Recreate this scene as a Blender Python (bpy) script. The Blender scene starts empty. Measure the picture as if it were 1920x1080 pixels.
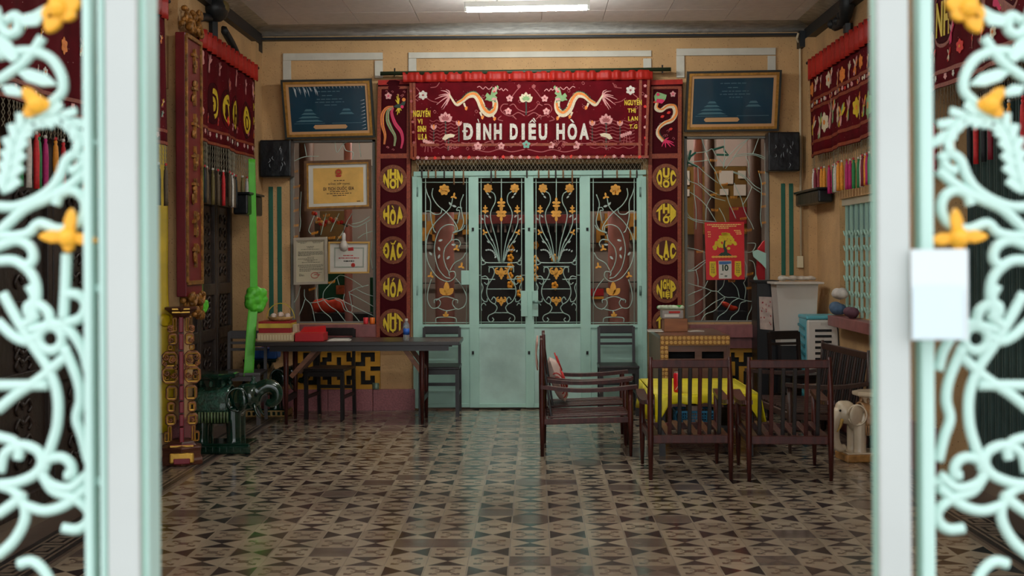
import bpy, math, random, unicodedata
from mathutils import Vector, Matrix
random.seed(7)
scene = bpy.context.scene
COL = scene.collection
PI = math.pi
# ------------------------------------------------------------------ camera
FPX, PPX, PPY = 2445.0, 960.0, 478.0          # focal length and principal point, in 1920x1080 pixels
CAM = Vector((0, 0, 1.49)); YAW = math.atan(40 / FPX); ROLL = 0.006
R0 = Vector((math.cos(YAW), math.sin(YAW), 0)); FWD = Vector((-math.sin(YAW), math.cos(YAW), 0)); UP0 = Vector((0, 0, 1))
RIGHT = R0 * math.cos(ROLL) - UP0 * math.sin(ROLL); UP = UP0 * math.cos(ROLL) + R0 * math.sin(ROLL)
cd = bpy.data.cameras.new('camera'); cam = bpy.data.objects.new('camera', cd); COL.objects.link(cam)
m = Matrix((RIGHT, UP, -FWD)).transposed().to_4x4(); m.translation = CAM; cam.matrix_world = m
cd.sensor_width = 36; cd.lens = FPX * 36 / 1920; cd.shift_x = 0; cd.shift_y = -(540 - PPY) / 1920
cd.clip_start = 0.05; cd.clip_end = 200
cd.dof.use_dof = True; cd.dof.focus_distance = 11.6; cd.dof.aperture_fstop = 5.0
scene.camera = cam
# ------------------------------------------------------------------ light and exposure
w = bpy.data.worlds.new('overcast_sky'); scene.world = w; w.use_nodes = True
bg = w.node_tree.nodes['Background']; bg.inputs[0].default_value = (0.93, 0.97, 1.0, 1); bg.inputs[1].default_value = 1.55
TUBE_POWER = 175.0; ADDED_HALL_POWER = 62.0; ADDED_TUBE_POWER = 105.0
scene.view_settings.view_transform = 'Standard'; scene.view_settings.look = 'None'
scene.view_settings.exposure = 0.47; scene.view_settings.gamma = 1.0; scene.view_settings.use_curve_mapping = False
# ------------------------------------------------------------------ pixel -> place helpers
def ray(px, py):
    return FWD + RIGHT * ((px - PPX) / FPX) + UP * ((PPY - py) / FPX)
def PY(px, py, Y):
    d = ray(px, py); return CAM + d * (Y / d.y)
def PX(px, py, X):
    d = ray(px, py); return CAM + d * (X / d.x)
def PF(px, py, h=0.0):
    d = ray(px, py); return CAM + d * ((h - CAM.z) / d.z)
# ------------------------------------------------------------------ materials
def lin(c): c /= 255.0; return c / 12.92 if c <= 0.04045 else ((c + 0.055) / 1.055) ** 2.4
def col(c, k=1.0): return (min(1, lin(c[0]) * k), min(1, lin(c[1]) * k), min(1, lin(c[2]) * k), 1)
MATS = {}
def mat(name, c, rough=0.6, metal=0.0, noise=None, bump=None, emit=None, spec=0.5, coat=0.0, speck=None, trans=0.0, alpha=1.0, sheen=0.0):
    if name in MATS: return MATS[name]
    m = bpy.data.materials.new(name); m.use_nodes = True; nt = m.node_tree; b = nt.nodes['Principled BSDF']
    b.inputs['Base Color'].default_value = col(c); b.inputs['Roughness'].default_value = rough; b.inputs['Metallic'].default_value = metal
    b.inputs['Specular IOR Level'].default_value = spec; b.inputs['Coat Weight'].default_value = coat
    b.inputs['Transmission Weight'].default_value = trans; b.inputs['Alpha'].default_value = alpha; b.inputs['Sheen Weight'].default_value = sheen
    tc = nt.nodes.new('ShaderNodeTexCoord')
    last = None
    if noise:                                   # (scale, amount) or (scale, amount, stretch vector)
        n = nt.nodes.new('ShaderNodeTexNoise'); n.inputs['Scale'].default_value = noise[0]; n.inputs['Detail'].default_value = 5
        src = tc.outputs['Object']
        if len(noise) > 2:
            mp = nt.nodes.new('ShaderNodeMapping'); mp.inputs['Scale'].default_value = noise[2]; nt.links.new(src, mp.inputs[0]); src = mp.outputs[0]
        nt.links.new(src, n.inputs['Vector'])
        r = nt.nodes.new('ShaderNodeValToRGB'); r.color_ramp.elements[0].position = 0.3; r.color_ramp.elements[1].position = 0.7
        r.color_ramp.elements[0].color = col(c, 1 - noise[1]); r.color_ramp.elements[1].color = col(c, 1 + noise[1])
        nt.links.new(n.outputs[0], r.inputs[0]); last = r.outputs[0]
    if speck:                                   # (scale, threshold, colour): scattered flecks or sequins
        v = nt.nodes.new('ShaderNodeTexVoronoi'); v.inputs['Scale'].default_value = speck[0]; nt.links.new(tc.outputs['Object'], v.inputs['Vector'])
        lt = nt.nodes.new('ShaderNodeMath'); lt.operation = 'LESS_THAN'; lt.inputs[1].default_value = speck[1]; nt.links.new(v.outputs['Distance'], lt.inputs[0])
        mx = nt.nodes.new('ShaderNodeMix'); mx.data_type = 'RGBA'; nt.links.new(lt.outputs[0], mx.inputs[0])
        if last: nt.links.new(last, mx.inputs[6])
        else: mx.inputs[6].default_value = col(c)
        mx.inputs[7].default_value = col(speck[2]); last = mx.outputs[2]
    if last: nt.links.new(last, b.inputs['Base Color'])
    if bump:
        n = nt.nodes.new('ShaderNodeTexNoise'); n.inputs['Scale'].default_value = bump[0]; n.inputs['Detail'].default_value = 4
        nt.links.new(tc.outputs['Object'], n.inputs['Vector'])
        bp = nt.nodes.new('ShaderNodeBump'); bp.inputs['Strength'].default_value = bump[1]; bp.inputs['Distance'].default_value = 0.02
        nt.links.new(n.outputs[0], bp.inputs['Height']); nt.links.new(bp.outputs[0], b.inputs['Normal'])
    if emit: b.inputs['Emission Color'].default_value = col(c); b.inputs['Emission Strength'].default_value = emit
    MATS[name] = m; return m
# ------------------------------------------------------------------ mesh builder
def catmull(pts, k=6):
    pts = [Vector(p) for p in pts]
    if len(pts) < 3: return pts
    out = []
    for i in range(len(pts) - 1):
        p0 = pts[i - 1] if i else pts[0] * 2 - pts[1]; p1, p2 = pts[i], pts[i + 1]
        p3 = pts[i + 2] if i + 2 < len(pts) else pts[-1] * 2 - pts[-2]
        for j in range(k):
            t = j / k
            out.append(0.5 * ((2 * p1) + (p2 - p0) * t + (2 * p0 - 5 * p1 + 4 * p2 - p3) * t * t + (3 * p1 - p0 - 3 * p2 + p3) * t ** 3))
    out.append(pts[-1]); return out
WORLD = set()
class MB:
    def __init__(s): s.v = []; s.f = []; s.mi = []; s.uv = []
    def add(s, vs, fs, mi=0):
        o = len(s.v); s.v += [Vector(v) for v in vs]; s.f += [[i + o for i in f] for f in fs]; s.mi += [mi] * len(fs); return s
    def box(s, x0, x1, y0, y1, z0, z1, mi=0):
        return s.add([(x, y, z) for x in (x0, x1) for y in (y0, y1) for z in (z0, z1)],
                     [(0, 1, 3, 2), (4, 6, 7, 5), (0, 4, 5, 1), (2, 3, 7, 6), (0, 2, 6, 4), (1, 5, 7, 3)], mi)
    def cbox(s, c, sz, rot=None, mi=0):
        o = len(s.v); s.box(-sz[0] / 2, sz[0] / 2, -sz[1] / 2, sz[1] / 2, -sz[2] / 2, sz[2] / 2, mi)
        for i in range(o, len(s.v)):
            v = s.v[i]
            if rot is not None: v = rot @ v
            s.v[i] = v + Vector(c)
        return s
    def bar(s, a, b, w, h, up=(0, 0, 1), mi=0, w2=None, h2=None):
        a, b = Vector(a), Vector(b); d = (b - a).normalized(); u = Vector(up)
        if abs(d.dot(u)) > 0.98: u = Vector((0, 1, 0))
        sd = d.cross(u).normalized(); u = sd.cross(d); vs = []
        for p, ww, hh in ((a, w, h), (b, w2 or w, h2 or h)):
            vs += [p - sd * ww / 2 - u * hh / 2, p + sd * ww / 2 - u * hh / 2, p + sd * ww / 2 + u * hh / 2, p - sd * ww / 2 + u * hh / 2]
        return s.add(vs, [(3, 2, 1, 0), (4, 5, 6, 7), (0, 1, 5, 4), (1, 2, 6, 5), (2, 3, 7, 6), (3, 0, 4, 7)], mi)
    def tube(s, pts, r, n=6, mi=0, flat=1.0):
        pts = [Vector(p) for p in pts]
        pts = [p for i, p in enumerate(pts) if i == 0 or (p - pts[i - 1]).length > 1e-6]
        if len(pts) < 2: return s
        rs = r if isinstance(r, (list, tuple)) else [r] * len(pts)
        if len(rs) != len(pts): rs = [rs[min(len(rs) - 1, int(i * len(rs) / len(pts)))] if len(rs) != 2 else rs[0] + (rs[1] - rs[0]) * i / (len(pts) - 1) for i in range(len(pts))]
        o = len(s.v); t = (pts[1] - pts[0]).normalized(); u = t.orthogonal().normalized()
        for i, p in enumerate(pts):
            t = (pts[min(i + 1, len(pts) - 1)] - pts[max(i - 1, 0)])
            t = t.normalized() if t.length > 1e-9 else Vector((0, 0, 1))
            u = (u - t * u.dot(t)); u = u.normalized() if u.length > 1e-6 else t.orthogonal().normalized()
            w_ = t.cross(u)
            for k in range(n):
                a = 2 * PI * k / n; s.v.append(p + (u * math.cos(a) + w_ * math.sin(a)) * rs[i])
        for i in range(len(pts) - 1):
            for k in range(n):
                s.f.append([o + i * n + k, o + i * n + (k + 1) % n, o + (i + 1) * n + (k + 1) % n, o + (i + 1) * n + k]); s.mi.append(mi)
        s.f.append([o + k for k in reversed(range(n))]); s.mi.append(mi)
        s.f.append([o + (len(pts) - 1) * n + k for k in range(n)]); s.mi.append(mi)
        return s
    def prism(s, pts, vec, mi=0):
        pts = [Vector(p) for p in pts]; n = len(pts); vec = Vector(vec)
        fs = [list(range(n)), list(reversed(range(n, 2 * n)))] + [[i, i + n, (i + 1) % n + n, (i + 1) % n] for i in range(n)]
        return s.add(pts + [p + vec for p in pts], fs, mi)
    def lathe(s, prof, c=(0, 0, 0), n=16, mi=0, sq=1.0):
        c = Vector(c); o = len(s.v)
        for r, z in prof:
            for k in range(n):
                a = 2 * PI * (k + 0.5) / n; s.v.append(c + Vector((r * math.cos(a), r * math.sin(a) * sq, z)))
        for i in range(len(prof) - 1):
            for k in range(n):
                s.f.append([o + i * n + k, o + i * n + (k + 1) % n, o + (i + 1) * n + (k + 1) % n, o + (i + 1) * n + k]); s.mi.append(mi)
        s.f.append([o + k for k in reversed(range(n))]); s.mi.append(mi)
        s.f.append([o + (len(prof) - 1) * n + k for k in range(n)]); s.mi.append(mi)
        return s
    def ball(s, c, r, rot=None, n=12, m_=8, mi=0):
        c = Vector(c); r = Vector(r) if not isinstance(r, (int, float)) else Vector((r, r, r)); o = len(s.v)
        def put(v):
            v = Vector((v[0] * r.x, v[1] * r.y, v[2] * r.z)); s.v.append(c + (rot @ v if rot is not None else v))
        put((0, 0, -1))
        for j in range(1, m_):
            t = PI * j / m_
            for k in range(n): a = 2 * PI * k / n; put((math.sin(t) * math.cos(a), math.sin(t) * math.sin(a), -math.cos(t)))
        put((0, 0, 1)); top = len(s.v) - 1
        for k in range(n):
            s.f.append([o, o + 1 + (k + 1) % n, o + 1 + k]); s.mi.append(mi)
            b = o + 1 + (m_ - 2) * n; s.f.append([top, b + k, b + (k + 1) % n]); s.mi.append(mi)
        for j in range(m_ - 2):
            for k in range(n):
                b = o + 1 + j * n; s.f.append([b + k, b + (k + 1) % n, b + n + (k + 1) % n, b + n + k]); s.mi.append(mi)
        return s
    def grid(s, fn, nu, nv, mi=0):
        o = len(s.v)
        for i in range(nu + 1):
            for j in range(nv + 1): s.v.append(Vector(fn(i / nu, j / nv)))
        for i in range(nu):
            for j in range(nv):
                a = o + i * (nv + 1) + j; s.f.append([a, a + 1, a + nv + 2, a + nv + 1]); s.mi.append(mi)
        return s
    def mesh(s, name, mats, smooth=False):
        me = bpy.data.meshes.new(name); me.from_pydata([tuple(v) for v in s.v], [], s.f)
        for m_ in (mats if isinstance(mats, (list, tuple)) else [mats]): me.materials.append(m_)
        for p, i in zip(me.polygons, s.mi): p.material_index = i; p.use_smooth = smooth
        me.update(); return me
    def obj(s, name, mats, parent=None, smooth=False, bevel=0, remesh=0, thick=0, kind=None, label=None, sub=0):
        if parent is None and s.v:                      # a thing of one mesh: origin at the middle of its base
            lo = Vector([min(v[i] for v in s.v) for i in range(3)]); hi = Vector([max(v[i] for v in s.v) for i in range(3)])
            c = Vector(((lo.x + hi.x) / 2, (lo.y + hi.y) / 2, lo.z)); s.v = [v - c for v in s.v]
        else: c = Vector((0, 0, 0))
        o = bpy.data.objects.new(name, s.mesh(name, mats, smooth)); COL.objects.link(o); o.location = c
        adopt(o, parent)
        if thick: md = o.modifiers.new('thickness', 'SOLIDIFY'); md.thickness = thick; md.offset = 0
        if remesh: md = o.modifiers.new('fuse', 'REMESH'); md.mode = 'VOXEL'; md.voxel_size = remesh; md.use_smooth_shade = True; sm = o.modifiers.new('smooth', 'SMOOTH'); sm.iterations = 3
        if bevel: md = o.modifiers.new('bevel', 'BEVEL'); md.width = bevel; md.segments = 2; md.limit_method = 'ANGLE'
        if sub: md = o.modifiers.new('sub', 'SUBSURF'); md.levels = md.render_levels = sub
        if kind: o['kind'] = kind
        if label: o['label'] = label
        return o
def adopt(o, parent):
    if parent is not None:
        o.parent = parent
        if parent.name in WORLD or (parent.type == 'MESH' and parent.parent is None): o.matrix_parent_inverse = Matrix.Translation(-parent.location)
def thing(name, label, cat, loc=(0, 0, 0), rz=0, group=None, local=False):
    o = bpy.data.objects.new(name, None); COL.objects.link(o); o.location = loc; o.rotation_euler = (0, 0, rz); o.empty_display_size = 0.1
    if not local: WORLD.add(o.name)
    return tag(o, label, cat, group)
def tag(o, label, cat, group=None):
    o['label'] = label; o['category'] = cat
    if group: o['group'] = group
    return o
def struct(o): o['kind'] = 'structure'; return o
def root(name, loc=(0, 0, 0)):
    o = bpy.data.objects.new(name, None); COL.objects.link(o); o.location = loc; WORLD.add(o.name); o['kind'] = 'structure'; return o
def dup(o, parent=None, loc=None, rz=None, label=None):
    c = o.copy(); COL.objects.link(c)
    if parent is not None: c.parent = parent
    if loc is not None: c.location = loc
    if rz is not None: c.rotation_euler = (0, 0, rz)
    if label: c['label'] = label
    for ch in list(o.children): dup(ch, c)
    return c
# ---- flat work laid on a surface: a surface is mp(px, py, off) -> point, off metres towards the viewer
def surfY(Y, rip=None):
    def f(px, py, off=0.0):
        p = PY(px, py, Y)
        return p + Vector((0, -off + (rip(p.x, p.z) if rip else 0), 0))
    return f
def surfX(X, rip=None):
    sg = -1 if X > 0 else 1
    def f(px, py, off=0.0):
        p = PX(px, py, X); return p + Vector((sg * off + (rip(p.y, p.z) if rip else 0), 0, 0))
    return f
def poly(mb, mp, pts, off=0.004, th=0.003, mi=0):
    n = len(pts); a = [mp(x, y, off) for x, y in pts]; b = [mp(x, y, off - th) for x, y in pts]
    mb.add(a + b, [list(range(n))] + [[i, i + n, (i + 1) % n + n, (i + 1) % n] for i in range(n)], mi)
def stroke(mb, mp, pts, wd, off=0.005, mi=0, k=5, th=0.003):
    """a ribbon along a pixel polyline; wd one width or (start, middle, end) in pixels"""
    q = catmull([(x, y, 0) for x, y in pts], k) if k else [Vector((x, y, 0)) for x, y in pts]
    n = len(q); L = []; Rr = []
    for i, p in enumerate(q):
        t = q[min(i + 1, n - 1)] - q[max(i - 1, 0)]; t = t.normalized() if t.length else Vector((1, 0, 0)); nn = Vector((-t.y, t.x, 0))
        u = i / max(1, n - 1)
        if isinstance(wd, (int, float)): ww = wd
        elif len(wd) == 2: ww = wd[0] + (wd[1] - wd[0]) * u
        else: ww = wd[0] + (wd[1] - wd[0]) * u * 2 if u < 0.5 else wd[1] + (wd[2] - wd[1]) * (u * 2 - 1)
        L.append(p + nn * ww / 2); Rr.append(p - nn * ww / 2)
    vs = [mp(p.x, p.y, off) for p in L] + [mp(p.x, p.y, off) for p in Rr] + [mp(p.x, p.y, off - th) for p in L] + [mp(p.x, p.y, off - th) for p in Rr]
    fs = []
    for i in range(n - 1):
        fs += [(i, i + 1, n + i + 1, n + i), (i, 2 * n + i, 2 * n + i + 1, i + 1), (n + i, n + i + 1, 3 * n + i + 1, 3 * n + i)]
    mb.add(vs, fs, mi)
def disc(mb, mp, x, y, rx, ry=None, off=0.004, n=20, mi=0, a0=0):
    ry = ry or rx; poly(mb, mp, [(x + rx * math.cos(a0 + 2 * PI * k / n), y + ry * math.sin(a0 + 2 * PI * k / n)) for k in range(n)], off, 0.003, mi)
def petal(mb, mp, x, y, ang, ln, wd, off=0.005, mi=0):
    c, s_ = math.cos(ang), math.sin(ang)
    P = [(0, 0), (.3, .42), (.6, .5), (.85, .3), (1, 0), (.85, -.3), (.6, -.5), (.3, -.42)]
    poly(mb, mp, [(x + c * ln * a - s_ * wd * b, y + s_ * ln * a + c * wd * b) for a, b in P], off, 0.003, mi)
def flower(mb, mp, x, y, r, n=5, off=0.005, mi=0, mc=None, a0=-PI / 2):
    for k in range(n): petal(mb, mp, x, y, a0 + 2 * PI * k / n, r, r * 0.75, off, mi)
    if mc is not None: disc(mb, mp, x, y, r * 0.25, off=off + 0.002, n=8, mi=mc)
GL = {}
def glyph(t, bold=0.03):
    if (t, bold) in GL: return GL[(t, bold)]
    cu = bpy.data.curves.new('lettering', 'FONT'); cu.body = t; cu.offset = bold; cu.resolution_u = 3; cu.extrude = 0.5
    ob = bpy.data.objects.new('lettering', cu); me = bpy.data.meshes.new_from_object(ob)
    vs = [v.co.copy() for v in me.vertices]; fs = [list(p.vertices) for p in me.polygons]
    bpy.data.objects.remove(ob); bpy.data.curves.remove(cu); bpy.data.meshes.remove(me)
    x0 = min(v.x for v in vs); x1 = max(v.x for v in vs)
    GL[(t, bold)] = ([(v.x - x0, v.y / 0.73, v.z) for v in vs], fs, x1 - x0); return GL[(t, bold)]
def text(mb, mp, t, x0, y0, x1, y1, off=0.006, th=0.002, mi=0, bold=0.03, warp=None):
    """lettering stretched to the pixel box x0..x1, y0 (top)..y1; Vietnamese marks are drawn as strokes over the base letters"""
    dec = []
    for ch in t:
        bar = ch in 'Đđ'; d = unicodedata.normalize('NFD', 'D' if bar else ch); dec.append((d[0], d[1:], bar))
    sp = 0.1; ws = [0.3 if b == ' ' else glyph(b, bold)[2] for b, m_, r in dec]; tot = sum(ws) + sp * (len(ws) - 1)
    upm = any(c in m_ for b, m_, r in dec for c in '\u0300\u0301\u0302\u0303\u0306\u0309'); dn = any('\u0323' in m_ for b, m_, r in dec)
    H = y1 - y0; top = y0 + (H * .25 if upm else 0); bot = y1 - (H * .16 if dn else 0); kx = (x1 - x0) / tot; x = x0
    W_ = warp or (lambda a, b: (a, b))
    def quad(pts): poly(mb, mp, [W_(a, b) for a, b in pts], off + th / 2, th, mi)
    for (b, marks, bar), w_ in zip(dec, ws):
        wp = w_ * kx
        if b != ' ':
            vs, fs, _ = glyph(b, bold); out = []
            for vx, vy, vz in vs: out.append(mp(*W_(x + vx * kx, bot + (top - bot) * max(-.04, min(1.04, vy))), off + vz * th))
            mb.add(out, fs, mi)
        c = x + wp / 2; h = H * .16; e = min(wp * .42, abs(H) * .3); k = abs(H) * .06
        if bar: y = (top + bot) / 2; quad([(x - wp * .12, y - k), (x + wp * .45, y - k), (x + wp * .45, y + k), (x - wp * .12, y + k)])
        two = '\u0302' in marks or '\u0306' in marks
        for m_ in marks:
            yb, o = top - H * .04, 0
            if two and m_ in '\u0300\u0301\u0303\u0309': o = e * .75; yb -= h * .35
            if m_ == '\u0300': quad([(c + o - e * .6, yb - h), (c + o - e * .1, yb - h), (c + o + e * .5, yb), (c + o + e * .1, yb)])
            elif m_ == '\u0301': quad([(c + o + e * .1, yb - h), (c + o + e * .6, yb - h), (c + o - e * .1, yb), (c + o - e * .5, yb)])
            elif m_ == '\u0302': quad([(c - e, yb), (c, yb - h), (c + e, yb), (c + e * .5, yb), (c, yb - h * .5), (c - e * .5, yb)])
            elif m_ == '\u0306': quad([(c - e, yb - h), (c - e * .5, yb - h * .45), (c + e * .5, yb - h * .45), (c + e, yb - h), (c + e * .6, yb), (c - e * .6, yb)])
            elif m_ == '\u0303': quad([(c + o - e, yb - h * .3), (c + o - e * .4, yb - h), (c + o + e * .4, yb - h * .5), (c + o + e, yb - h), (c + o + e * .4, yb), (c + o - e * .4, yb - h * .4)])
            elif m_ == '\u0309': quad([(c - e * .3, yb - h), (c + e * .4, yb - h), (c + e * .1, yb), (c - e * .2, yb)])
            elif m_ == '\u0323': yd = bot + H * .04; quad([(c - k * 1.3, yd), (c + k * 1.3, yd), (c + k * 1.3, yd + k * 2), (c - k * 1.3, yd + k * 2)])
            elif m_ == '\u031b': quad([(x + wp * .8, top + H * .1), (x + wp * .95, top - H * .02), (x + wp * 1.12, top - H * .05), (x + wp * 1.1, top + H * .08), (x + wp * .92, top + H * .18)])
        x += wp + sp * kx
# ================================================================== materials
TAN = mat('tan_plaster', (196, 156, 108), 0.8, noise=(3.0, 0.14), speck=(38, 0.13, (120, 88, 55)), bump=(60, 0.25))
TAN2 = mat('smooth_tan_paint', (200, 150, 100), 0.7, noise=(2.2, 0.16))
WHITEP = mat('white_moulding_paint', (205, 200, 186), 0.7, noise=(6, 0.08))
MARBLE = mat('grey_marbled_plaster', (236, 234, 228), 0.75, noise=(9, 0.2, (1, 3, 5)), bump=(18, 0.4))
CEIL = mat('ceiling_board', (238, 228, 222), 0.9, noise=(12, 0.05), bump=(120, 0.2))
DARKTRIM = mat('blue_black_paint', (22, 26, 30), 0.5)
PINKG = mat('pink_granite', (150, 88, 90), 0.45, noise=(70, 0.3))
SILL = mat('red_granite_sill', (140, 82, 80), 0.4, noise=(8, 0.22, (2, 1, 1)))
FRETY = mat('ochre_fret_paint', (198, 140, 30), 0.6, noise=(4, 0.12))
BLACK = mat('black_void_paint', (14, 14, 15), 0.7)
MINT = mat('mint_metal_paint', (170, 210, 194), 0.42, noise=(2.5, 0.1))
MINTW = mat('worn_mint_sheet_metal', (178, 210, 198), 0.34, noise=(2.6, 0.24), bump=(4, 0.4))
IRON = mat('pale_mint_iron', (170, 196, 184), 0.45)
GOLDP = mat('gold_paint', (226, 158, 44), 0.45, noise=(20, 0.15))
WOODD = mat('dark_carved_wood', (46, 33, 26), 0.5, noise=(5, 0.3, (6, 6, .6)), bump=(14, 0.3))
GREENS = mat('green_stripe_paint', (22, 92, 72), 0.6)
GREYW = mat('grey_inner_wall', (150, 138, 128), 0.8, noise=(2, 0.1))
PINKC = mat('pink_column_paint', (206, 144, 136), 0.5, noise=(5, 0.1))
BROWNC = mat('brown_column_paint', (96, 74, 62), 0.6, noise=(4, 0.15))
PAVE = mat('grey_pavement', (150, 148, 142), 0.9, noise=(3, 0.15))
GROUT = mat('floor_grout', (92, 82, 72), 0.6, noise=(3, .1))
BORD = mat('brown_border_tile', (92, 76, 66), 0.38, noise=(4, .2))
BORDL = mat('beige_border_tile', (120, 104, 88), 0.38, noise=(4, .2))
BORDD = mat('dark_border_tile', (46, 40, 38), 0.38, noise=(4, .2))
# ------------------------------------------------------------------ cement tile material
def tile_mat(name, kind):
    m = bpy.data.materials.new(name); m.use_nodes = True; nt = m.node_tree; b = nt.nodes['Principled BSDF']; L = nt.links.new
    def N(t, **kw):
        n = nt.nodes.new(t)
        for k, v in kw.items(): setattr(n, k, v)
        return n
    def mth(op, a, c=None):
        n = N('ShaderNodeMath', operation=op)
        for i, x in enumerate((a, c)):
            if x is None: continue
            if isinstance(x, (int, float)): n.inputs[i].default_value = x
            else: L(x, n.inputs[i])
        return n.outputs[0]
    uv = N('ShaderNodeUVMap'); sp = N('ShaderNodeSeparateXYZ'); L(uv.outputs[0], sp.inputs[0])
    ax = mth('ABSOLUTE', mth('SUBTRACT', sp.outputs[0], 0.5)); ay = mth('ABSOLUTE', mth('SUBTRACT', sp.outputs[1], 0.5))
    edge = mth('MAXIMUM', ax, ay)
    if kind == 'bow':
        d = mth('SUBTRACT', ax, ay)
        mask = mth('MULTIPLY', mth('GREATER_THAN', d, 0.0), mth('LESS_THAN', edge, 0.475))
    else:
        diag = mth('LESS_THAN', mth('ABSOLUTE', mth('SUBTRACT', ax, ay)), 0.045)
        arm = mth('MULTIPLY', diag, mth('LESS_THAN', edge, 0.36))
        hook1 = mth('MULTIPLY', mth('LESS_THAN', mth('ABSOLUTE', mth('SUBTRACT', ax, 0.33)), 0.04), mth('LESS_THAN', mth('ABSOLUTE', mth('SUBTRACT', ay, 0.27)), 0.085))
        hook2 = mth('MULTIPLY', mth('LESS_THAN', mth('ABSOLUTE', mth('SUBTRACT', ay, 0.33)), 0.035), mth('LESS_THAN', mth('ABSOLUTE', mth('SUBTRACT', ax, 0.25)), 0.085))
        r2 = mth('ADD', mth('MULTIPLY', ax, ax), mth('MULTIPLY', ay, ay))
        core = mth('MULTIPLY', mth('LESS_THAN', r2, 0.02), mth('GREATER_THAN', r2, 0.004))
        tip = mth('MULTIPLY', mth('LESS_THAN', ay, 0.03), mth('MULTIPLY', mth('GREATER_THAN', ax, 0.16), mth('LESS_THAN', ax, 0.24)))
        mask = mth('MAXIMUM', mth('MAXIMUM', arm, hook1), mth('MAXIMUM', mth('MAXIMUM', hook2, core), tip))
    geo = N('ShaderNodeNewGeometry')
    vm = N('ShaderNodeVectorMath', operation='SUBTRACT'); L(geo.outputs['Position'], vm.inputs[0]); vm.inputs[1].default_value = (0.074, 6.047, -0.5)
    vs = N('ShaderNodeVectorMath', operation='SCALE'); L(vm.outputs[0], vs.inputs[0]); vs.inputs['Scale'].default_value = 5.0
    vf = N('ShaderNodeVectorMath', operation='FLOOR'); L(vs.outputs[0], vf.inputs[0])
    wn = N('ShaderNodeTexWhiteNoise'); L(vf.outputs[0], wn.inputs['Vector'])
    no = N('ShaderNodeTexNoise'); no.inputs['Scale'].default_value = 1.1; no.inputs['Detail'].default_value = 6; L(geo.outputs['Position'], no.inputs['Vector'])
    n2 = N('ShaderNodeTexNoise'); n2.inputs['Scale'].default_value = 7; n2.inputs['Detail'].default_value = 2; L(geo.outputs['Position'], n2.inputs['Vector'])
    def mix(f, a, c, typ='MIX'):
        n = N('ShaderNodeMix', data_type='RGBA', blend_type=typ)
        for i, x in ((0, f), (6, a), (7, c)):
            if isinstance(x, (int, float)): n.inputs[i].default_value = x
            elif isinstance(x, tuple): n.inputs[i].default_value = x
            else: L(x, n.inputs[i])
        return n.outputs[2]
    light = mix(wn.outputs[0], col((178, 162, 138)), col((152, 134, 114)))
    dark = mix(wn.outputs[0], col((46, 39, 40)), col((66, 54, 52)))
    if kind != 'bow': dark = mix(wn.outputs[0], col((104, 86, 72)), col((118, 98, 84)))
    c = mix(mask, light, dark)
    worn = mth('MULTIPLY', mth('GREATER_THAN', wn.outputs[0], 0.92), 0.75)
    c = mix(worn, c, col((104, 88, 80)))
    st = N('ShaderNodeMapRange'); st.inputs[1].default_value = 0.3; st.inputs[2].default_value = 0.7; st.inputs[3].default_value = 0.8; st.inputs[4].default_value = 1.08; L(no.outputs[0], st.inputs[0])
    s2 = N('ShaderNodeMapRange'); s2.inputs[1].default_value = 0.3; s2.inputs[2].default_value = 0.7; s2.inputs[3].default_value = 0.95; s2.inputs[4].default_value = 1.04; L(n2.outputs[0], s2.inputs[0])
    k = mth('MULTIPLY', st.outputs[0], s2.outputs[0])
    cc = N('ShaderNodeCombineColor')
    for i in range(3): L(k, cc.inputs[i])
    c = mix(1.0, c, cc.outputs[0], 'MULTIPLY')
    L(c, b.inputs['Base Color'])
    rr = N('ShaderNodeMapRange'); rr.inputs[1].default_value = 0.3; rr.inputs[2].default_value = 0.7; rr.inputs[3].default_value = 0.13; rr.inputs[4].default_value = 0.22; L(n2.outputs[0], rr.inputs[0])
    L(rr.outputs[0], b.inputs['Roughness'])
    bp = N('ShaderNodeBump'); bp.inputs['Strength'].default_value = 0.015; bp.inputs['Distance'].default_value = 0.01; L(n2.outputs[0], bp.inputs['Height']); 
    return m
TBOW, TFLO = tile_mat('cement_tile_bowtie', 'bow'), tile_mat('cement_tile_flower', 'flower')
# ------------------------------------------------------------------ floor
floor = struct(MB().box(-3.05, 3.05, 1.3, 17.6, -0.15, -0.0025).obj('floor', GROUT))
TX0, TY0, TS = 0.074, 6.047, 0.2
def tile_geo(mb_v, mb_f, mb_uv, mb_mi, x, y, typ):
    o = len(mb_v); g = 0.0012
    for z, q in ((0.0, g), (-0.004, 0.0006)):
        mb_v += [(x + q, y + q, z), (x + TS - q, y + q, z), (x + TS - q, y + TS - q, z), (x + q, y + TS - q, z)]
    uv = [(0, 0), (1, 0), (1, 1), (0, 1)]
    if typ == 'TB': uv = [(v, u) for u, v in uv]
    mb_f.append([o, o + 1, o + 2, o + 3]); mb_uv.append(uv)
    for i in range(4): mb_f.append([o + i, o + 4 + i, o + 4 + (i + 1) % 4, o + (i + 1) % 4]); mb_uv.append([uv[i], uv[i], uv[(i + 1) % 4], uv[(i + 1) % 4]])
    mb_mi += [1 if typ == 'FL' else 0] * 5
def tile_mesh(name, cells):
    v, f, u, mi = [], [], [], []
    for x, y, t in cells: tile_geo(v, f, u, mi, x, y, t)
    me = bpy.data.meshes.new(name); me.from_pydata(v, [], f); me.materials.append(TBOW); me.materials.append(TFLO)
    ul = me.uv_layers.new(name='UVMap')
    for p, uv in zip(me.polygons, u):
        for li, c in zip(p.loop_indices, uv): ul.data[li].uv = c
    for p, i in zip(me.polygons, mi): p.material_index = i
    me.update(); return me
def ttype(i, j): return 'LR' if i % 2 == 0 and j % 2 == 0 else 'TB' if i % 2 and j % 2 else 'FL'
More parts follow.
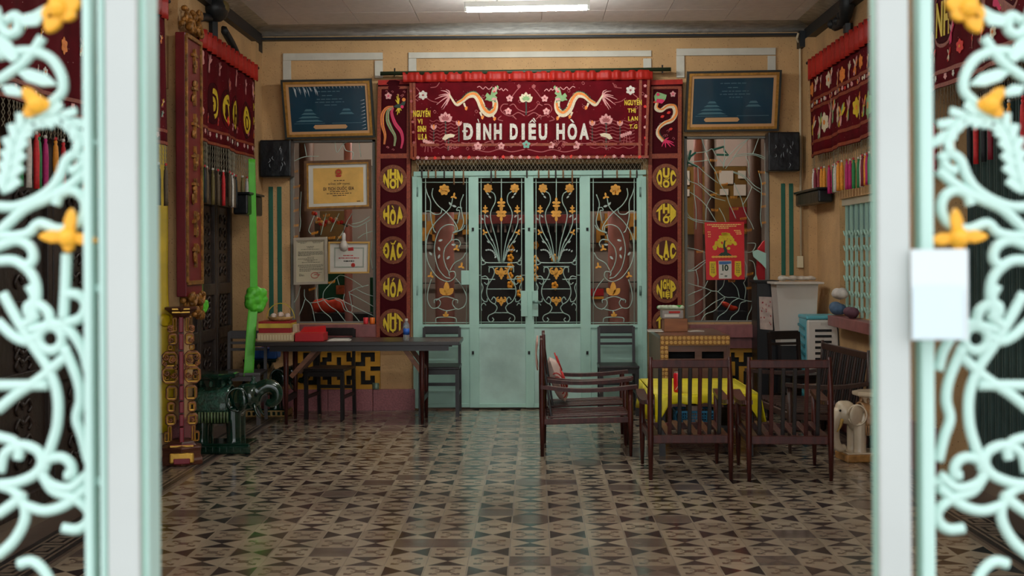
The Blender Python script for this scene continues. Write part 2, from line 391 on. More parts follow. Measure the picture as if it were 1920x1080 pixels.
TM = {t: tile_mesh('floor_tile', [(0, 0, t)]) for t in ('LR', 'TB', 'FL')}
rest = []
for i in range(-12, 11):
    for j in range(-22, 33):
        x, y = TX0 + i * TS, TY0 + j * TS
        if 0 <= j < 13:
            o = bpy.data.objects.new('floor_tile', TM[ttype(i, j)]); COL.objects.link(o); o.location = (x, y, 0); o.parent = floor; o.matrix_parent_inverse = Matrix.Translation(-floor.location)
        else: rest.append((x, y, ttype(i, j)))
o = bpy.data.objects.new('floor_tile_field', tile_mesh('floor_tile_field', rest)); COL.objects.link(o); o.parent = floor; o.matrix_parent_inverse = Matrix.Translation(-floor.location); o['kind'] = 'stuff'
for sg, xe in ((-1, -2.326), (1, 2.274)):                 # border strips with a meander band
    mb = MB()
    def strip(a, b, mi): mb.box(min(xe + sg * a, xe + sg * b), max(xe + sg * a, xe + sg * b), 1.65, 12.6, -0.004, 0.0, mi)
    strip(0.001, 0.03, 1); strip(0.032, 0.05, 0); strip(0.052, 0.085, 2); strip(0.087, 0.255, 1); strip(0.257, 0.29, 2); strip(0.292, 0.6, 0)
    pts = []                                              # meander key pattern, proud by half a millimetre
    def seg(u0, u1, y0, y1): mb.box(min(xe + sg * u0, xe + sg * u1), max(xe + sg * u0, xe + sg * u1), y0, y1, -0.001, 0.0004, 2)
    y = 5.2
    while y < 12.3:
        seg(.10, .118, y, y + .2); seg(.10, .24, y + .2, y + .218); seg(.222, .24, y + .04, y + .2); seg(.14, .24, y + .04, y + .058); seg(.14, .158, y + .04, y + .15); seg(.158, .2, y + .13, y + .148)
        y += .22
    mb.obj('border_tiles', [BORD, BORDL, BORDD], floor, kind='stuff')
struct(MB().box(-9, 9, -14, 1.3, -0.15, -0.01).obj('floor_pavement', PAVE))
# ------------------------------------------------------------------ back wall (openings for a door and two windows)
YB = 12.6
def bx(px): return PY(px, 450, YB).x
def bz(py, px=1000): return PY(px, py, YB).z
wb = MB(); T = 0.22
cols_ = [(-3.0, bx(545), []), (bx(545), bx(704), [(bz(606, 620), bz(262, 620))]), (bx(704), bx(782), []), (bx(782), bx(1206), [(-0.1, bz(305))]),
         (bx(1206), bx(1284), []), (bx(1284), bx(1442), [(bz(604, 1360), bz(255, 1360))]), (bx(1442), 3.0, [])]
for x0, x1, op in cols_:
    z = 0.0
    for a, b in op:
        if a > z: wb.box(x0, x1, YB, YB + T, z, a)
        z = b
    wb.box(x0, x1, YB, YB + T, z, 3.9)
wb.box(-4.2, -3.0, YB, YB + T, 0, 3.9); wb.box(3.0, 4.2, YB, YB + T, 0, 3.9)
WBK = struct(wb.obj('wall_back', TAN))
def wbox(mb, x0, y0, x1, y1, d0, d1, mi=0):               # box on the back wall from pixel corners, standing d0..d1 proud
    a, b = PY(x0, y1, YB), PY(x1, y0, YB); mb.box(a.x, b.x, YB - d1, YB - d0, a.z, b.z, mi)
mb = MB()
for (x0, y0, x1, yl, yr) in ((531, 99, 718, 150, 147), (766, 95, 1221, 136, 134), (1268, 90, 1454, 146, 134)):
    wbox(mb, x0, y0, x1, y0 + 15, 0, .022); wbox(mb, x0, y0 + 15, x0 + 15, yl, 0, .022); wbox(mb, x1 - 15, y0 + 15, x1, yr, 0, .022)
mb.obj('trim_1', WHITEP, bevel=.004); struct(bpy.data.objects['trim_1'])
mb = MB()
for x in (505, 521): wbox(mb, x, 350, x + 7, 600, 0, .006)
for x in (1465, 1480): wbox(mb, x, 344, x + 7, 516, 0, .006)
struct(mb.obj('trim_2', GREENS, bevel=.003))
# reddish sill bands, granite skirting slabs and ochre fretwork below the windows
FR = ["#################", "#...##.###.##...#", "#.#.#..#.#..#.#.#", "###...##.##...###", "..###.#...#.###..", "###.#.##.##.#.###", "#.#.#..#.#..#.#.#", "#...##.###.##...#", "#################"]
for k, (x0, x1, fx0, fx1, sx0) in enumerate(((486, 708, 560, 713, 486), (1290, 1442, 1290, 1424, 1290))):
    r = root('trim_%d' % (3 + k), (PY((x0 + x1) / 2, 770, YB).x, YB - .1, 0))
    mb = MB(); wbox(mb, sx0, 607, x1, 632, 0, .15); mb.obj('sill', SILL, r, bevel=.006)
    mb = MB(); wbox(mb, sx0, 632, x1, 652, 0, .09); mb.obj('sill_band', SILL, r)
    mb = MB(); wbox(mb, fx0, 652, fx1, 729, 0, .012); mb.obj('dark_backing', BLACK, r)
    mb = MB(); cw, ch = (fx1 - fx0) / 17, 77 / 9
    for j, row in enumerate(FR):
        i = 0
        while i < 17:
            if row[i] == '#':
                i2 = i
                while i2 < 17 and row[i2] == '#': i2 += 1
                wbox(mb, fx0 + i * cw, 652 + j * ch, fx0 + i2 * cw + .3, 652 + (j + 1) * ch + .2, .01, .045); i = i2
            else: i += 1
    mb.obj('fretwork', FRETY, r)
    for a, b in (((486, 616), (617, 700), (701, 779)) if k == 0 else ((1212, 1330), (1331, 1442))):
        mb = MB(); wbox(mb, a, 729, b, 772, 0, .06); mb.obj('granite_slab', PINKG, r, bevel=.003)
mb = MB(); wbox(mb, 486, 64.5, 1508, 78, 0, .09); wbox(mb, 470, 68, 492, 100, 0, .14); wbox(mb, 1494, 62, 1518, 92, 0, .14); struct(mb.obj('trim_5', DARKTRIM))
# ------------------------------------------------------------------ ceiling, cove, side beams
CZ = 3.70
ceil = struct(MB().box(-4.3, 4.3, 1.2, 17.6, CZ + .012, CZ + .2).obj('ceiling', CEIL))
ps = 0.575; pm = MB().box(.003, ps - .003, .003, ps - .003, -.004, .014).mesh('ceiling_panel', CEIL)
for i in range(-5, 5):
    for j in range(0, 19):
        o = bpy.data.objects.new('ceiling_panel', pm); COL.objects.link(o); o.parent = ceil; o.matrix_parent_inverse = Matrix.Translation(-ceil.location); o.location = (i * ps + .09, 1.45 + j * ps, CZ)
cv = MB()
def cove(a, b, inn):                                      # quarter-round cove between wall and ceiling
    a, b, inn = Vector(a), Vector(b), Vector(inn); n = 6; vs = []
    for p in (a, b):
        for k in range(n + 1):
            t = PI / 2 * k / n; vs.append(p + inn * (0.34 * (1 - math.cos(t))) + Vector((0, 0, .085 * math.sin(t))))
    cv.add(vs, [(k, k + 1, n + 2 + k, n + 1 + k) for k in range(n)])
cove((-2.75, YB, CZ - .08), (2.75, YB, CZ - .08), (0, -1, 0)); cove((-2.72, 1.6, CZ - .08), (-2.72, YB, CZ - .08), (1, 0, 0)); cove((2.72, 1.6, CZ - .08), (2.72, YB, CZ - .08), (-1, 0, 0))
struct(cv.obj('trim_6', MARBLE, smooth=True, thick=.004))
for k, sg in enumerate((-1, 1)):
    mb = MB(); mb.box(min(sg * 2.60, sg * 2.70), max(sg * 2.60, sg * 2.70), 1.7, YB - .1, 3.53, 3.63)
    struct(mb.obj('trim_%d' % (7 + k), DARKTRIM))
# ------------------------------------------------------------------ left wall: frieze, pillars, carved doors
struct(MB().box(-3.05, -2.93, 1.6, YB, 0, 2.72).obj('wall_left', TAN)); struct(MB().box(-3.05, -2.66, 1.6, YB, 2.72, 3.9).obj('trim_9', TAN))
for k, (a, b, x, h) in enumerate(((9.5, 9.86, -2.59, 3.6), (5.6, 6.0, -2.60, 3.6), (12.32, YB, -2.62, 3.53), (1.6, 2.2, -2.60, 3.6))): struct(MB().box(-2.93, x, a, b, 0, h).obj('trim_%d' % (10 + k), TAN))
struct(MB().box(2.68, 3.1, 11.45, YB, 0, 2.72).obj('wall_right', TAN)); struct(MB().box(2.68, 3.1, 1.6, YB, 2.72, 3.9).obj('trim_14', TAN)); struct(MB().box(2.68, 3.1, 9.2, 11.45, 0, .95).obj('trim_15', TAN)); struct(MB().box(2.68, 3.1, 9.2, 11.45, 1.96, 2.72).obj('trim_16', TAN)); struct(MB().box(3.0, 3.15, 1.6, 8.8, 0, 2.72).obj('wall_right_shutter', TAN))
for k, (a, b, x) in enumerate(((8.75, 9.25, 2.64), (1.6, 2.2, 2.6), (12.36, YB, 2.6))): struct(MB().box(x, 3.1, a, b, 0, 3.53).obj('trim_%d' % (17 + k), TAN))
mb = MB(); mb.box(2.56, 2.68, 9.3, 11.4, .86, .95); mb.box(2.60, 2.68, 8.7, 9.27, 0, .32); mb.box(2.58, 2.68, 9.3, 12.3, 0, .3); struct(mb.obj('baseboard_right', SILL, bevel=.004))
mb = MB(); mb.box(-2.66, -2.56, 9.48, 9.88, 0, .3); mb.box(-2.68, -2.58, 12.28, YB - .1, 0, .3); struct(mb.obj('baseboard_left', PINKG))
# carved wooden door leaves on the left
def carved_door(n, y0, y1, x=-2.90):
    r = root('door_%d' % n, (x, (y0 + y1) / 2, 0)); f = .07
    mb = MB(); mb.box(x, x + .05, y0, y0 + f, .06, 2.7); mb.box(x, x + .05, y1 - f, y1, .06, 2.7)
    for z in (.06, .75, 1.15, 1.95, 2.6): mb.box(x, x + .05, y0 + f, y1 - f, z, z + .1)
    mb.obj('frame', WOODD, r, bevel=.006)
    for za, zb in ((.16, .75), (.85, 1.15), (1.25, 1.95), (2.05, 2.6)):
        mb = MB().box(x + .008, x + .022, y0 + f, y1 - f, za, zb); p = mb.obj('panel', WOODD, r)
        mb = MB(); rs = random.Random(int(y0 * 100 + za * 10)); cy_, cz_ = (y0 + y1) / 2, (za + zb) / 2
        for k in range(5):
            u = (k - 2) * (zb - za) * .17
            for s_ in (-1, 1):
                q = [(x + .026, cy_ + s_ * .01, cz_ + u), (x + .03, cy_ + s_ * .07, cz_ + u + .03), (x + .03, cy_ + s_ * .11, cz_ + u - .01), (x + .026, cy_ + s_ * .08, cz_ + u - .04)]
                mb.tube(catmull(q, 4), .011, 5)
            mb.ball((x + .024, cy_, cz_ + u), (.012, .022, .025), n=8, m_=5)
        mb.obj('carving', WOODD, p, smooth=True)
n = 2
for y0 in (6.05, 6.88, 7.71, 8.54): carved_door(n, y0, y0 + .81); n += 1
for y0 in (9.92, 10.52, 11.12, 11.72): carved_door(n, y0, y0 + .58); n += 1
# ------------------------------------------------------------------ inner hall behind the wall
struct(MB().box(-4, 4, 17.3, 17.5, 0, 3.9).obj('wall_inner', GREYW)); struct(MB().box(-4.2, -4, YB + T, 17.5, 0, 3.9).obj('wall_inner_left', GREYW)); struct(MB().box(4, 4.2, YB + T, 17.5, 0, 3.9).obj('wall_inner_right', GREYW))
struct(MB().box(-4, 4, YB, 17.5, -.12, -.005).obj('floor_inner', BORD))
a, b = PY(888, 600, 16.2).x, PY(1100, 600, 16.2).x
struct(MB().box(a, b, 15.9, 17.2, 0, 3.6).obj('wall_painted_darkness', BLACK))  # solid black block, the deep interior darkness put into its colour
# ================================================================== door_1: four mint leaves with scroll grilles
D1 = root('door_1', (PY(994, 764, YB).x, YB, 0)); SD = surfY(YB)
HINGE = mat('door_hardware', (128, 158, 148), .4, metal=.4)
def dbox(mb, x0, y0, x1, y1, ya=-.025, yb=.025, mi=0):
    a, b = PY(x0, y1, YB), PY(x1, y0, YB); mb.box(a.x, b.x, YB + ya, YB + yb, a.z, b.z, mi)
mb = MB(); dbox(mb, 776, 319, 1211, 331, -.04, .04); dbox(mb, 776, 331, 783, 765, -.04, .04); dbox(mb, 1204, 331, 1211, 765, -.04, .04); mb.obj('door_frame', MINT, D1, bevel=.004)
def cr(pts, s, ox, oy): return [(ox + x / s, oy + y / s) for x, y in pts]
def itube(mb, pts, r=.0052, Y=YB, k=5, n=5): mb.tube(catmull([PY(x, y, Y) for x, y in pts], k), r, n)
def gold_bird(mb, x, y, s, a=-PI / 2, n=3):
    for d, l in ((0, 1), (2.0, .8), (-2.0, .8)) if n == 3 else ((0, 1), (PI / 2, .8), (-PI / 2, .8), (PI, .6)): petal(mb, SD, x, y, a + d, s * l, s * .5, .014)
    disc(mb, SD, x, y, s * .25, off=.018, n=8)
def fleur(mb, x, y, s):
    petal(mb, SD, x, y, -PI / 2, s, s * .55, .014); petal(mb, SD, x, y, PI / 2, s * .8, s * .4, .014)
    for d in (-1, 1):
        petal(mb, SD, x, y, -PI / 2 + d * .9, s * .95, s * .4, .014); petal(mb, SD, x, y, PI / 2 + d * .8, s * .5, s * .3, .014)
        stroke(mb, SD, [(x, y), (x + d * s * .7, y - s * .1), (x + d * s * .85, y - s * .7), (x + d * s * .5, y - s * .9)], s * .2, .014)
SCI = 3.484
INNER = [[(-8, 635), (-30, 500), (-72, 330), (-40, 240), (-45, 190), (-70, 170)], [(-14, 635), (-50, 540), (-90, 480), (-110, 440)], [(-11, 635), (-45, 520), (-80, 450), (-106, 380), (-108, 320)],
         [(-133, 590), (-125, 610), (-100, 635), (0, 637)], [(-100, 640), (-125, 650), (-130, 625), (-110, 620)], [(-85, 662), (0, 662)], [(-80, 700), (-78, 670), (-55, 670), (-45, 700), (-60, 740), (-90, 790), (-95, 840), (-75, 885), (-45, 905), (-35, 880), (-50, 860), (-65, 880)],
         [(-90, 808), (0, 808)], [(-45, 905), (-28, 930), (-45, 962), (-80, 980), (-88, 1005), (-70, 1024), (-50, 1010), (-60, 995)], [(-45, 963), (0, 963)],
         [(-132, 730), (-100, 725), (-82, 755), (-95, 778), (-112, 765)], [(-130, 770), (-120, 800), (-132, 850), (-118, 885), (-95, 890), (-92, 870)], [(-128, 950), (-132, 920), (-115, 900), (-100, 915)], [(-132, 740), (-70, 745), (-40, 745)]]
OUTER = [[(110, 150), (105, 200), (140, 260), (200, 310), (250, 370), (270, 420), (240, 440)], [(240, 210), (220, 280), (130, 370), (80, 450), (65, 540), (80, 640), (140, 730), (210, 760), (255, 730), (250, 695), (215, 700), (220, 725)],
         [(60, 140), (75, 190), (95, 240), (95, 330), (115, 420), (130, 440)], [(60, 300), (90, 300), (120, 320), (160, 315), (170, 280)], [(310, 190), (290, 250), (300, 310), (310, 370), (290, 420), (240, 445)], [(300, 280), (275, 275), (265, 295), (285, 300), (270, 380)],
         [(255, 430), (250, 395), (200, 390), (150, 430), (120, 540), (140, 660), (185, 725), (225, 740)], [(240, 450), (230, 490), (190, 540), (180, 600), (195, 660), (220, 705)], [(230, 490), (270, 485), (290, 510), (280, 535)], [(325, 570), (300, 610), (250, 640), (220, 690)],
         [(100, 745), (80, 810), (75, 880), (100, 930), (140, 930), (160, 900), (145, 875), (120, 880), (120, 900)], [(260, 740), (300, 790), (330, 860), (315, 920), (270, 940), (240, 910), (245, 880), (270, 880), (270, 900)], [(130, 885), (160, 865), (200, 858), (250, 872)], [(140, 930), (200, 950), (270, 935)],
         [(130, 1025), (140, 995), (250, 995), (265, 1025)], [(200, 950), (200, 995)], [(320, 390), (300, 420), (250, 440)]]
LEAFP = mat('silver_leaf_paint', (176, 190, 182), .5)
def inner_leaf(cx, x0, x1, ox0, ox1, hinge_left):
    mb = MB(); dbox(mb, x0, 322, ox0, 764); dbox(mb, ox1, 322, x1, 764); dbox(mb, ox0, 322, ox1, 334); dbox(mb, ox0, 607, ox1, 614); dbox(mb, ox0, 756, ox1, 764)
    lf = mb.obj('door_leaf', MINT, D1, bevel=.004)
    mb = MB(); dbox(mb, ox0, 613, ox1, 757, -.012, .012); mb.obj('lower_panel', MINTW, lf)
    mb = MB()
    for d in (-1, 1):
        for s_ in INNER: itube(mb, [(cx + d * x / SCI, 310 + y / SCI) for x, y in s_])
        itube(mb, [(cx + d * 38, 334), (cx + d * 38, 608)], .0045)
    itube(mb, [(cx, 334), (cx, 492)])
    for y in (342, 604): itube(mb, [(ox0, y), (ox1, y)], .0045)
    for y in (429, 516): itube(mb, [(ox0, y), (cx - 38, y)], .0045); itube(mb, [(cx + 38, y), (ox1, y)], .0045)
    mb.obj('grille', IRON, lf, smooth=True)
    mb = MB()
    for d in (-1, 1):
        for k in range(7):
            a = PI * (.95 - k * .1); x, y = cx + d * (24 - 14 * math.cos(a) * -1), 482 - 15 * math.sin(a)
            petal(mb, SD, x, y, a + d, 5, 3, .01)
        for px_, py_ in ((24, 408), (33, 413), (15, 452), (22, 456), (19, 372), (23, 366)): petal(mb, SD, cx + d * px_, py_, -PI / 2 + d * .8, 7, 3, .01)
    mb.obj('iron_leaves', LEAFP, lf)
    for x, y, s, kind in ((0, 398, 13, 'c'), (0, 380, 10, 'c'), (-30, 396, 8, 'x'), (30, 396, 8, 'x'), (-31, 436, 7, 'b'), (31, 436, 7, 'b'), (-25, 353, 9, 'f'), (25, 353, 9, 'f'), (0, 514, 13, 'F'), (0, 566, 10, 'F')):
        mb = MB(); X = cx + x
        if kind == 'c': gold_bird(mb, X, y, s, n=4); gold_bird(mb, X, y + 6, s * .9, a=PI / 2, n=4)
        elif kind == 'x': gold_bird(mb, X, y, s, n=4); gold_bird(mb, X, y - 6, s * .7, n=4)
        elif kind == 'b': gold_bird(mb, X, y, s, a=-PI / 2 + (.5 if x > 0 else -.5))
        elif kind == 'f': flower(mb, SD, X, y, s, 7, .014); flower(mb, SD, X, y - 2, s * .6, 5, .02)
        else: fleur(mb, X, y, s)
        mb.obj('gold_flower', GOLDP, lf)
    return lf
def outer_leaf(mir, x0, x1, ox0, ox1):
    M_ = (lambda x: 780 + x / SCI) if not mir else (lambda x: 1990 - 780 - x / SCI - 3)
    sg = -1 if mir else 1
    mb = MB(); dbox(mb, x0, 322, ox0, 764); dbox(mb, ox1, 322, x1, 764); dbox(mb, ox0, 322, ox1, 334); dbox(mb, ox0, 608, ox1, 615); dbox(mb, ox0, 756, ox1, 764)
    lf = mb.obj('door_leaf', MINT, D1, bevel=.004)
    mb = MB(); dbox(mb, ox0, 614, ox1, 757, -.012, .012); mb.obj('lower_panel', MINT, lf)
    mb = MB()
    for s_ in OUTER: itube(mb, [(M_(x), 310 + y / SCI) for x, y in s_])
    for x in (62, 330): itube(mb, [(M_(x), 334), (M_(x), 609)], .0045)
    for y in (342, 605): itube(mb, [(ox0, y), (ox1, y)], .0045)
    mb.obj('grille', IRON, lf, smooth=True)
    mb = MB()
    for x, y, a in ((145, 495, -.3), (158, 560, -2), (145, 610, -1.2), (200, 615, -.8), (105, 590, -2.2), (230, 518, 0), (215, 240, .9), (235, 262, .3)): petal(mb, SD, M_(x), 310 + y / SCI, a if not mir else PI - a, 9, 4, .01)
    mb.obj('iron_leaves', LEAFP, lf)
    for x, y, s, k in ((265, 545, 8, 'b'), (297, 660, 8, 'b'), (97, 720, 8, 'b'), (200, 850, 22, 'l'), (195, 990, 9, 'l'), (185, 160, 11, 'f'), (248, 205, 8, 'b')):
        mb = MB(); X, Yp = M_(x), 310 + y / SCI
        if k == 'b': gold_bird(mb, X, Yp, s, a=-PI / 2 + sg * .15)
        elif k == 'l':
            for d, l in ((0, 1.2), (-.75, .85), (.75, .85)): petal(mb, SD, X, Yp, -PI / 2 + d, s * l, s * .5, .014)
        else: flower(mb, SD, X, Yp, s, 7, .014); flower(mb, SD, X, Yp - 4, s * .6, 5, .02)
        mb.obj('gold_flower', GOLDP, lf)
    return lf
l1 = outer_leaf(False, 783, 888.5, 791, 881); l2 = inner_leaf(940, 889.5, 993, 897, 986, True); l3 = inner_leaf(1043, 994, 1098.5, 1000, 1089, False); l4 = outer_leaf(True, 1099.5, 1205, 1106, 1196)
for lf, (x0, y0, x1, y1) in ((l2, (977, 545, 989, 593)), (l3, (998, 545, 1009, 593))):
    mb = MB(); dbox(mb, x0, y0, x1, y1, -.05, -.025); mb.obj('lock_case', MINT, lf, bevel=.004)
mb = MB(); mb.tube([PY(999, 566, YB - .09), PY(1013, 567, YB - .09)], .012, 8); mb.tube([PY(1000, 566, YB - .03), PY(1000, 566, YB - .09)], .01, 8); mb.obj('handle', HINGE, l3, smooth=True)
mb = MB(); dbox(mb, 865, 507, 880, 534, -.04, -.025); mb.obj('latch_plate', MINT, l1, bevel=.003)
for lf, x, ys in ((l1, 782, (360, 545)), (l4, 1201, (360, 545))):
    for y in ys: mb = MB(); mb.tube([PY(x, y - 9, YB - .03), PY(x, y + 9, YB - .03)], .012, 8); mb.obj('hinge', HINGE, lf, smooth=True)
for lf, x in ((l1, 887), (l2, 992), (l3, 1101)):
    for y in (430, 661): mb = MB(); dbox(mb, x - 2, y - 3, x + 2, y + 3, -.035, -.025); mb.obj('bolt', BLACK, lf)
# ================================================================== windows with branch-shaped iron bars
def chain(mb, x, y, ln=11, a=0.1):
    pts = [(x - ln / 2 + ln * t / 16, y + ln * (t / 16 - .5) * a + 2.2 * (1 if t % 2 else -1)) for t in range(17)]
    mb.tube([PY(px, py, YB + .02) for px, py in pts], .0048, 4)
LW = [cr(p, 4.911, 530, 400) for p in ([(165, 670), (130, 780), (65, 860)], [(200, 700), (205, 780), (265, 850), (300, 1010)], [(205, 790), (180, 870), (150, 940)], [(370, 790), (440, 860), (500, 900), (580, 1000)], [(320, 820), (360, 890), (440, 960), (455, 1010)], [(480, 790), (540, 820), (570, 890), (640, 920), (710, 1000)],
      [(250, 825), (330, 815), (400, 790), (490, 780), (600, 830), (700, 880), (840, 945)], [(370, 800), (380, 720), (440, 650), (500, 590), (540, 570), (620, 600), (700, 650), (740, 680)], [(610, 730), (680, 690), (790, 660)], [(680, 700), (760, 740), (840, 765)], [(500, 590), (520, 660)], [(320, 660), (310, 740), (320, 810)], [(620, 740), (700, 780), (840, 860)], [(570, 740), (560, 800), (600, 900), (640, 890), (610, 720)],
      [(75, -670), (90, -500), (80, -200), (80, 0), (70, 150), (75, 350), (60, 400)], [(170, -200), (160, 0), (165, 80), (155, 170)], [(290, 20), (250, 120), (240, 160), (260, 190)], [(400, 0), (380, 80), (350, 200)], [(520, 0), (470, 100), (440, 170)], [(640, 0), (590, 80), (560, 160), (500, 250)], [(630, 100), (720, 80), (800, 30)], [(600, 100), (680, 125), (810, 60)], [(690, 230), (750, 190), (840, 160)], [(770, 90), (775, 250)], [(820, 250), (810, 400), (830, 520)],
      [(80, -470), (200, -520), (330, -525)], [(200, -640), (220, -525)], [(480, -670), (500, -560), (560, -640), (640, -670)], [(560, -640), (580, -580), (650, -560), (640, -500)], [(700, -670), (720, -520)])]
RW = [cr(p, 6, 1270, 250) for p in ([(270, 50), (320, 200), (370, 340), (430, 430), (460, 520), (500, 600), (550, 680), (580, 780), (620, 870), (660, 960)], [(210, 220), (330, 205), (390, 175), (430, 240), (520, 350)], [(830, 40), (760, 90), (700, 130), (620, 210), (540, 300), (520, 390)], [(800, 60), (720, 150), (660, 230), (600, 320), (540, 400)], [(920, 40), (880, 150), (850, 230)], [(640, 250), (750, 230), (860, 230), (950, 255), (1010, 290)], [(620, 270), (740, 250), (870, 245), (1000, 300)], [(770, 260), (800, 340), (810, 490)],
      [(1015, 80), (1010, 280), (1020, 460)], [(230, 370), (340, 470), (460, 560)], [(630, 430), (720, 460), (800, 520), (870, 590), (940, 630)], [(630, 440), (740, 490), (840, 600), (940, 670)], [(840, 600), (800, 700), (740, 800)], [(100, 440), (130, 530), (230, 575), (330, 660), (400, 720), (540, 760)], [(230, 380), (235, 480), (240, 570)], [(250, 560), (340, 630), (480, 700)], [(190, 580), (190, 700), (210, 850), (210, 1080)], [(140, 660), (240, 730), (330, 820), (400, 930), (440, 1000)], [(380, 720), (330, 820), (320, 980)], [(470, 840), (520, 930), (545, 1000)],
      [(640, 560), (680, 650), (720, 740), (760, 880), (830, 1010), (860, 1080)], [(920, 450), (945, 560), (945, 760), (935, 950), (950, 1060)], [(985, 430), (1040, 540), (1045, 700), (1035, 850), (1050, 1080), (1040, 1300)], [(70, 820), (140, 940), (250, 980), (430, 995)], [(120, 320), (240, 315), (360, 300)], [(120, 200), (125, 310), (230, 370)], [(530, 60), (530, 250), (515, 380)])]
RW += [cr(p, 4.911, 1270, 400) for p in ([(60, 630), (120, 650), (190, 670), (260, 690), (320, 715), (370, 720), (440, 770), (530, 775), (620, 800), (690, 810), (725, 770)], [(60, 770), (150, 730), (240, 690), (280, 620)], [(60, 860), (150, 840), (250, 770), (310, 720)], [(70, 960), (180, 940), (260, 880), (340, 820), (440, 770)], [(215, 1000), (260, 930), (350, 890), (440, 780)], [(360, 1000), (380, 950), (450, 900), (500, 820), (570, 780)], [(480, 1000), (500, 950), (560, 900), (580, 830), (630, 810)], [(640, 1000), (650, 940), (680, 880), (690, 810)],
      [(375, 720), (420, 670), (435, 610)], [(500, 630), (550, 690), (570, 775)], [(610, 640), (630, 700), (620, 790)], [(620, 440), (640, 500), (630, 600), (610, 640)], [(60, 525), (130, 520), (200, 470), (260, 430)], [(70, 540), (170, 520), (260, 450)], [(170, 520), (190, 600), (190, 670)], [(60, 310), (160, 330), (260, 360)], [(620, 360), (690, 350), (720, 280), (640, 275)], [(660, 430), (700, 450), (720, 520), (720, 600)], [(60, 20), (160, 70), (250, 90)])]
for n, (bars, x0, y0, x1, y1, chains) in enumerate(((LW, 545, 262, 704, 606, [(552, 322), (556, 350), (553, 372), (553, 395), (553, 423), (552, 444), (590, 437), (598, 416), (585, 542), (622, 446), (622, 529), (640, 444), (612, 404)]),
                                                  (RW, 1284, 255, 1442, 604, [(1338, 301), (1346, 323), (1358, 346), (1376, 370), (1340, 394), (1378, 392), (1394, 410), (1428, 323), (1435, 343), (1435, 364), (1433, 387), (1435, 417), (1338, 365), (1403, 432), (1372, 527), (1406, 514), (1406, 540), (1312, 472), (1284, 463)]))):
    r = root('window_%d' % (n + 1), (PY((x0 + x1) / 2, 600, YB).x, YB, PY(x0, y1, YB).z))
    mb = MB()
    for a in ((x0, y0, x0 + 4, y1), (x1 - 4, y0, x1, y1), (x0, y0, x1, y0 + 5), (x0, y1 - 3, x1, y1)): dbox(mb, *a, 0, .09)
    mb.obj('window_frame', mat('grey_window_paint', (120, 118, 110), .6), r)
    mb = MB()
    for s_ in bars: itube(mb, [(min(max(px, x0), x1), max(min(py, y1), y0)) for px, py in s_], .0038, YB + .02, k=4)
    mb.obj('branch_grille', IRON, r, smooth=True)
    for c in chains: mb = MB(); chain(mb, *c, ln=12, a=random.uniform(-.3, .1)); mb.obj('gold_chain', GOLDP, r)
    if n == 1:
        mb = MB(); poly(mb, surfY(YB + .03), cr([(690, 350), (740, 335), (820, 370), (884, 450), (890, 610), (840, 540), (780, 470), (700, 400)], 4.911, 1270, 400), .006, .008); poly(mb, surfY(YB + .03), cr([(700, 600), (725, 560), (748, 640), (735, 700)], 4.911, 1270, 400), .006, .008); mb.obj('mint_leaf', MINT, r)
        mb = MB()
        for p in ([(75, 190), (110, 270), (125, 310)], [(210, 215), (150, 260), (125, 310), (95, 420)], [(150, 190), (130, 280)], [(400, 185), (520, 150), (530, 200), (580, 245), (440, 240)], [(130, 330), (230, 375)]): mb.tube([PY(x, y, YB + .03) for x, y in cr(p, 6, 1270, 250)], .011, 5)
        mb.obj('green_twig', GREENS, r)
# ================================================================== the banner over the door
MAROON = mat('maroon_velvet', (92, 7, 18), .9, noise=(7, .22), speck=(26, .055, (226, 190, 180)), spec=.15)
MAROD = mat('dark_maroon_velvet', (62, 6, 14), .9, noise=(6, .15), spec=.15)
RED = mat('bright_red_satin', (172, 36, 26), .5, noise=(5, .2, (6, 1, .5)), spec=.3)
BRBAND = mat('copper_brocade', (138, 58, 28), .6, noise=(60, .3), speck=(70, .1, (210, 150, 110)))
CREAM = mat('cream_thread', (226, 208, 176), .7, noise=(60, .12)); PINK = mat('pink_thread', (222, 158, 154), .7, noise=(60, .15)); ORANGE = mat('orange_thread', (236, 138, 58), .7, noise=(60, .15))
GREENT = mat('pale_green_thread', (140, 176, 120), .7, noise=(60, .15)); DGREEN = mat('dark_green_thread', (40, 62, 50), .7); WHITET = mat('silver_sequins', (214, 206, 192), .45, noise=(70, .25))
YEL = mat('yellow_satin', (222, 190, 36), .6, noise=(40, .1)); MAUVE = mat('mauve_thread', (166, 84, 84), .7, noise=(40, .2)); HOTP = mat('hot_pink_thread', (222, 40, 96), .7); REDT = mat('red_thread', (226, 52, 40), .7)
TEALT = mat('teal_thread', (120, 178, 158), .7)
TH = [CREAM, PINK, ORANGE, GREENT, DGREEN, WHITET, YEL, MAUVE, HOTP, REDT, TEALT]
YV = YB - .16
def rip(x, z): return .008 * math.sin(x * 9) + .006 * math.sin(x * 23 + z * 2) + .004 * math.sin(z * 6 + x * 4)
SV = surfY(YV, rip)
VAL = thing('door_valance', 'wide maroon embroidered banner with silver lettering and two dragons above the mint doors', 'banner', tuple(PY(995, 300, YV)))
def sheet(mp, corners, nu, nv, name, m_, parent, off=0, thick=.004):
    (ax, ay), (bx_, by), (cx_, cy_), (dx, dy) = corners     # tl tr br bl in pixels
    mb = MB(); mb.grid(lambda u, v: mp((ax * (1 - u) + bx_ * u) * (1 - v) + (dx * (1 - u) + cx_ * u) * v, (ay * (1 - u) + by * u) * (1 - v) + (dy * (1 - u) + cy_ * u) * v, off), nu, nv)
    return mb.obj(name, m_, parent, smooth=True, thick=thick)
sheet(SV, [(770, 150), (1221, 146), (1216, 298), (773, 301)], 90, 12, 'cloth', MAROON, VAL)
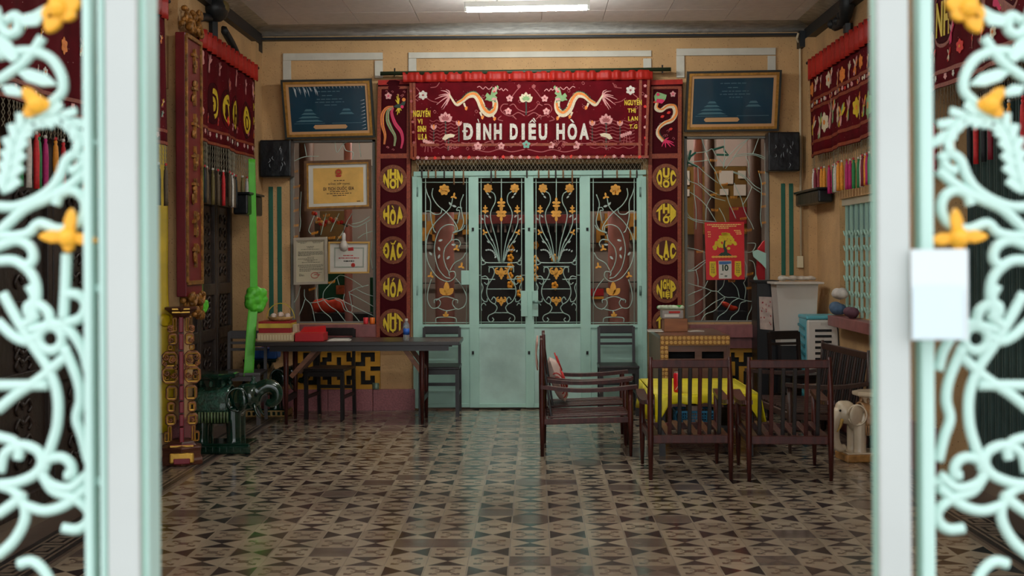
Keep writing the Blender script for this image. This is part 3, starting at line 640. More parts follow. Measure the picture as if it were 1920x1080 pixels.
def ruf(x, z): return .010 * math.sin(x * 52) + .008 * math.sin(x * 83 + 1) + .006 * math.sin(x * 23)
sheet(surfY(YV - .02, ruf), [(755, 136), (1224, 131), (1224, 149), (756, 154)], 160, 3, 'red_ruffle', RED, VAL)
mb = MB()
for a in ([(773, 272), (1216, 270)], [(773, 297), (1216, 294)]): stroke(mb, SV, [(a[0][0] + (a[1][0] - a[0][0]) * t / 20, a[0][1] + (a[1][1] - a[0][1]) * t / 20 + (10 if t in (0, 20) and a[0][1] < 290 else 0) * 0) for t in range(21)], 5, .005, k=1)
for a in ([(776, 155), (779, 298)], [(1201, 150), (1199, 296)], [(1216, 150), (1211, 296)], [(770, 155), (772, 298)]): stroke(mb, SV, a, 5, .0055, k=0)
mb.obj('brocade_border', BRBAND, VAL)
# silver lettering, one mesh for each letter
for ch, x0, x1, yt in (('Đ', 869, 887, 231), ('Ì', 893, 901, 221), ('N', 906, 921, 232), ('H', 926, 941, 232), ('D', 956, 971, 232), ('I', 978, 984, 232), ('Ề', 991, 1005, 222), ('U', 1010, 1026, 232), ('H', 1043, 1059, 232), ('Ò', 1064, 1082, 222), ('A', 1086, 1104, 232)):
    mb = MB(); text(mb, SV, ch, x0, yt, x1, 261, .009, .004, bold=.05); mb.obj('letter', WHITET, VAL)
for rows in ([('NGUYỄN', 775, 807, 203, 219), ('VỊ', 783, 792, 223, 233), ('SINH', 783, 799, 236, 247), ('U.S.A', 784, 801, 251, 262)], [('NGUYỄN', 1171, 1203, 184, 197), ('THỊ', 1177, 1192, 203, 212), ('LAN', 1178, 1196, 218, 226), ('T.G', 1180, 1195, 233, 241)]):
    for t, x0, x1, y0, y1 in rows: mb = MB(); text(mb, SV, t, x0, y0, x1, y1, .008, .003, bold=.04); mb.obj('yellow_lettering', YEL, VAL)
def vc(pts): return [(690 + x / 3.2, 80 + y / 3.2) for x, y in pts]
def mirp(pts, c=986.5): return [(2 * c - x, y - .003 * (x - c)) for x, y in pts]
for mir in (False, True):
    g = (lambda p: mirp(vc(p))) if mir else vc
    mb = MB(); body = [(488, 312), (530, 372), (565, 352), (600, 322), (640, 316), (668, 345), (692, 400), (725, 428), (755, 410), (764, 370), (752, 330), (735, 315)]
    stroke(mb, SV, g(body), (3, 13, 9), .007, 0); 
    up = [(x + 2, y - 9) for x, y in body[1:10]]; stroke(mb, SV, g(up), (3, 5.5, 4), .009, 2); stroke(mb, SV, g([(x + 3, y - 15) for x, y in body[1:10]]), (2, 4, 3), .0085, 3)
    for k in range(26):
        i = 1 + k / 26 * 8; a, b = up[min(int(i), 8) - 0 if int(i) < 9 else 8], up[min(int(i) + 1, 8)]; t = i - int(i); x, y = a[0] * (1 - t) + b[0] * t, a[1] * (1 - t) + b[1] * t - 11
        petal(mb, SV, *g([(x, y)])[0], -PI / 2 + random.uniform(-.5, .5), 3.4, 2.2, .008, 4)
    for e in ((412, 372), (402, 340), (425, 318), (438, 288), (468, 282), (440, 392), (470, 378), (452, 400)):
        q = [(492, 318), ((492 + e[0]) / 2 + 6, (318 + e[1]) / 2 - 8), e]; stroke(mb, SV, g(q), (2.6, 2, .7), .006, 1)
    h = g([(735, 318), (715, 300), (703, 320), (712, 330), (700, 345), (716, 345), (730, 352), (765, 350), (776, 330), (762, 318), (778, 305), (772, 290), (786, 268), (776, 256), (764, 275), (750, 268), (742, 290)]); poly(mb, SV, h, .011, .004, 3)
    poly(mb, SV, g([(748, 300), (770, 296), (775, 272), (764, 262), (757, 282), (746, 288)]), .014, .003, 1); poly(mb, SV, g([(740, 345), (770, 348), (774, 335), (750, 330)]), .014, .003, 1)
    disc(mb, SV, *g([(758, 296)])[0], 1.5, off=.016, n=8, mi=9)
    for q in ([(775, 270), (790, 285), (800, 275), (812, 290), (825, 278), (840, 290)], [(745, 265), (725, 280), (705, 265), (690, 278), (670, 262), (655, 268)]): stroke(mb, SV, g(q), 1.3, .006, 1)
    for lx, ly in ((575, 362), (672, 415), (745, 425)):
        stroke(mb, SV, g([(lx, ly), (lx + 8, ly + 20), (lx + 15, ly + 30)]), (4, 2.5), .006, 0)
        for d in (-.5, .1, .7): petal(mb, SV, *g([(lx + 6, ly + 30)])[0], (PI - d if mir else d) + .2, 6, 3, .009, 2)
    mb.obj('dragon', TH, VAL)
def lotus(mb, x, y, s, mi, mi2):
    for a, l in ((-1.3, .8), (1.3, .8), (-1.0, 1), (1.0, 1), (-.55, 1.05), (.55, 1.05), (0, 1.15)): petal(mb, SV, x, y, -PI / 2 + a, s * l, s * .55, .006 + .001 * (1.5 - abs(a)), mi); petal(mb, SV, x, y - s * .1, -PI / 2 + a, s * l * .6, s * .22, .0085 + .001 * (1.5 - abs(a)), mi2)
for x, y, s, a, b in ((465, 470, 15, 1, 7), (1428, 480, 15, 1, 7), (948, 352, 15, 0, 3)):
    mb = MB(); q = vc([(x, y)])[0]; stroke(mb, SV, [(q[0], q[1]), (q[0] + .5, q[1] + 14), (q[0], q[1] + (40 if s == 15 and a else 26))], 2.4, .004, 4); lotus(mb, *q, s, a, b); mb.obj('lotus', TH, VAL)
for x, y in ((395, 515), (1345, 492), (1512, 492), (545, 492)):
    mb = MB(); q = vc([(x, y)])[0]; stroke(mb, SV, [q, (q[0], q[1] + 32)], 2, .004, 4, k=0)
    for d in (-.5, 0, .5): petal(mb, SV, q[0], q[1] + 3, -PI / 2 + d, 11, 5, .007, 1 if d else 2)
    mb.obj('lotus_bud', TH, VAL)
for d, x, y in ((1, 485, 565), (-1, 1428, 560)):
    mb = MB(); q = vc([(x - 40 * d, y + 15), (x - 22 * d, y - 12), (x + 10 * d, y - 18), (x + 38 * d, y - 12), (x + 30 * d, y + 2), (x, y + 8), (x - 20 * d, y + 22)]); poly(mb, SV, q, .008, .004, 6 if False else 0)
    c = vc([(x, y)])[0]; stroke(mb, SV, [c, (c[0] - d, c[1] + 26)], 2.4, .004, 4, k=0)
    for e in (-5, 5): stroke(mb, SV, [(c[0], c[1] + 26), (c[0] + e, c[1] + 10)], 1, .004, 7, k=0)
    mb.obj('lotus_leaf', TH, VAL)
for d, x, y in ((1, 360, 612), (-1, 1552, 562)):
    mb = MB(); c = vc([(x, y)])[0]
    for k in range(5): petal(mb, SV, c[0] - d * (k - 2) * 4, c[1] + (k - 2) * -1.5, -PI / 2 + d * .3, 8, 6, .006 + k * .001, 1)
    for e in (-4, 0, 5): stroke(mb, SV, [(c[0] + e, c[1]), (c[0] + e * 1.5, c[1] + 14)], 1.2, .004, 7, k=0)
    mb.obj('pink_bloom', TH, VAL)
for x, y, r_, mi in ((330, 315, 9, 5), (1575, 285, 9, 5), (850, 335, 7, 1), (1060, 335, 7, 1), (842, 412, 7, 1), (1070, 412, 7, 1), (660, 620, 8, 1), (800, 620, 7, 1), (950, 612, 8, 10), (1100, 615, 7, 1), (1250, 615, 8, 1), (905, 262, 4, 7), (995, 262, 4, 7)):
    mb = MB(); flower(mb, SV, *vc([(x, y)])[0], r_, 6 if r_ > 8 else 5, .007, mi, 7); mb.obj('blossom', TH, VAL)
mb = MB()                                                # scrolling vines, water lines and knots
V = [[(940, 440), (900, 420), (860, 440), (820, 430), (795, 400), (810, 372), (840, 370)], [(945, 420), (900, 400), (875, 370), (850, 378)], [(860, 330), (890, 290), (915, 265)], [(640, 640), (720, 655), (790, 640), (860, 655), (940, 640)], [(560, 600), (600, 605), (660, 600)], [(700, 600), (740, 590), (760, 610), (790, 600)], [(880, 600), (920, 620)], [(800, 440), (780, 460), (810, 470)], [(870, 440), (890, 460)], [(290, 270), (310, 300), (280, 330), (300, 350)], [(350, 330), (380, 350), (420, 360)], [(375, 270), (410, 265), (430, 240)]]
for q in V: stroke(mb, SV, vc(q), 1.5, .005, 7); stroke(mb, SV, mirp(vc(q)), 1.5, .005, 7)
for k in range(9):
    y = 470 + k * 20
    for xa, xb in ((370, 540), (1330, 1600)):
        q = [(xa + (xb - xa) * t / 8, y + (5 if t % 2 else -5)) for t in range(9)]; stroke(mb, SV, vc(q), 1.0, .0045, 7, k=3)
rr = random.Random(3)
for k in range(46):
    x, y = rr.uniform(270, 1640), rr.choice((rr.uniform(240, 460), rr.uniform(590, 640)))
    stroke(mb, SV, vc([(x, y), (x + 8, y - 10), (x + 18, y), (x + 10, y + 8), (x + 4, y + 2)]), 1.0, .0045, 7, k=3)
mb.obj('vine_embroidery', TH, VAL, kind='stuff')
mb = MB()
for k in range(27):
    u = k / 26; x, y = 300 + u * 1330, 690 - 6 * u + 3 * math.sin(k); q = vc([(x, y)])[0]; flower(mb, SV, *q, 3.6, 5, .008, 9 if k % 4 == 2 else 1); stroke(mb, SV, [q, (q[0] + 8, q[1] + 2), (q[0] + 15, q[1])], .9, .006, 7, k=2)
for k in range(6):
    q = vc([(1662 + 4 * (k % 2), 260 + k * 62)])[0]; flower(mb, SV, *q, 3.2, 5, .008, 9 if k % 3 == 2 else 1); q = vc([(256 + k * 4, 290 + k * 62)])[0]; flower(mb, SV, *q, 3, 5, .008, 7)
mb.obj('border_flowers', TH, VAL, kind='stuff')
NET = mat('beaded_net_thread', (150, 140, 118), .6); BEADR = mat('red_bead', (200, 30, 40), .4)
def net(mp, xa, ya, xb, yb, depth, n, name, parent, m_=NET, r=.0016, dfn=None):
    mb = MB(); rows = max(2, int(depth / 5))
    P = lambda i, j: mp(xa + (xb - xa) * i / n, ya + (yb - ya) * i / n + depth * j / rows, .0)
    for i in range(n):
        for s_ in (1, -1):
            pts = [P(i + (.5 if (j % 2 == 0) == (s_ > 0) else 0) + (0 if s_ > 0 else .5), j) for j in range(rows + 1)]
            mb.tube(pts, r, 3)
    return mb.obj(name, m_, parent)
net(surfY(YV - .01), 780, 297, 1212, 295, 24, 58, 'bead_net', VAL)
mb = MB(); mb.tube([PY(713, 138, YV), PY(1258, 130, YV)], .02, 10); mb.obj('curtain_rod', mat('dark_green_rod', (46, 62, 40), .5), VAL, smooth=True)
for x, y in ((740, 137), (1242, 131)): mb = MB(); mb.tube([PY(x, y - 9, YV), PY(x, y + 5, YV), PY(x, y + 5, YB)], .008, 6); mb.obj('rod_bracket', BLACK, VAL)
TPROF = [(.002, 0), (.006, -.006), (.004, -.014), (.007, -.02), (.009, -.06), (.008, -.13), (.0085, -.16)]
def tassel(name, p, m_, parent, s=1.0, ln=1.0):
    mb = MB(); mb.lathe([(r * s, z * s * ln) for r, z in reversed(TPROF)], p, 7); return mb.obj(name, m_, parent, smooth=True)
for k, x in enumerate((791, 803, 817, 833, 851, 869, 921, 929, 957, 988, 1010, 1029, 1042, 1056, 1073, 1130, 1157, 1182, 1194)):
    big = x in (851, 869, 921, 1073); tassel('tassel', PY(x, 318, YV - .01), mat('brown_tassel', (120, 84, 52), .7) if k % 3 else mat('dark_tassel', (46, 34, 30), .7), VAL, 1.0, .9 if big else .5)
# ================================================================== side banners with medallions
def side_banner(x0, x1, y1, cx, ys, words, label, art):
    T_ = thing('door_side_banner', label, 'banner', tuple(PY((x0 + x1) / 2, y1, YB - .1)), group='vertical banners beside the door'); S_ = surfY(YB - .09, lambda x, z: .005 * math.sin(z * 5 + x * 8))
    sheet(S_, [(x0 + 2, 151), (x1 + 2, 149), (x1, y1), (x0 - 2, y1)], 6, 40, 'cloth', MAROD, T_)
    mb = MB()
    for q, wd in (([(x0 + 5, 166), (x0 + 3, 300), (x0 + 2, y1)], 7), ([(x1 - 3, 166), (x1 - 4, 300), (x1 - 4, y1)], 7), ([(x0 + 2, 165), (x1, 164)], 5), ([(x0 + 2, 293), (x1, 292)], 9)): stroke(mb, S_, q, wd, .005)
    mb.obj('brocade_border', BRBAND, T_)
    mb = MB(); stroke(mb, S_, [(x0 + 2, 155), (x1 + 2, 153)], 9, .005, k=0); mb.obj('red_top_hem', RED, T_)
    for y, wd in zip(ys, words):
        mb = MB(); disc(mb, S_, cx, y, 26, off=.005, n=32); me = mb.obj('medallion', mat('brown_medallion_braid', (122, 62, 34), .7, noise=(60, .3), speck=(60, .1, (220, 190, 150))), T_)
        mb = MB(); disc(mb, S_, cx, y, 19.5, off=.007, n=32); mb.obj('medallion_field', mat('dark_medallion_field', (74, 26, 16), .8), me)
        mb = MB(); n = len(wd); R = 18.8; lw = [1.0 if isinstance(c, str) else 1.15 for c in wd]; tot = sum(lw); xx = cx - R
        for c, l in zip(wd, lw):
            xa, xb = xx + .5, xx + 2 * R * l / tot - .5; xx += 2 * R * l / tot
            def warp(px, py, y=y):                        # squeeze the letter into the circle
                hx = max(-R * .97, min(R * .97, px - cx)); h = math.sqrt(R * R - hx * hx); return px, y + (py - y) / R * h
            st = [c] if isinstance(c, str) else c
            for i, g_ in enumerate(st):
                h = 2 * R / len(st); text(mb, S_, g_, xa, y - R + i * h + .4, xb, y - R + (i + 1) * h - .4, .009, .003, bold=.06, warp=warp)
        mb.obj('medallion_lettering', YEL, me)
    art(T_, S_)
def phoenix(T_, S_):
    mb = MB(); g = lambda p: cr(p, 6.354, 700, 140)
    for q, mi in (([(240, 385), (160, 400), (110, 480), (110, 600), (140, 720), (130, 830)], 2), ([(235, 395), (180, 430), (170, 540), (210, 640), (260, 740), (250, 850)], 3), ([(235, 395), (220, 460), (260, 580), (330, 680), (350, 780), (330, 880)], 8)): stroke(mb, S_, g(q), (4, 7, 3), .008, mi); stroke(mb, S_, g(q), (1, 1.5, .6), .011, 7)
    for e in ((265, 300), (280, 260), (296, 235), (312, 280)): stroke(mb, S_, g([(300, 350), e]), (2.4, 1), .009, 6, k=0)
    for e in ((270, 440), (285, 480), (310, 460), (335, 430)): stroke(mb, S_, g([(310, 385), e]), (2.6, 1.2), .009, 6, k=0)
    poly(mb, S_, g([(240, 385), (270, 360), (330, 350), (370, 300), (385, 320), (375, 360), (340, 400), (290, 400)]), .01, .004, 4); disc(mb, S_, *g([(365, 300)])[0], 3.4, off=.013, mi=2); disc(mb, S_, *g([(345, 385)])[0], 3, off=.013, mi=8)
    mb.obj('phoenix', TH, T_); mb = MB(); flower(mb, S_, *g([(180, 255)])[0], 7, 5, .007, 1, 8); mb.obj('blossom', TH, T_)
    mb = MB(); rr = random.Random(5)
    for k in range(10): x, y = rr.uniform(110, 380), rr.choice((rr.uniform(200, 260), rr.uniform(860, 900))); stroke(mb, S_, g([(x, y), (x + 15, y - 12), (x + 28, y), (x + 14, y + 10)]), .9, .005, 7, k=3)
    mb.obj('cloud_embroidery', TH, T_, kind='stuff')
def side_dragon(T_, S_):
    mb = MB(); g = lambda p: cr(p, 5.486, 940, 140); body = [(1600, 290), (1590, 350), (1640, 370), (1700, 330), (1770, 330), (1790, 400), (1750, 470), (1680, 500), (1620, 550), (1605, 620), (1660, 690)]
    stroke(mb, S_, g(body), (6, 9, 4), .008, 0); stroke(mb, S_, g([(x + 12, y - 12) for x, y in body]), (2, 4, 2), .01, 2); stroke(mb, S_, g([(x + 22, y - 20) for x, y in body[2:]]), 1.6, .007, 4)
    for e in ((1650, 740), (1690, 750), (1740, 745), (1780, 735), (1770, 700), (1720, 650)): stroke(mb, S_, g([(1680, 680), ((1680 + e[0]) / 2, (680 + e[1]) / 2 - 6), e]), (3.5, 1), .009, 8)
    poly(mb, S_, g([(1580, 280), (1570, 220), (1600, 180), (1640, 190), (1700, 210), (1690, 250), (1660, 290)]), .011, .004, 3); poly(mb, S_, g([(1590, 285), (1600, 250), (1660, 255), (1680, 270), (1650, 300)]), .014, .003, 8); disc(mb, S_, *g([(1610, 205)])[0], 3, off=.015, mi=8)
    for x, y in ((1635, 440), (1720, 570), (1560, 290), (1700, 400)): petal(mb, S_, *g([(x, y)])[0], -.4, 8, 5, .009, 9)
    mb.obj('dragon', TH, T_); mb = MB(); flower(mb, S_, *g([(1765, 200)])[0], 6, 5, .007, 1, 8); mb.obj('blossom', TH, T_)
    mb = MB(); rr = random.Random(6)
    for k in range(10): x, y = rr.uniform(1580, 1800), rr.uniform(200, 760); stroke(mb, S_, g([(x, y), (x + 15, y - 12), (x + 28, y), (x + 14, y + 10)]), .9, .005, 7, k=3)
    mb.obj('cloud_embroidery', TH, T_, kind='stuff')
side_banner(707, 770, 637, 737, (335, 402, 469, 538, 605), (['N', ['H', 'Ơ'], 'N'], ['H', 'Ò', 'A'], ['Đ', 'Ắ', 'C'], ['H', 'Ó', 'A'], ['N', ['H', 'Ự'], 'T']), 'tall maroon banner with a phoenix and five yellow medallions left of the doors', phoenix)
side_banner(1216, 1278, 618, 1249, (333, 400, 470, 542, 605), (['Q', ['U', 'Ố'], 'C'], ['T', ['H', 'Ớ'], 'I'], ['L', 'Ạ', 'C'], ['N', ['GH', 'IỆ'], 'P'], ['T', 'H', 'Ị']), 'tall maroon banner with an upright dragon and yellow medallions right of the doors', side_dragon)
# ================================================================== ceiling tube light
LAMPW = mat('white_lamp_metal', (226, 226, 220), .4)
def tube_light(p0, p1, label, near=False):
    d = (p1 - p0).normalized(); TL = thing('tube_light', label, 'light', tuple((p0 + p1) / 2 + Vector((0, 0, -.02))), group='ceiling tube lights')
    mb = MB(); mb.tube([p0, p1], .016, 12); mb.obj('tube', mat('added_lit_tube', (250, 255, 252), .4, emit=ADDED_TUBE_POWER) if near else mat('lit_tube_glass', (250, 255, 252), .4, emit=TUBE_POWER), TL, smooth=True)
    up = Vector((0, 0, .045))
    mb = MB(); mb.bar(p0 - d * .02 + up, p1 + d * .02 + up, .05, .045); mb.obj('housing', LAMPW, TL, bevel=.004)
    for p, s_ in ((p0, -1), (p1, 1)): mb = MB(); mb.bar(p + d * s_ * .002 + Vector((0, 0, .03)), p + d * s_ * .025 + Vector((0, 0, .03)), .036, .08); mb.obj('end_cap', LAMPW, TL)
    for t in (.25, .75): q = p0 + (p1 - p0) * t; mb = MB(); mb.tube([q + Vector((0, 0, .06)), Vector((q.x, q.y, CZ))], .008, 6); mb.obj('hanger', LAMPW, TL)
tube_light(PY(876, 19.5, 10.75), PY(1100, 15.5, 10.75), 'lit fluorescent tube hung just below the ceiling panels above the banner')
for y, nm in ((7.9, 'middle'), (4.4, 'front')): tube_light(Vector((-.55, y, 3.5)), Vector((.6, y, 3.5)), 'added fluorescent tube, out of view at the %s of the ceiling, nearer the gates' % nm, True)  # two added lamps out of view, brightening floor and room
# ================================================================== pictures
def quadsurf(tl, tr, br, bl):
    nrm = (tr - tl).cross(bl - tl).normalized()
    if nrm.y > 0: nrm = -nrm
    return lambda u, v, off=0.0: ((tl * (1 - u) + tr * u) * (1 - v) + (bl * (1 - u) + br * u) * v) + nrm * off
def ring(mb, mp, a, b, off, th, asp, mi=0):                # rectangular ring from inset a to inset b (fractions of the width)
    A = [(a, a * asp), (1 - a, a * asp), (1 - a, 1 - a * asp), (a, 1 - a * asp)]; B = [(b, b * asp), (1 - b, b * asp), (1 - b, 1 - b * asp), (b, 1 - b * asp)]
    vs = [mp(u, v, off) for u, v in A] + [mp(u, v, off) for u, v in B] + [mp(u, v, off - th) for u, v in A] + [mp(u, v, off - th) for u, v in B]
    fs = []
    for i in range(4): j = (i + 1) % 4; fs += [(i, j, 4 + j, 4 + i), (i, 8 + i, 8 + j, j), (4 + i, 4 + j, 12 + j, 12 + i)]
    mb.add(vs, fs, mi)
def frame_thing(name, label, cat, px, Yt, Yb, group=None):
    c = [PY(*px[0], Yt), PY(*px[1], Yt), PY(*px[2], Yb), PY(*px[3], Yb)]; mp = quadsurf(*c); asp = (c[1] - c[0]).length / (c[3] - c[0]).length
    return thing(name, label, cat, tuple((c[2] + c[3]) / 2), group=group), mp, asp
GILT = mat('gilt_frame', (168, 118, 44), .38, metal=.35, noise=(30, .3)); DKFR = mat('dark_frame_edge', (34, 34, 26), .5); PEACH = mat('peach_mount', (196, 148, 98), .6)
TEALP = mat('dark_teal_plaque', (20, 58, 76), .16, noise=(3, .15), coat=.6); SILV = mat('silver_frame', (186, 172, 152), .35, metal=.2); PAPER = mat('white_paper', (214, 208, 196), .8)
INK = mat('grey_ink', (70, 66, 60), .8); INKB = mat('pale_blue_print', (62, 104, 116), .6); GOLDF = mat('gold_certificate_paper', (226, 176, 92), .7, noise=(6, .18)); REDI = mat('red_ink', (186, 44, 40), .8)
def lines(mb, mp, rows, x0, x1, off, h=.012, mi=0, seed=1):
    rr = random.Random(seed)
    for v, a, b in rows:
        u = a
        while u < b - .01:
            w_ = rr.uniform(.02, .07); e = min(b, u + w_); poly(mb, mp, [(u, v), (e, v), (e, v + h), (u, v + h)], off, .001, mi); u = e + .012
for px, lb, k in ((((527, 150), (697, 147), (704, 257), (536, 261)), 'gilt framed dark teal plaque wrapped in plastic, hung above the left window', 0), (((1288, 134), (1465, 131), (1459, 245), (1283, 247)), 'gilt framed dark teal plaque hung above the right window', 1)):
    t_, mp, asp = frame_thing('framed_plaque', lb, 'plaque', px, YB - .15, YB - .06, 'large framed plaques')
    mb = MB(); poly(mb, mp, [(.01, .01), (.99, .01), (.99, .99), (.01, .99)], .0, .02); mb.obj('backing', DKFR, t_)
    mb = MB(); ring(mb, mp, 0, .022, .035, .05, asp); mb.obj('outer_frame', DKFR, t_)
    mb = MB(); ring(mb, mp, .02, .05, .03, .03, asp); mb.obj('gilt_frame', GILT, t_)
    mb = MB(); ring(mb, mp, .05, .078, .018, .016, asp); mb.obj('mount', PEACH, t_)
    mb = MB(); poly(mb, mp, [(.07, .1), (.93, .1), (.93, .9), (.07, .9)], .012, .01); pl = mb.obj('teal_panel', TEALP, t_)
    mb = MB(); u0 = .32 if k == 0 else .2; poly(mb, mp, [(u0, .805), (u0 + .02, .77), (u0 + .36, .77), (u0 + .38, .805), (u0 + .36, .84), (u0 + .02, .84)], .0145, .002); mb.obj('name_strip', PEACH, t_)
    mb = MB(); lines(mb, mp, [(.2, .36, .64), (.27, .44, .56), (.33, .38, .66), (.38, .36, .68), (.43, .46, .6)], 0, 0, .0132, .012, seed=k)
    for u in ((.28, .7) if k == 0 else (.28, .72)):        # faint line drawing of tiered buildings
        for i in range(4 if u < .5 else 2): w_ = .05 + .035 * i; v = .5 + .06 * i; poly(mb, mp, [(u - w_, v + .035), (u - w_ * .6, v), (u + w_ * .6, v), (u + w_, v + .035)], .0132, .001)
        poly(mb, mp, [(u - .17, .74), (u + .17, .74), (u + .17, .748), (u - .17, .748)], .0132, .001)
    mb.obj('faint_print', INKB, pl, kind='stuff')
    if k == 0:
        mb = MB(); rr = random.Random(2)
        for i in range(13): u = .1 + i * .02 + rr.uniform(0, .03); poly(mb, mp, [(u, .125), (u + .004, .125), (u + .03, .13 + rr.uniform(.05, .18)), (u + .026, .13 + rr.uniform(.03, .1))], .0155, .001)
        for i in range(9): v = .35 + i * .06; poly(mb, mp, [(.905, v), (.905, v + .012), (.87 - rr.uniform(0, .02), v + .03), (.88, v + .015)], .0155, .001)
        for i in range(14): u = .36 + i * .04; poly(mb, mp, [(u, .125), (u + .006, .125), (u + .01, .15 + rr.uniform(0, .02))], .0155, .001)
        mb.obj('plastic_wrinkles', mat('plastic_film_crease', (190, 200, 204), .25), pl, kind='stuff')
# gold certificate
t_, mp, asp = frame_thing('framed_certificate', 'gold paper certificate with red emblem in a brown frame, hung on the left window', 'certificate', ((571, 302), (696, 299), (697, 391), (572, 396)), YB - .06, YB - .03)
mb = MB(); ring(mb, mp, 0, .035, .03, .03, asp); mb.obj('outer_frame', mat('brown_frame', (96, 62, 30), .45, noise=(30, .3)), t_)
mb = MB(); ring(mb, mp, .03, .06, .024, .02, asp); mb.obj('gilt_frame', GILT, t_)
mb = MB(); poly(mb, mp, [(.05, .07), (.95, .07), (.95, .93), (.05, .93)], .008, .01); mb.obj('white_mount', PAPER, t_)
mb = MB(); poly(mb, mp, [(.13, .15), (.88, .15), (.88, .86), (.13, .86)], .0095, .001); sh = mb.obj('gold_sheet', GOLDF, t_)
mb = MB(); disc(mb, mp, .51, .245, .055, .075, .011, 18, 0); disc(mb, mp, .51, .24, .038, .052, .013, 18, 1); poly(mb, mp, [(.46, .30), (.56, .30), (.54, .335), (.48, .335)], .0135, .001, 1)
for k in range(5): petal(mb, mp, .51, .24, -PI / 2 + k * 2 * PI / 5, .03, .016, .0145, 0)
mb.obj('emblem', [GILT, REDI], sh)
mb = MB(); text(mb, mp, 'BẰNG XẾP HẠNG', .36, .445, .68, .50, .011, .001, bold=.01); text(mb, mp, 'DI TÍCH QUỐC GIA', .28, .515, .74, .60, .011, .001, bold=.03)
lines(mb, mp, [(.40, .44, .6), (.62, .38, .64), (.66, .33, .7), (.70, .42, .62), (.83, .78, .84)], 0, 0, .011, .016, seed=4); mb.obj('print', mat('brown_ink', (92, 66, 44), .8), sh, kind='stuff')
# two papers side by side
t_, mp, asp = frame_thing('framed_document', 'portrait typed document in a silver frame, hung low on the left window', 'document', ((551, 446), (614, 444), (615, 532), (551, 534)), YB - .06, YB - .03)
mb = MB(); ring(mb, mp, 0, .085, .025, .03, asp); mb.obj('frame', SILV, t_, bevel=.003)
mb = MB(); poly(mb, mp, [(.05, .04), (.95, .04), (.95, .96), (.05, .96)], .01, .01); sh = mb.obj('sheet', mat('cream_paper', (204, 190, 160), .8), t_)
mb = MB(); lines(mb, mp, [(.09, .13, .4), (.09, .55, .87), (.115, .2, .36), (.115, .58, .84), (.19, .38, .62), (.215, .4, .58), (.25, .22, .76)] + [(.3 + .02 * i, .13, .87 if i < 4 else .5) for i in range(5)] + [(.42, .4, .6), (.45, .13, .6), (.475, .3, .7), (.5, .4, .58), (.525, .24, .78), (.58, .13, .87), (.605, .13, .87), (.63, .17, .8), (.66, .17, .87), (.685, .17, .87), (.71, .17, .5), (.77, .16, .22), (.79, .16, .3), (.81, .16, .33), (.75, .62, .82)], 0, 0, .0115, .009, seed=5); mb.obj('print', INK, sh, kind='stuff')
mb = MB(); stroke(mb, mp, [(.62 + .11 * math.cos(a * PI / 8), .81 + .06 * math.sin(a * PI / 8)) for a in range(17)], .012, .0125, k=0); stroke(mb, mp, [(.6, .8), (.66, .79), (.72, .81), (.78, .79)], .012, .0125); mb.obj('round_stamp', REDI, sh)
t_, mp, asp = frame_thing('framed_certificate', 'landscape white certificate in a thin gold frame behind a hanging bulb', 'certificate', ((616, 453), (694, 453), (693, 512), (616, 513)), YB - .045, YB - .02)
mb = MB(); ring(mb, mp, 0, .04, .025, .03, asp); mb.obj('frame', mat('thin_gold_frame', (206, 160, 84), .35, metal=.3), t_, bevel=.002)
mb = MB(); poly(mb, mp, [(.03, .04), (.97, .04), (.97, .96), (.03, .96)], .01, .01); sh = mb.obj('sheet', PAPER, t_)
mb = MB(); ring(mb, mp, .14, .17, .0115, .001, asp); mb.obj('printed_border', mat('grey_green_ink', (160, 164, 148), .8), sh)
mb = MB(); lines(mb, mp, [(.42, .36, .6), (.50, .25, .74)], 0, 0, .0115, .03, 0, 7); poly(mb, mp, [(.47, .19), (.6, .17), (.61, .28), (.48, .29)], .012, .001); disc(mb, mp, .6, .74, .05, .07, .0115, 14); mb.obj('red_print', REDI, sh, kind='stuff')
mb = MB(); lines(mb, mp, [(.59, .37, .64)], 0, 0, .0115, .04, 0, 8); mb.obj('black_print', INK, sh)
# bulb
BU = thing('hanging_bulb', 'frosted unlit bulb on a cord in front of the white certificate', 'bulb', tuple(PY(645, 472, YB - .25)))
c = PY(644.5, 461, YB - .25); mb = MB(); mb.lathe([(.004, -.055), (.03, -.045), (.044, -.015), (.042, .012), (.025, .04), (.016, .055)], c, 14); mb.obj('glass', mat('frosted_bulb', (196, 184, 172), .35), BU, smooth=True)
mb = MB(); mb.lathe([(.018, .05), (.02, .055), (.02, .11), (.008, .125)], c, 10); mb.obj('socket', mat('white_plastic', (206, 200, 190), .5), BU, smooth=True)
mb = MB(); mb.tube(catmull([c + Vector((0, 0, .12)), c + Vector((0, .03, .17)), c + Vector((-.01, .18, .2)), c + Vector((0, .275, .2))], 5), .004, 5); mb.obj('cord', INK, BU)
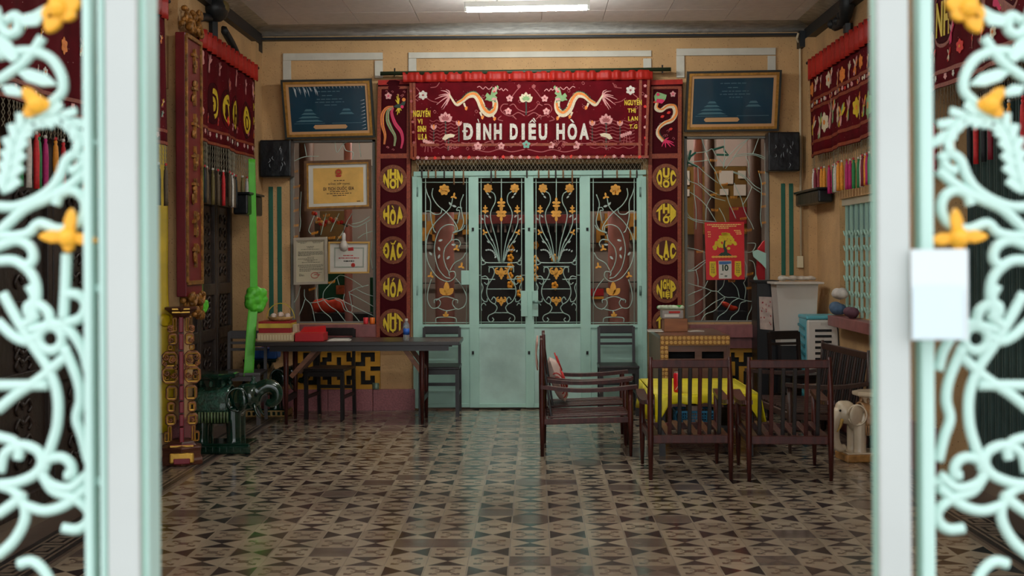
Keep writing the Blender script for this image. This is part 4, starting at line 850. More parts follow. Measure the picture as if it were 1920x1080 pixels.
# calendar
t_, mp, asp = frame_thing('wall_calendar', 'red block calendar showing 10 with a yellow bonsai, hung on the right window', 'calendar', ((1321, 417), (1395, 416), (1396, 524), (1324, 525)), YB - .05, YB - .04)
mb = MB(); poly(mb, mp, [(0, 0), (1, 0), (1, 1), (0, 1)], .006, .008); mb.obj('red_board', mat('glossy_red_card', (206, 20, 28), .3), t_)
mb = MB(); rr = random.Random(9)
for k in range(70):
    v = rr.uniform(.2, .46); hw = (v - .14) * 1.2; u = .5 + rr.uniform(-hw, hw) * .95 + .02; disc(mb, mp, u, v, .045, .025, .009 + .001 * (k % 3), 9)
mb.obj('yellow_foliage', YEL, t_)
mb = MB(); stroke(mb, mp, [(.5, .32), (.48, .42), (.52, .5), (.5, .56)], (.03, .06, .1), .013); poly(mb, mp, [(.32, .58), (.4, .53), (.5, .52), (.6, .54), (.68, .58), (.5, .6)], .012, .002); mb.obj('bonsai_trunk', DGREEN, t_)
mb = MB()
for u in (.2, .28, .36, .44, .52, .6, .68, .76): disc(mb, mp, u, .6, .05, .02, .013, 8)
mb.obj('gold_heap', mat('orange_yellow_print', (236, 170, 70), .6), t_)
mb = MB(); lines(mb, mp, [(.035, .06, .92), (.065, .18, .8), (.095, .35, .62)], 0, 0, .008, .016, 0, 3); lines(mb, mp, [(.14, .74, .9), (.17, .78, .92), (.2, .8, .95), (.16, .07, .14), (.2, .08, .15), (.24, .08, .14)], 0, 0, .008, .016, 0, 4); mb.obj('yellow_print', mat('pale_yellow_print', (240, 200, 110), .6), t_)
for u in (.18, .83): mb = MB(); poly(mb, mp, [(u - .08, .68), (u + .08, .68), (u + .09, .91), (u, .96), (u - .09, .91)], .009, .002); pp = mb.obj('yellow_plaque', YEL, t_); mb = MB(); lines(mb, mp, [(.72 + .03 * i, u - .05, u + .05) for i in range(6)], 0, 0, .0105, .01, 0, 6); mb.obj('print', DGREEN, pp, kind='stuff')
mb = MB(); poly(mb, mp, [(.33, .67), (.66, .67), (.66, .98), (.33, .98)], .014, .007); pd = mb.obj('day_pad', PAPER, t_)
mb = MB(); text(mb, mp, '10', .42, .735, .58, .84, .016, .001, bold=.03); lines(mb, mp, [(.895, .37, .45), (.925, .48, .56), (.94, .48, .56)], 0, 0, .0155, .012, 0, 2); mb.obj('day_number', mat('dark_green_ink', (30, 62, 40), .8), pd)
mb = MB(); poly(mb, mp, [(.34, .68), (.65, .68), (.65, .72), (.5, .735), (.34, .73)], .0152, .001); mb.obj('blue_print', mat('blue_ink', (70, 110, 160), .8), pd)
# black loudspeakers wrapped in plastic
PLB = mat('black_plastic_wrap', (13, 16, 20), .3, bump=(9, .35)); GLINT = mat('plastic_glint', (150, 156, 160), .2)  # pale strokes in this grey paint the glints on the wrap
for px0, py0, px1, py1, lb in ((487, 262, 545, 332, 'black plastic wrapped loudspeaker on the wall left of the left window'), (1441, 247, 1500, 321, 'black plastic wrapped loudspeaker on the wall right of the right window')):
    a, b = PY(px0, py1, YB - .2), PY(px1, py0, YB - .2); t_ = thing('loudspeaker', lb, 'speaker', ((a.x + b.x) / 2, YB - .1, a.z), group='wall loudspeakers')
    mb = MB(); mb.box(a.x, b.x, YB - .2, YB - .01, a.z, b.z); mb.obj('cabinet', PLB, t_, bevel=.012)
    mb = MB(); rr = random.Random(px0); S_ = surfY(YB - .2)
    for k in range(10): x, y = rr.uniform(px0 + 12, px1 - 12), rr.uniform(py0 + 12, py1 - 14); stroke(mb, S_, [(x, y), (x + rr.uniform(-2, 2), y + 4), (x + rr.uniform(-3, 3), y + rr.uniform(6, 10))], (.4, 1.2, .3), .004)
    mb.obj('painted_glints', GLINT, t_, kind='stuff')
# conduit and switch in the right corner
CO = thing('electric_conduit', 'thin white conduit running down the right corner to a switch', 'conduit', tuple(PY(1500, 485, YB - .02)))
mb = MB(); mb.tube([PY(1497, 62, YB - .16), PY(1494, 72, YB - .14), PY(1499, 82, YB - .02), PY(1500, 90, YB - .02), PY(1502, 482, YB - .02)], .011, 8); mb.obj('pipe', mat('cream_conduit', (206, 190, 160), .5), CO, smooth=True)
mb = MB(); a, b = PY(1494, 502, YB), PY(1505, 480, YB); mb.box(a.x, b.x, YB - .04, YB, a.z, b.z); mb.obj('switch_box', mat('cream_switch', (222, 206, 168), .5), CO, bevel=.004)
# ================================================================== long banners on the side walls
TAS = {n_: mat(n_ + '_tassel_silk', c_, .6, noise=(60, .15)) for n_, c_ in (('green', (40, 130, 70)), ('magenta', (190, 30, 110)), ('amber', (232, 150, 40)), ('red', (206, 36, 40)), ('white', (214, 206, 196)), ('brown', (96, 78, 56)), ('black', (24, 26, 30)), ('olive', (110, 96, 50)), ('crimson', (126, 20, 40)))}
def wall_banner(X, ya, yb, zt, zb, label, ruff, deco, tcols, drop=.16, tl=1.0, pole=True):
    sg = 1 if X < 0 else -1; L_ = yb - ya
    def rp(y, z): return .02 * math.sin(y * 7) * (zt - z) / (zt - zb) + .008 * math.sin(y * 19)
    def mp(t, z, off=0.0):                                  # t metres along the reading direction, z height
        y = ya + t if sg > 0 else yb - t
        return Vector((X + sg * (off + rp(y, z)), y, z))
    t_ = thing('wall_banner', label, 'banner', (X, (ya + yb) / 2, zb), group='banners along the side walls')
    mb = MB(); mb.grid(lambda u, v: mp(u * L_, zt - (zt - zb) * v), 50, 8); mb.obj('cloth', MAROON, t_, smooth=True, thick=.004)
    mb = MB(); mb.grid(lambda u, v: Vector((X + sg * (.025 + .014 * math.sin(u * L_ * 40)), ya + u * L_, zt + .06 - (ruff + .06) * v)), 140, 3); mb.obj('red_ruffle', RED, t_, smooth=True, thick=.004)
    mb = MB(); mb.tube([(X + sg * .01, ya - .06, zt + .05), (X + sg * .01, yb + .08, zt + .05)], .014, 8); mb.obj('curtain_rod', BLACK, t_)
    deco(t_, mp, L_, zt, zb)
    mb = MB(); n_ = int(L_ / .045)
    for i in range(n_):
        for s_ in (1, -1):
            pts = [mp(L_ * (i + (.5 if (j % 2 == 0) == (s_ > 0) else 0)) / n_, zb - drop * j / 4, .0) for j in range(5)]; mb.tube(pts, .0018, 3)
    mb.obj('bead_net', NET, t_)
    n_ = len(tcols)
    for i, c_ in enumerate(tcols):
        p = mp(L_ * (i + .5) / n_, zb - drop, .0); o_ = tassel('tassel', p, TAS[c_], t_, 1.9, .62 * tl)
        mb = MB(); mb.ball(p + Vector((0, 0, .006)), .011, n=8, m_=5); mb.obj('bead', BEADR if i % 2 else TAS['white'], o_)
    return t_, mp
def scatter(t_, mp, L_, z0, z1, n_, seed, mis=(1, 7, 0, 2, 8), s0=.03, s1=.06):
    rr = random.Random(seed)
    for k in range(n_):
        mb = MB(); x, z = L_ * (k + .5) / n_ + rr.uniform(-.03, .03), rr.uniform(z0, z1); s_ = rr.uniform(s0, s1); mi = rr.choice(mis)
        if k % 3 == 0: flower(mb, mp, x, z, s_, 6, .008, mi, 2)
        else:                                               # a small long-tailed figure
            stroke(mb, mp, [(x - s_ * .6, z - s_), (x - s_ * .2, z), (x + s_ * .3, z + s_ * .3), (x + s_ * .5, z + s_)], (s_ * .2, s_ * .5, s_ * .1), .008, mi)
            for a in (.6, 1.2, 2.2, 3.9, 4.6): petal(mb, mp, x, z, a, s_, s_ * .28, .01, rr.choice(mis))
        mb.obj('embroidered_motif', TH, t_)
def bands(t_, mp, L_, zs, wdt=.03):
    mb = MB()
    for z in zs: stroke(mb, mp, [(L_ * t / 30, z) for t in range(31)], wdt, .006, k=0)
    mb.obj('brocade_border', BRBAND, t_)
    mb = MB()
    for z in zs[:1]:
        for k in range(int(L_ / .14)): flower(mb, mp, .07 + k * .14, z - .035, .022, 5, .008, 1 if k % 2 else 5)
    mb.obj('border_flowers', TH, t_, kind='stuff')
def deco_left_far(t_, mp, L_, zt, zb):
    bands(t_, mp, L_, [zb + .12, zb + .015], .022)
    for k, x in enumerate((.55, .95, 1.33, 1.72)):
        mb = MB(); z = zb + .34 - k * .005; disc(mb, mp, x, z, .17, .17, .005, 28); me = mb.obj('medallion', MAROD, t_)
        mb = MB(); disc(mb, mp, x, z, .125, .125, .008, 28); mb.obj('medallion_field', YEL, me)
        mb = MB(); text(mb, mp, 'ĐÌHÒ'[k], x - .075, z + .09, x + .075, z - .09, .0105, .002, bold=.0); mb.obj('medallion_mark', MAROD, me)
    scatter(t_, mp, L_, zt - .26, zt - .14, 7, 1, (1, 1, 7), .06, .1); scatter(t_, mp, L_, zb + .2, zb + .24, 8, 2, (1, 9, 7), .03, .045)
    mb = MB(); rr = random.Random(8)
    for side in (.07, L_ - .07):
        for k in range(5): z = zt - .2 - k * .13; stroke(mb, mp, [(side - .04, z), (side, z + .02), (side + .04, z - .01)], .018, .007); stroke(mb, mp, [(side, z + .03), (side, z - .04)], .014, .007)
    mb.obj('yellow_characters', YEL, t_)
def deco_plain(seed):
    def f(t_, mp, L_, zt, zb):
        bands(t_, mp, L_, [zb + .1, zb + .015], .022); scatter(t_, mp, L_, zt - .3, zt - .18, 9, seed, (0, 7, 2, 1)); scatter(t_, mp, L_, zb + .25, zb + .42, 11, seed + 1, (0, 2, 7, 6)); scatter(t_, mp, L_, zb + .17, zb + .22, 14, seed + 2, (1, 5, 10), .02, .03)
    return f
def deco_right_far(t_, mp, L_, zt, zb):
    bands(t_, mp, L_, [zb + .52, zb + .44, zb + .13, zb + .02], .028); scatter(t_, mp, L_, zt - .26, zt - .2, 13, 21, (1, 2, 0), .05, .08); scatter(t_, mp, L_, zb + .24, zb + .34, 15, 22, (0, 2, 7, 6, 1, 3), .08, .14)
    mb = MB()
    for k in range(22): disc(mb, mp, L_ * (k + .5) / 22, zb + .48, .016, .016, .009, 10, (0, 1, 2, 9)[k % 4])
    mb.obj('sequin_row', TH, t_, kind='stuff')
def deco_right_near(t_, mp, L_, zt, zb):
    bands(t_, mp, L_, [zb + .1, zb + .015], .026)
    for k, x in enumerate((.45, 1.0, 1.55, 2.1)):
        mb = MB(); z = zb + .44; disc(mb, mp, x, z, .19, .19, .005, 28); me = mb.obj('medallion', BRBAND, t_); mb = MB(); disc(mb, mp, x, z, .165, .165, .0065, 28); mb.obj('medallion_field', MAROD, me)
        mb = MB(); text(mb, mp, ('NH', 'AN', 'HU', 'EL')[k], x - .1, z + .11, x + .1, z - .11, .009, .002, bold=.03); mb.obj('medallion_mark', YEL, me)
    scatter(t_, mp, L_, zb + .3, zb + .5, 6, 31, (1, 8, 2, 9), .06, .1); scatter(t_, mp, L_, zb + .16, zb + .22, 12, 33, (7, 0, 9), .035, .05); scatter(t_, mp, L_, zb + .62, zb + .68, 8, 34, (1, 8), .04, .07)
C_ = 'green,black,brown,brown,olive,brown,red,brown,black,white,brown,black,olive,white,red,brown,green'.split(',')
wall_banner(-2.6, 10.05, 12.2, 3.22, 2.40, 'maroon banner with four yellow medallions on the left wall beside the carved red board', .09, deco_left_far, C_, .2, 1.5)
wall_banner(-2.58, 6.2, 9.12, 3.25, 2.27, 'maroon banner with colourful tassels seen through the left gate leaf', .1, deco_plain(11), 'amber,magenta,green,white,red,green,magenta,amber,red,white,amber,green,magenta,amber,red,white,green,red,amber,magenta,amber,red,white,green,black,brown'.split(','), .14, 1.5)
wall_banner(2.6, 9.6, 12.25, 3.23, 2.38, 'maroon banner with three gold bands above the right wall window', .13, deco_right_far, ['green', 'white', 'white', 'crimson', 'crimson', 'amber', 'amber', 'magenta', 'magenta', 'green', 'white', 'white', 'crimson', 'amber', 'amber', 'magenta', 'magenta', 'green', 'green', 'white', 'white', 'crimson', 'amber', 'magenta', 'green', 'white', 'crimson', 'amber', 'magenta'], .13, 1.25)
wall_banner(2.6, 6.2, 8.7, 3.30, 2.53, 'maroon banner with yellow medallions seen through the right gate leaf', .12, deco_right_near, 'white,red,white,amber,black,red,black,crimson,amber,red,red,black,amber,red'.split(','), .22, 1.6)
# ribbons
GRIB = mat('lime_ribbon', (92, 196, 52), .45, noise=(6, .15)); YRIB = mat('yellow_ribbon', (226, 190, 10), .45, noise=(6, .15))
def ribbon(name, label, mp_pts, m_, wid, knot, kr, Xw, tail=True, group=None, Yw=None):
    PX = (lambda x, y, X_: PY(x, y, Yw)) if Yw else globals()['PX']
    t_ = thing(name, label, 'ribbon', tuple(PX(*mp_pts[-1], Xw)), group=group)
    def piece(nm, pts, wd):
        mb = MB(); q = catmull([(a, b, 0) for a, b in pts], 6)
        n_ = len(q); vs = []
        for i, p in enumerate(q):
            u = i / (n_ - 1); ww = wd[0] + (wd[1] - wd[0]) * u
            c_ = PX(p.x, p.y, Xw)
            for k in range(5): f_ = k / 4 - .5; vs.append(c_ + Vector((f_ * ww * .85 + .01, f_ * ww * .5 + (.012 if k % 2 else 0), 0)))
        mb.add(vs, [(i * 5 + k, i * 5 + k + 1, i * 5 + k + 6, i * 5 + k + 5) for i in range(n_ - 1) for k in range(4)])
        return mb.obj(nm, m_, t_, smooth=True, thick=.004)
    i = knot
    piece('ribbon_length', mp_pts[:i + 1], wid); 
    if tail: piece('ribbon_tail', mp_pts[i:], (wid[1] * 1.2, wid[1] * 1.3))
    c_ = PX(*mp_pts[i], Xw) + (Vector((0, -.02, 0)) if Yw else Vector((.03 if Xw < 0 else -.03, 0, 0))); mb = MB(); rr = random.Random(i)
    for k in range(9): a = k * 2 * PI / 9; mb.ball(c_ + Vector((math.cos(a) * kr * .34, math.cos(a) * kr * .3, math.sin(a) * kr * .5)), (kr * .34, kr * .34, kr * (.28 + .14 * (k % 2))), Matrix.Rotation(a, 3, 'Y'), 8, 6)
    mb.ball(c_, kr * .4, n=8, m_=6); mb.obj('knot', m_, t_, remesh=.008)
ribbon('green_ribbon', 'lime green ribbon tied in a knot, hanging to the left dining chair', [(470, 298), (471, 360), (473, 470), (474, 562), (469, 620), (464, 705)], GRIB, (.062, .072), 3, .15, -2.53, True, 'lime ribbons')
ribbon('green_ribbon', 'lime green ribbon tied behind the carved red board', [(371, 262), (372, 340), (370, 450), (372, 574), (374, 590)], GRIB, (.06, .05), 3, .07, -2.55, False, 'lime ribbons')
ribbon('yellow_ribbon', 'long yellow ribbon beside the carved pedestal', [(302, 252), (303, 400), (302, 560), (310, 600), (308, 700), (302, 812)], YRIB, (.06, .1), 3, .06, -2.53, Yw=9.44)
# ================================================================== carved red board on the left pillar
REDB = mat('dark_red_lacquer', (112, 18, 26), .4, noise=(6, .15)); GILTC = mat('carved_gilding', (150, 100, 38), .42, metal=.3, noise=(25, .6), bump=(60, .5)); GILTB = mat('worn_gilded_wood', (132, 80, 40), .4, metal=.25, noise=(26, .75))
CB = thing('couplet_board', 'tall dark red board with gilded carving hung on the left pillar', 'board', (-2.55, 9.62, 1.16))
mb = MB(); mb.box(-2.585, -2.512, 9.4, 9.86, 1.2, 3.12); mb.obj('board', REDB, CB, bevel=.006)
mb = MB()
for y in (9.415, 9.835): mb.box(-2.515, -2.498, y - .016, y + .016, 1.3, 3.1)
for z in (1.3, 3.1): mb.box(-2.515, -2.495, 9.42, 9.84, z - .015, z + .015)
mb.obj('gilded_border', GILTC, CB, bevel=.003)
for k in range(7):
    mb = MB(); z = 1.5 + k * .24; rr = random.Random(k); cy_ = 9.63
    mb.bar((-2.503, cy_, z - .09), (-2.503, cy_, z + .09), .02, .03); mb.bar((-2.503, cy_ - .07, z + rr.uniform(0, .05)), (-2.503, cy_ + .07, z + rr.uniform(0, .05)), .02, .026, (1, 0, 0))
    for j in range(4): mb.ball((-2.503, cy_ + rr.uniform(-.07, .07), z + rr.uniform(-.08, .08)), (.014, rr.uniform(.02, .05), rr.uniform(.015, .03)), Matrix.Rotation(rr.uniform(0, 3), 3, 'X'), 8, 5)
    mb.obj('gilded_relief', GILTC, CB)
for z0, s_, nm in ((3.16, 1, 'crest'), (1.2, -1, 'lower_scrollwork')):
    mb = MB(); rr = random.Random(4)
    for j in range(34): mb.ball((-2.52 + rr.uniform(-.03, .03), 9.63 + rr.uniform(-.22, .22), z0 + s_ * rr.uniform(0, .16)), (rr.uniform(.012, .03), rr.uniform(.02, .05), rr.uniform(.012, .035)), Matrix.Rotation(rr.uniform(0, 3), 3, 'X'), 8, 6)
    for d in (-1, 1): mb.tube(catmull([(-2.5, 9.63, z0), (-2.49, 9.63 + d * .1, z0 + s_ * .06), (-2.49, 9.63 + d * .18, z0), (-2.49, 9.63 + d * .12, z0 - s_ * .02)], 4), .018, 6)
    mb.obj(nm, GILTC, CB, smooth=True)
# ================================================================== carved pedestal below the board
o = PF(341, 868); ST = thing('carved_pedestal', 'carved gilded pedestal of interlaced fret rings with a maroon spine', 'pedestal', (o.x, o.y, 0), .26, local=True)
K = o.y / FPX
def hy(y): return max(0, (872 - y) * K)
REDL = mat('maroon_lacquer', (138, 34, 48), .4); GOLDL = mat('gold_leaf', (214, 164, 66), .32, metal=.5, noise=(14, .25)); BRL = mat('brown_lacquer', (84, 46, 32), .4, noise=(6, .2))
mb = MB(); mb.lathe([(44 * K, 0), (44 * K, .03), (40 * K, .05), (40 * K, .1), (42 * K, hy(840)), (30 * K, hy(836)), (26 * K, hy(830)), (16 * K, hy(826))], n=6); mb.obj('base', BRL, ST, bevel=.006)
mb = MB(); mb.box(-22 * K, 22 * K, -39 * K - .012, -39 * K + .02, .02, hy(848)); mb.obj('gold_base_panel', GOLDL, ST, bevel=.01)
mb = MB(); mb.box(-15 * K, 15 * K, -39 * K - .02, -39 * K, .015, .055); mb.obj('maroon_base_inlay', REDL, ST, bevel=.006)
mb = MB(); mb.box(-20 * K, 20 * K, -28 * K, -22 * K, hy(846), hy(838)); mb.box(-21 * K, 21 * K, -29 * K, -21 * K, hy(838), hy(834)); mb.obj('gold_moulding', [REDL], ST)
mb = MB(); mb.box(-21 * K, 21 * K, -30 * K, -21 * K, hy(838), hy(835)); mb.obj('gold_line', GOLDL, ST)
mb = MB(); mb.box(-5 * K, 5 * K, -5 * K, 5 * K, hy(836), hy(592)); mb.obj('core_post', BRL, ST)
mb = MB(); mb.lathe([(8 * K, hy(600)), (18 * K, hy(594)), (30 * K, hy(584)), (34 * K, hy(582)), (34 * K, hy(579)), (30 * K, hy(578))], n=6); mb.obj('top_plate', BRL, ST)
mb = MB()
for y in (581, 587): mb.box(-16 * K, 16 * K, -(31 if y < 585 else 26) * K, -(25 if y < 585 else 20) * K, hy(y + 1.5), hy(y - 1)); 
mb.obj('gold_top_line', GOLDL, ST)
RINGS = [(7, 16, 597, 625), (12, 25, 612, 626), (6, 24, 627, 650), (14, 25, 648, 660), (5, 36, 661, 692), (10, 24, 668, 684), (5, 36, 690, 722), (20, 31, 700, 716), (6, 29, 725, 754), (11, 27, 756, 776), (9, 30, 778, 801), (17, 26, 800, 832), (22, 33, 812, 832)]
for wi in range(4):
    a = wi * PI / 2; rot = Matrix.Rotation(a, 3, 'Z')
    if wi in (0, 2):
        for (d0, d1, y0, y1) in RINGS:
            mb = MB(); x0, x1, z0, z1 = d0 * K, d1 * K, hy(y1), hy(y0); r_ = min(x1 - x0, z1 - z0) * .24; t = 5.6 * K
            if (x1 - x0) < 12 * K: t = 3.4 * K
            pts = [(x0 + r_, z0), (x1 - r_, z0), (x1, z0 + r_), (x1, z1 - r_), (x1 - r_, z1), (x0 + r_, z1), (x0, z1 - r_), (x0, z0 + r_)]
            inn = [(min(max(x, x0 + t), x1 - t), min(max(z, z0 + t), z1 - t)) for x, z in pts]; nn = len(pts)
            mid_ = [(a[0] * .45 + b[0] * .55, a[1] * .45 + b[1] * .55) for a, b in zip(pts, inn)]
            gl = [rot @ Vector((x, -.036 * (1 if wi == 0 else -1), z)) for x, z in mid_] + [rot @ Vector((x, -.032 * (1 if wi == 0 else -1), z)) for x, z in inn] + [rot @ Vector((x, .0, z)) for x, z in inn]
            vs = [rot @ Vector((x, -.03, z)) for x, z in pts] + [rot @ Vector((x, -.03, z)) for x, z in inn] + [rot @ Vector((x, .03, z)) for x, z in pts] + [rot @ Vector((x, .03, z)) for x, z in inn]
            fs = []
            for i in range(nn): j = (i + 1) % nn; fs += [(i, j, nn + j, nn + i), (2 * nn + i, 3 * nn + i, 3 * nn + j, 2 * nn + j), (i, 2 * nn + i, 2 * nn + j, j), (nn + i, nn + j, 3 * nn + j, 3 * nn + i)]
            mb.add(vs, fs); fr_ = mb.obj('fret_ring', GILTB, ST, bevel=.006)
            mb = MB(); mb.add(gl, [f_ for i in range(nn) for f_ in ((i, (i + 1) % nn, nn + (i + 1) % nn, nn + i), (nn + i, nn + (i + 1) % nn, 2 * nn + (i + 1) % nn, 2 * nn + i))]); mb.obj('gold_edge', GOLDL, fr_)
    else:
        for (y0, y1, dd) in ((596, 626, 12), (628, 658, 16), (661, 722, 26), (725, 752, 22), (755, 776, 20), (779, 801, 22), (803, 834, 24)):
            mb = MB(); s_ = -1 if wi == 3 else 1; mb.box(-4 * K, 4 * K, min(s_ * 4 * K, s_ * dd * K), max(s_ * 4 * K, s_ * dd * K), hy(y1), hy(y0)); mb.obj('maroon_spine', REDL, ST, bevel=.006)
mb = MB()                                                # small curls on the widest fret
for d in (-1, 1):
    for cx_, cy_, r_ in ((14, 676, 5), (27, 672, 6), (26, 702, 5), (13, 706, 6), (29, 684, 4), (10, 690, 4), (18, 640, 5), (19, 618, 4), (20, 790, 4)):
        q = [(d * (cx_ + r_ * (1 - t / 14) * math.cos(t * .75)) * K, -.034, hy(cy_ + r_ * (1 - t / 14) * math.sin(t * .75))) for t in range(12)]; mb.tube(q, .008, 5)
mb.obj('carved_curls', GILTB, ST, smooth=True, kind='stuff')
# ================================================================== furniture
RW_ = mat('red_brown_wood', (70, 29, 23), .36, noise=(4, .4, (9, 9, 1.2)), spec=.35); DKW = mat('near_black_wood', (30, 23, 22), .4, noise=(4, .3, (8, 8, 1)))
WOODM = mat('brown_wood', (122, 78, 52), .45, noise=(4, .3, (1, 8, 8)))
def lounge(name, label, loc, rz, W_=.54, D_=.66, nslat=7, group='slatted lounge chairs', cat='armchair', back_h=.79, wood=RW_):
    t_ = thing(name, label, cat, loc, rz, group, local=True); h = W_ / 2          # faces +y, rear posts at y = 0
    for s_ in (-1, 1):
        mb = MB(); mb.tube([(s_ * h, 0, 0), (s_ * h, 0, .25), (s_ * h, 0, .55), (s_ * (h - .005), 0, back_h + .02)], [.013, .02, .021, .012], 8); mb.obj('rear_leg', wood, t_, smooth=True)
        mb = MB(); mb.tube([(s_ * h, D_, 0), (s_ * h, D_, .25), (s_ * h, D_, .5)], [.012, .021, .02], 8); mb.obj('front_leg', wood, t_, smooth=True)
        mb = MB(); q = catmull([(s_ * h, -.01, .515), (s_ * (h + .008), D_ * .35, .49), (s_ * (h + .012), D_ * .75, .495), (s_ * (h + .01), D_ + .05, .515)], 4)
        for i in range(len(q) - 1): mb.bar(q[i], q[i + 1] + (q[i + 1] - q[i]) * .02, .05 + .02 * math.sin(i / len(q) * PI), .028)
        mb.obj('arm', wood, t_)
        mb = MB(); mb.bar((s_ * (h - .005), 0, .255), (s_ * (h - .005), D_, .27), .024, .042); mb.obj('side_rail', wood, t_, bevel=.004)
    mb = MB(); mb.bar((-h, .0, back_h - .025), (h, .0, back_h - .025), .022, .055); mb.obj('top_rail', wood, t_, bevel=.006)
    mb = MB(); mb.bar((-h, .02, .265), (h, .02, .265), .026, .055); mb.obj('rear_rail', wood, t_, bevel=.005)
    mb = MB(); mb.bar((-h, D_ - .01, .27), (h, D_ - .01, .27), .026, .05); mb.obj('front_rail', wood, t_, bevel=.005)
    for k in range(nslat):
        x = -h + W_ * (k + 1) / (nslat + 1)
        mb = MB(); mb.bar((x, .0, back_h - .05), (x, .075, .24), .026, .018, (0, 1, 0)); mb.obj('back_slat', wood if k % 3 == 1 else DKW, t_, bevel=.004)
    ns = max(6, int(W_ / .085))
    for k in range(ns):
        x = -h + .04 + (W_ - .08) * k / (ns - 1); mb = MB(); mb.bar((x, .04, .285), (x, D_ - .02, .305), .045, .014); mb.obj('seat_slat', WOODM if False else wood, t_, bevel=.003)
    return t_
a, b = PF(1220, 899), PF(1371, 900); c1 = (a + b) / 2
ch1 = lounge('lounge_chair', 'slatted lounge chair seen from behind, in front of the yellow covered table', (c1.x, c1.y, 0), 0, (b - a).length)
a, b = PF(1405, 902), PF(1558, 902); c2 = (a + b) / 2
ch2 = lounge('lounge_chair', 'rightmost lounge chair seen from behind, beside the slatted settee', (c2.x, c2.y, 0), -.05, (b - a).length, nslat=6)
a, b = PF(1017, 856), PF(1182, 854)
ch3 = lounge('lounge_chair', 'lounge chair seen from its side, nearest of the two facing right', (a.x, a.y + .27, 0), -PI / 2, .54, b.x - a.x, back_h=.84)
ch4 = lounge('lounge_chair', 'lounge chair seen from its side, farther one with a printed cushion', (a.x + .02, a.y + .95, 0), -PI / 2, .54, b.x - a.x, back_h=.84)
# settee along the right wall
a, b = Vector((2.50, 9.78, 0)), Vector((2.42, 10.98, 0)); mid = (a + b) / 2; dr = (b - a)
se = lounge('slatted_settee', 'long dark settee with a leaning slatted back against the right wall', (mid.x, mid.y, 0), math.atan2(dr.y, dr.x), dr.length, .6, 19, None, 'settee', .74, mat('dark_settee_wood', (64, 44, 38), .4, noise=(4, .3, (8, 8, 1))))
# cushion and cloth on the side chairs
CU = thing('printed_cushion', 'white cushion with red spirals leaning in the farther side chair', 'cushion', (a.x, a.y, .3)); cu_w = mat('white_cushion_cloth', (222, 196, 184), .85, noise=(12, .06))
base = Vector((PF(1017, 856).x + .17, PF(1017, 856).y + .95, .312)); CU.location = base
rotc = Matrix.Rotation(math.radians(-20), 3, 'Y')
mb = MB()
def cush(u, v):
    pass
N_ = 12
for sgn in (1, -1):
    mb.grid(lambda u, v, sgn=sgn: base + rotc @ Vector((sgn * .055 * max(0, (1 - (2 * u - 1) ** 4) * (1 - (2 * v - 1) ** 4)) ** .5 + .02, (u - .5) * .40, v * .35)), N_, N_)
mb.obj('cover', cu_w, CU, smooth=True)
for cy_, cz_ in ((-.1, .16), (.1, .28)):
    for r_ in (.03, .06, .09):
        mb = MB(); mb.tube([base + rotc @ Vector((.079 if r_ < .08 else .072, cy_ + r_ * math.cos(k * PI / 8), cz_ + r_ * math.sin(k * PI / 8))) for k in range(15)], .006, 5); mb.obj('red_spiral', REDI, CU)
# camera-facing side of the cushion carries rings too
for r_ in (.03, .055, .08):
    mb = MB(); mb.tube([base + rotc @ Vector((.02 + .035 * math.cos(k * PI / 10 - PI / 2) * r_ / .055, -.205 - .008, .14 + r_ * 1.3 * math.sin(k * PI / 10 - PI / 2))) for k in range(12)], .005, 5); mb.obj('red_spiral', REDI, CU)
p = PF(1017, 856); mb = MB(); q = [(p.x - .035, p.y + .62, .86), (p.x - .05, p.y + .63, .74), (p.x - .045, p.y + .62, .66)]
mb.grid(lambda u, v: Vector((p.x - .03 - .012 * math.sin(v * 3), p.y + .2 + .2 * u, .845 - .2 * v - .03 * math.sin(u * 9))), 10, 6); o = mb.obj('hanging_cloth', mat('pale_pink_cloth', (214, 172, 156), .85), thick=.01, smooth=True); tag(o, 'small pale cloth draped behind the side-facing lounge chairs', 'cloth')
# ------------------------------------------------------------------ coffee table under a yellow cloth
CX0, CX1, CY0, CY1, CH = .905, 1.63, 9.62, 10.85, .45
ct = thing('coffee_table', 'low wooden table with a shelf under the yellow cloth', 'table', ((CX0 + CX1) / 2, (CY0 + CY1) / 2, 0))
mb = MB(); mb.box(CX0, CX1, CY0, CY1, CH - .03, CH); mb.obj('tabletop', DKW, ct, bevel=.004)
mb = MB(); mb.box(CX0 + .04, CX1 - .04, CY0 + .04, CY1 - .04, .2, .22); mb.obj('shelf', DKW, ct)
for x in (CX0 + .04, CX1 - .04):
    for y in (CY0 + .04, CY1 - .04): mb = MB(); mb.box(x - .022, x + .022, y - .022, y + .022, 0, CH - .03); mb.obj('leg', DKW, ct)
YCL = mat('yellow_plastic_cloth', (222, 206, 16), .5, noise=(7, .1), bump=(8, .3))
mb = MB(); mb.grid(lambda u, v: (CX0 - .02 + (CX1 - CX0 + .04) * u, CY0 - .02 + (CY1 - CY0 + .04) * v, CH + .004), 12, 16)
def skirt(p0_, p1_, drop, nrm, ph):
    p0_, p1_, nrm = Vector(p0_), Vector(p1_), Vector(nrm)
    mb.grid(lambda u, v: p0_ + (p1_ - p0_) * u + nrm * (.012 + .022 * v * math.sin(u * 22 + ph) + .02 * v) - Vector((0, 0, drop(u) * v)), 40, 4)
z = CH + .004
skirt((CX0 - .02, CY0 - .02, z), (CX1 + .02, CY0 - .02, z), lambda u: .055 + .012 * abs(math.sin(u * 26)) + .16 * max(0, 1 - u * 7) + .14 * max(0, 1 - (1 - u) * 9), (0, -1, 0), 0)
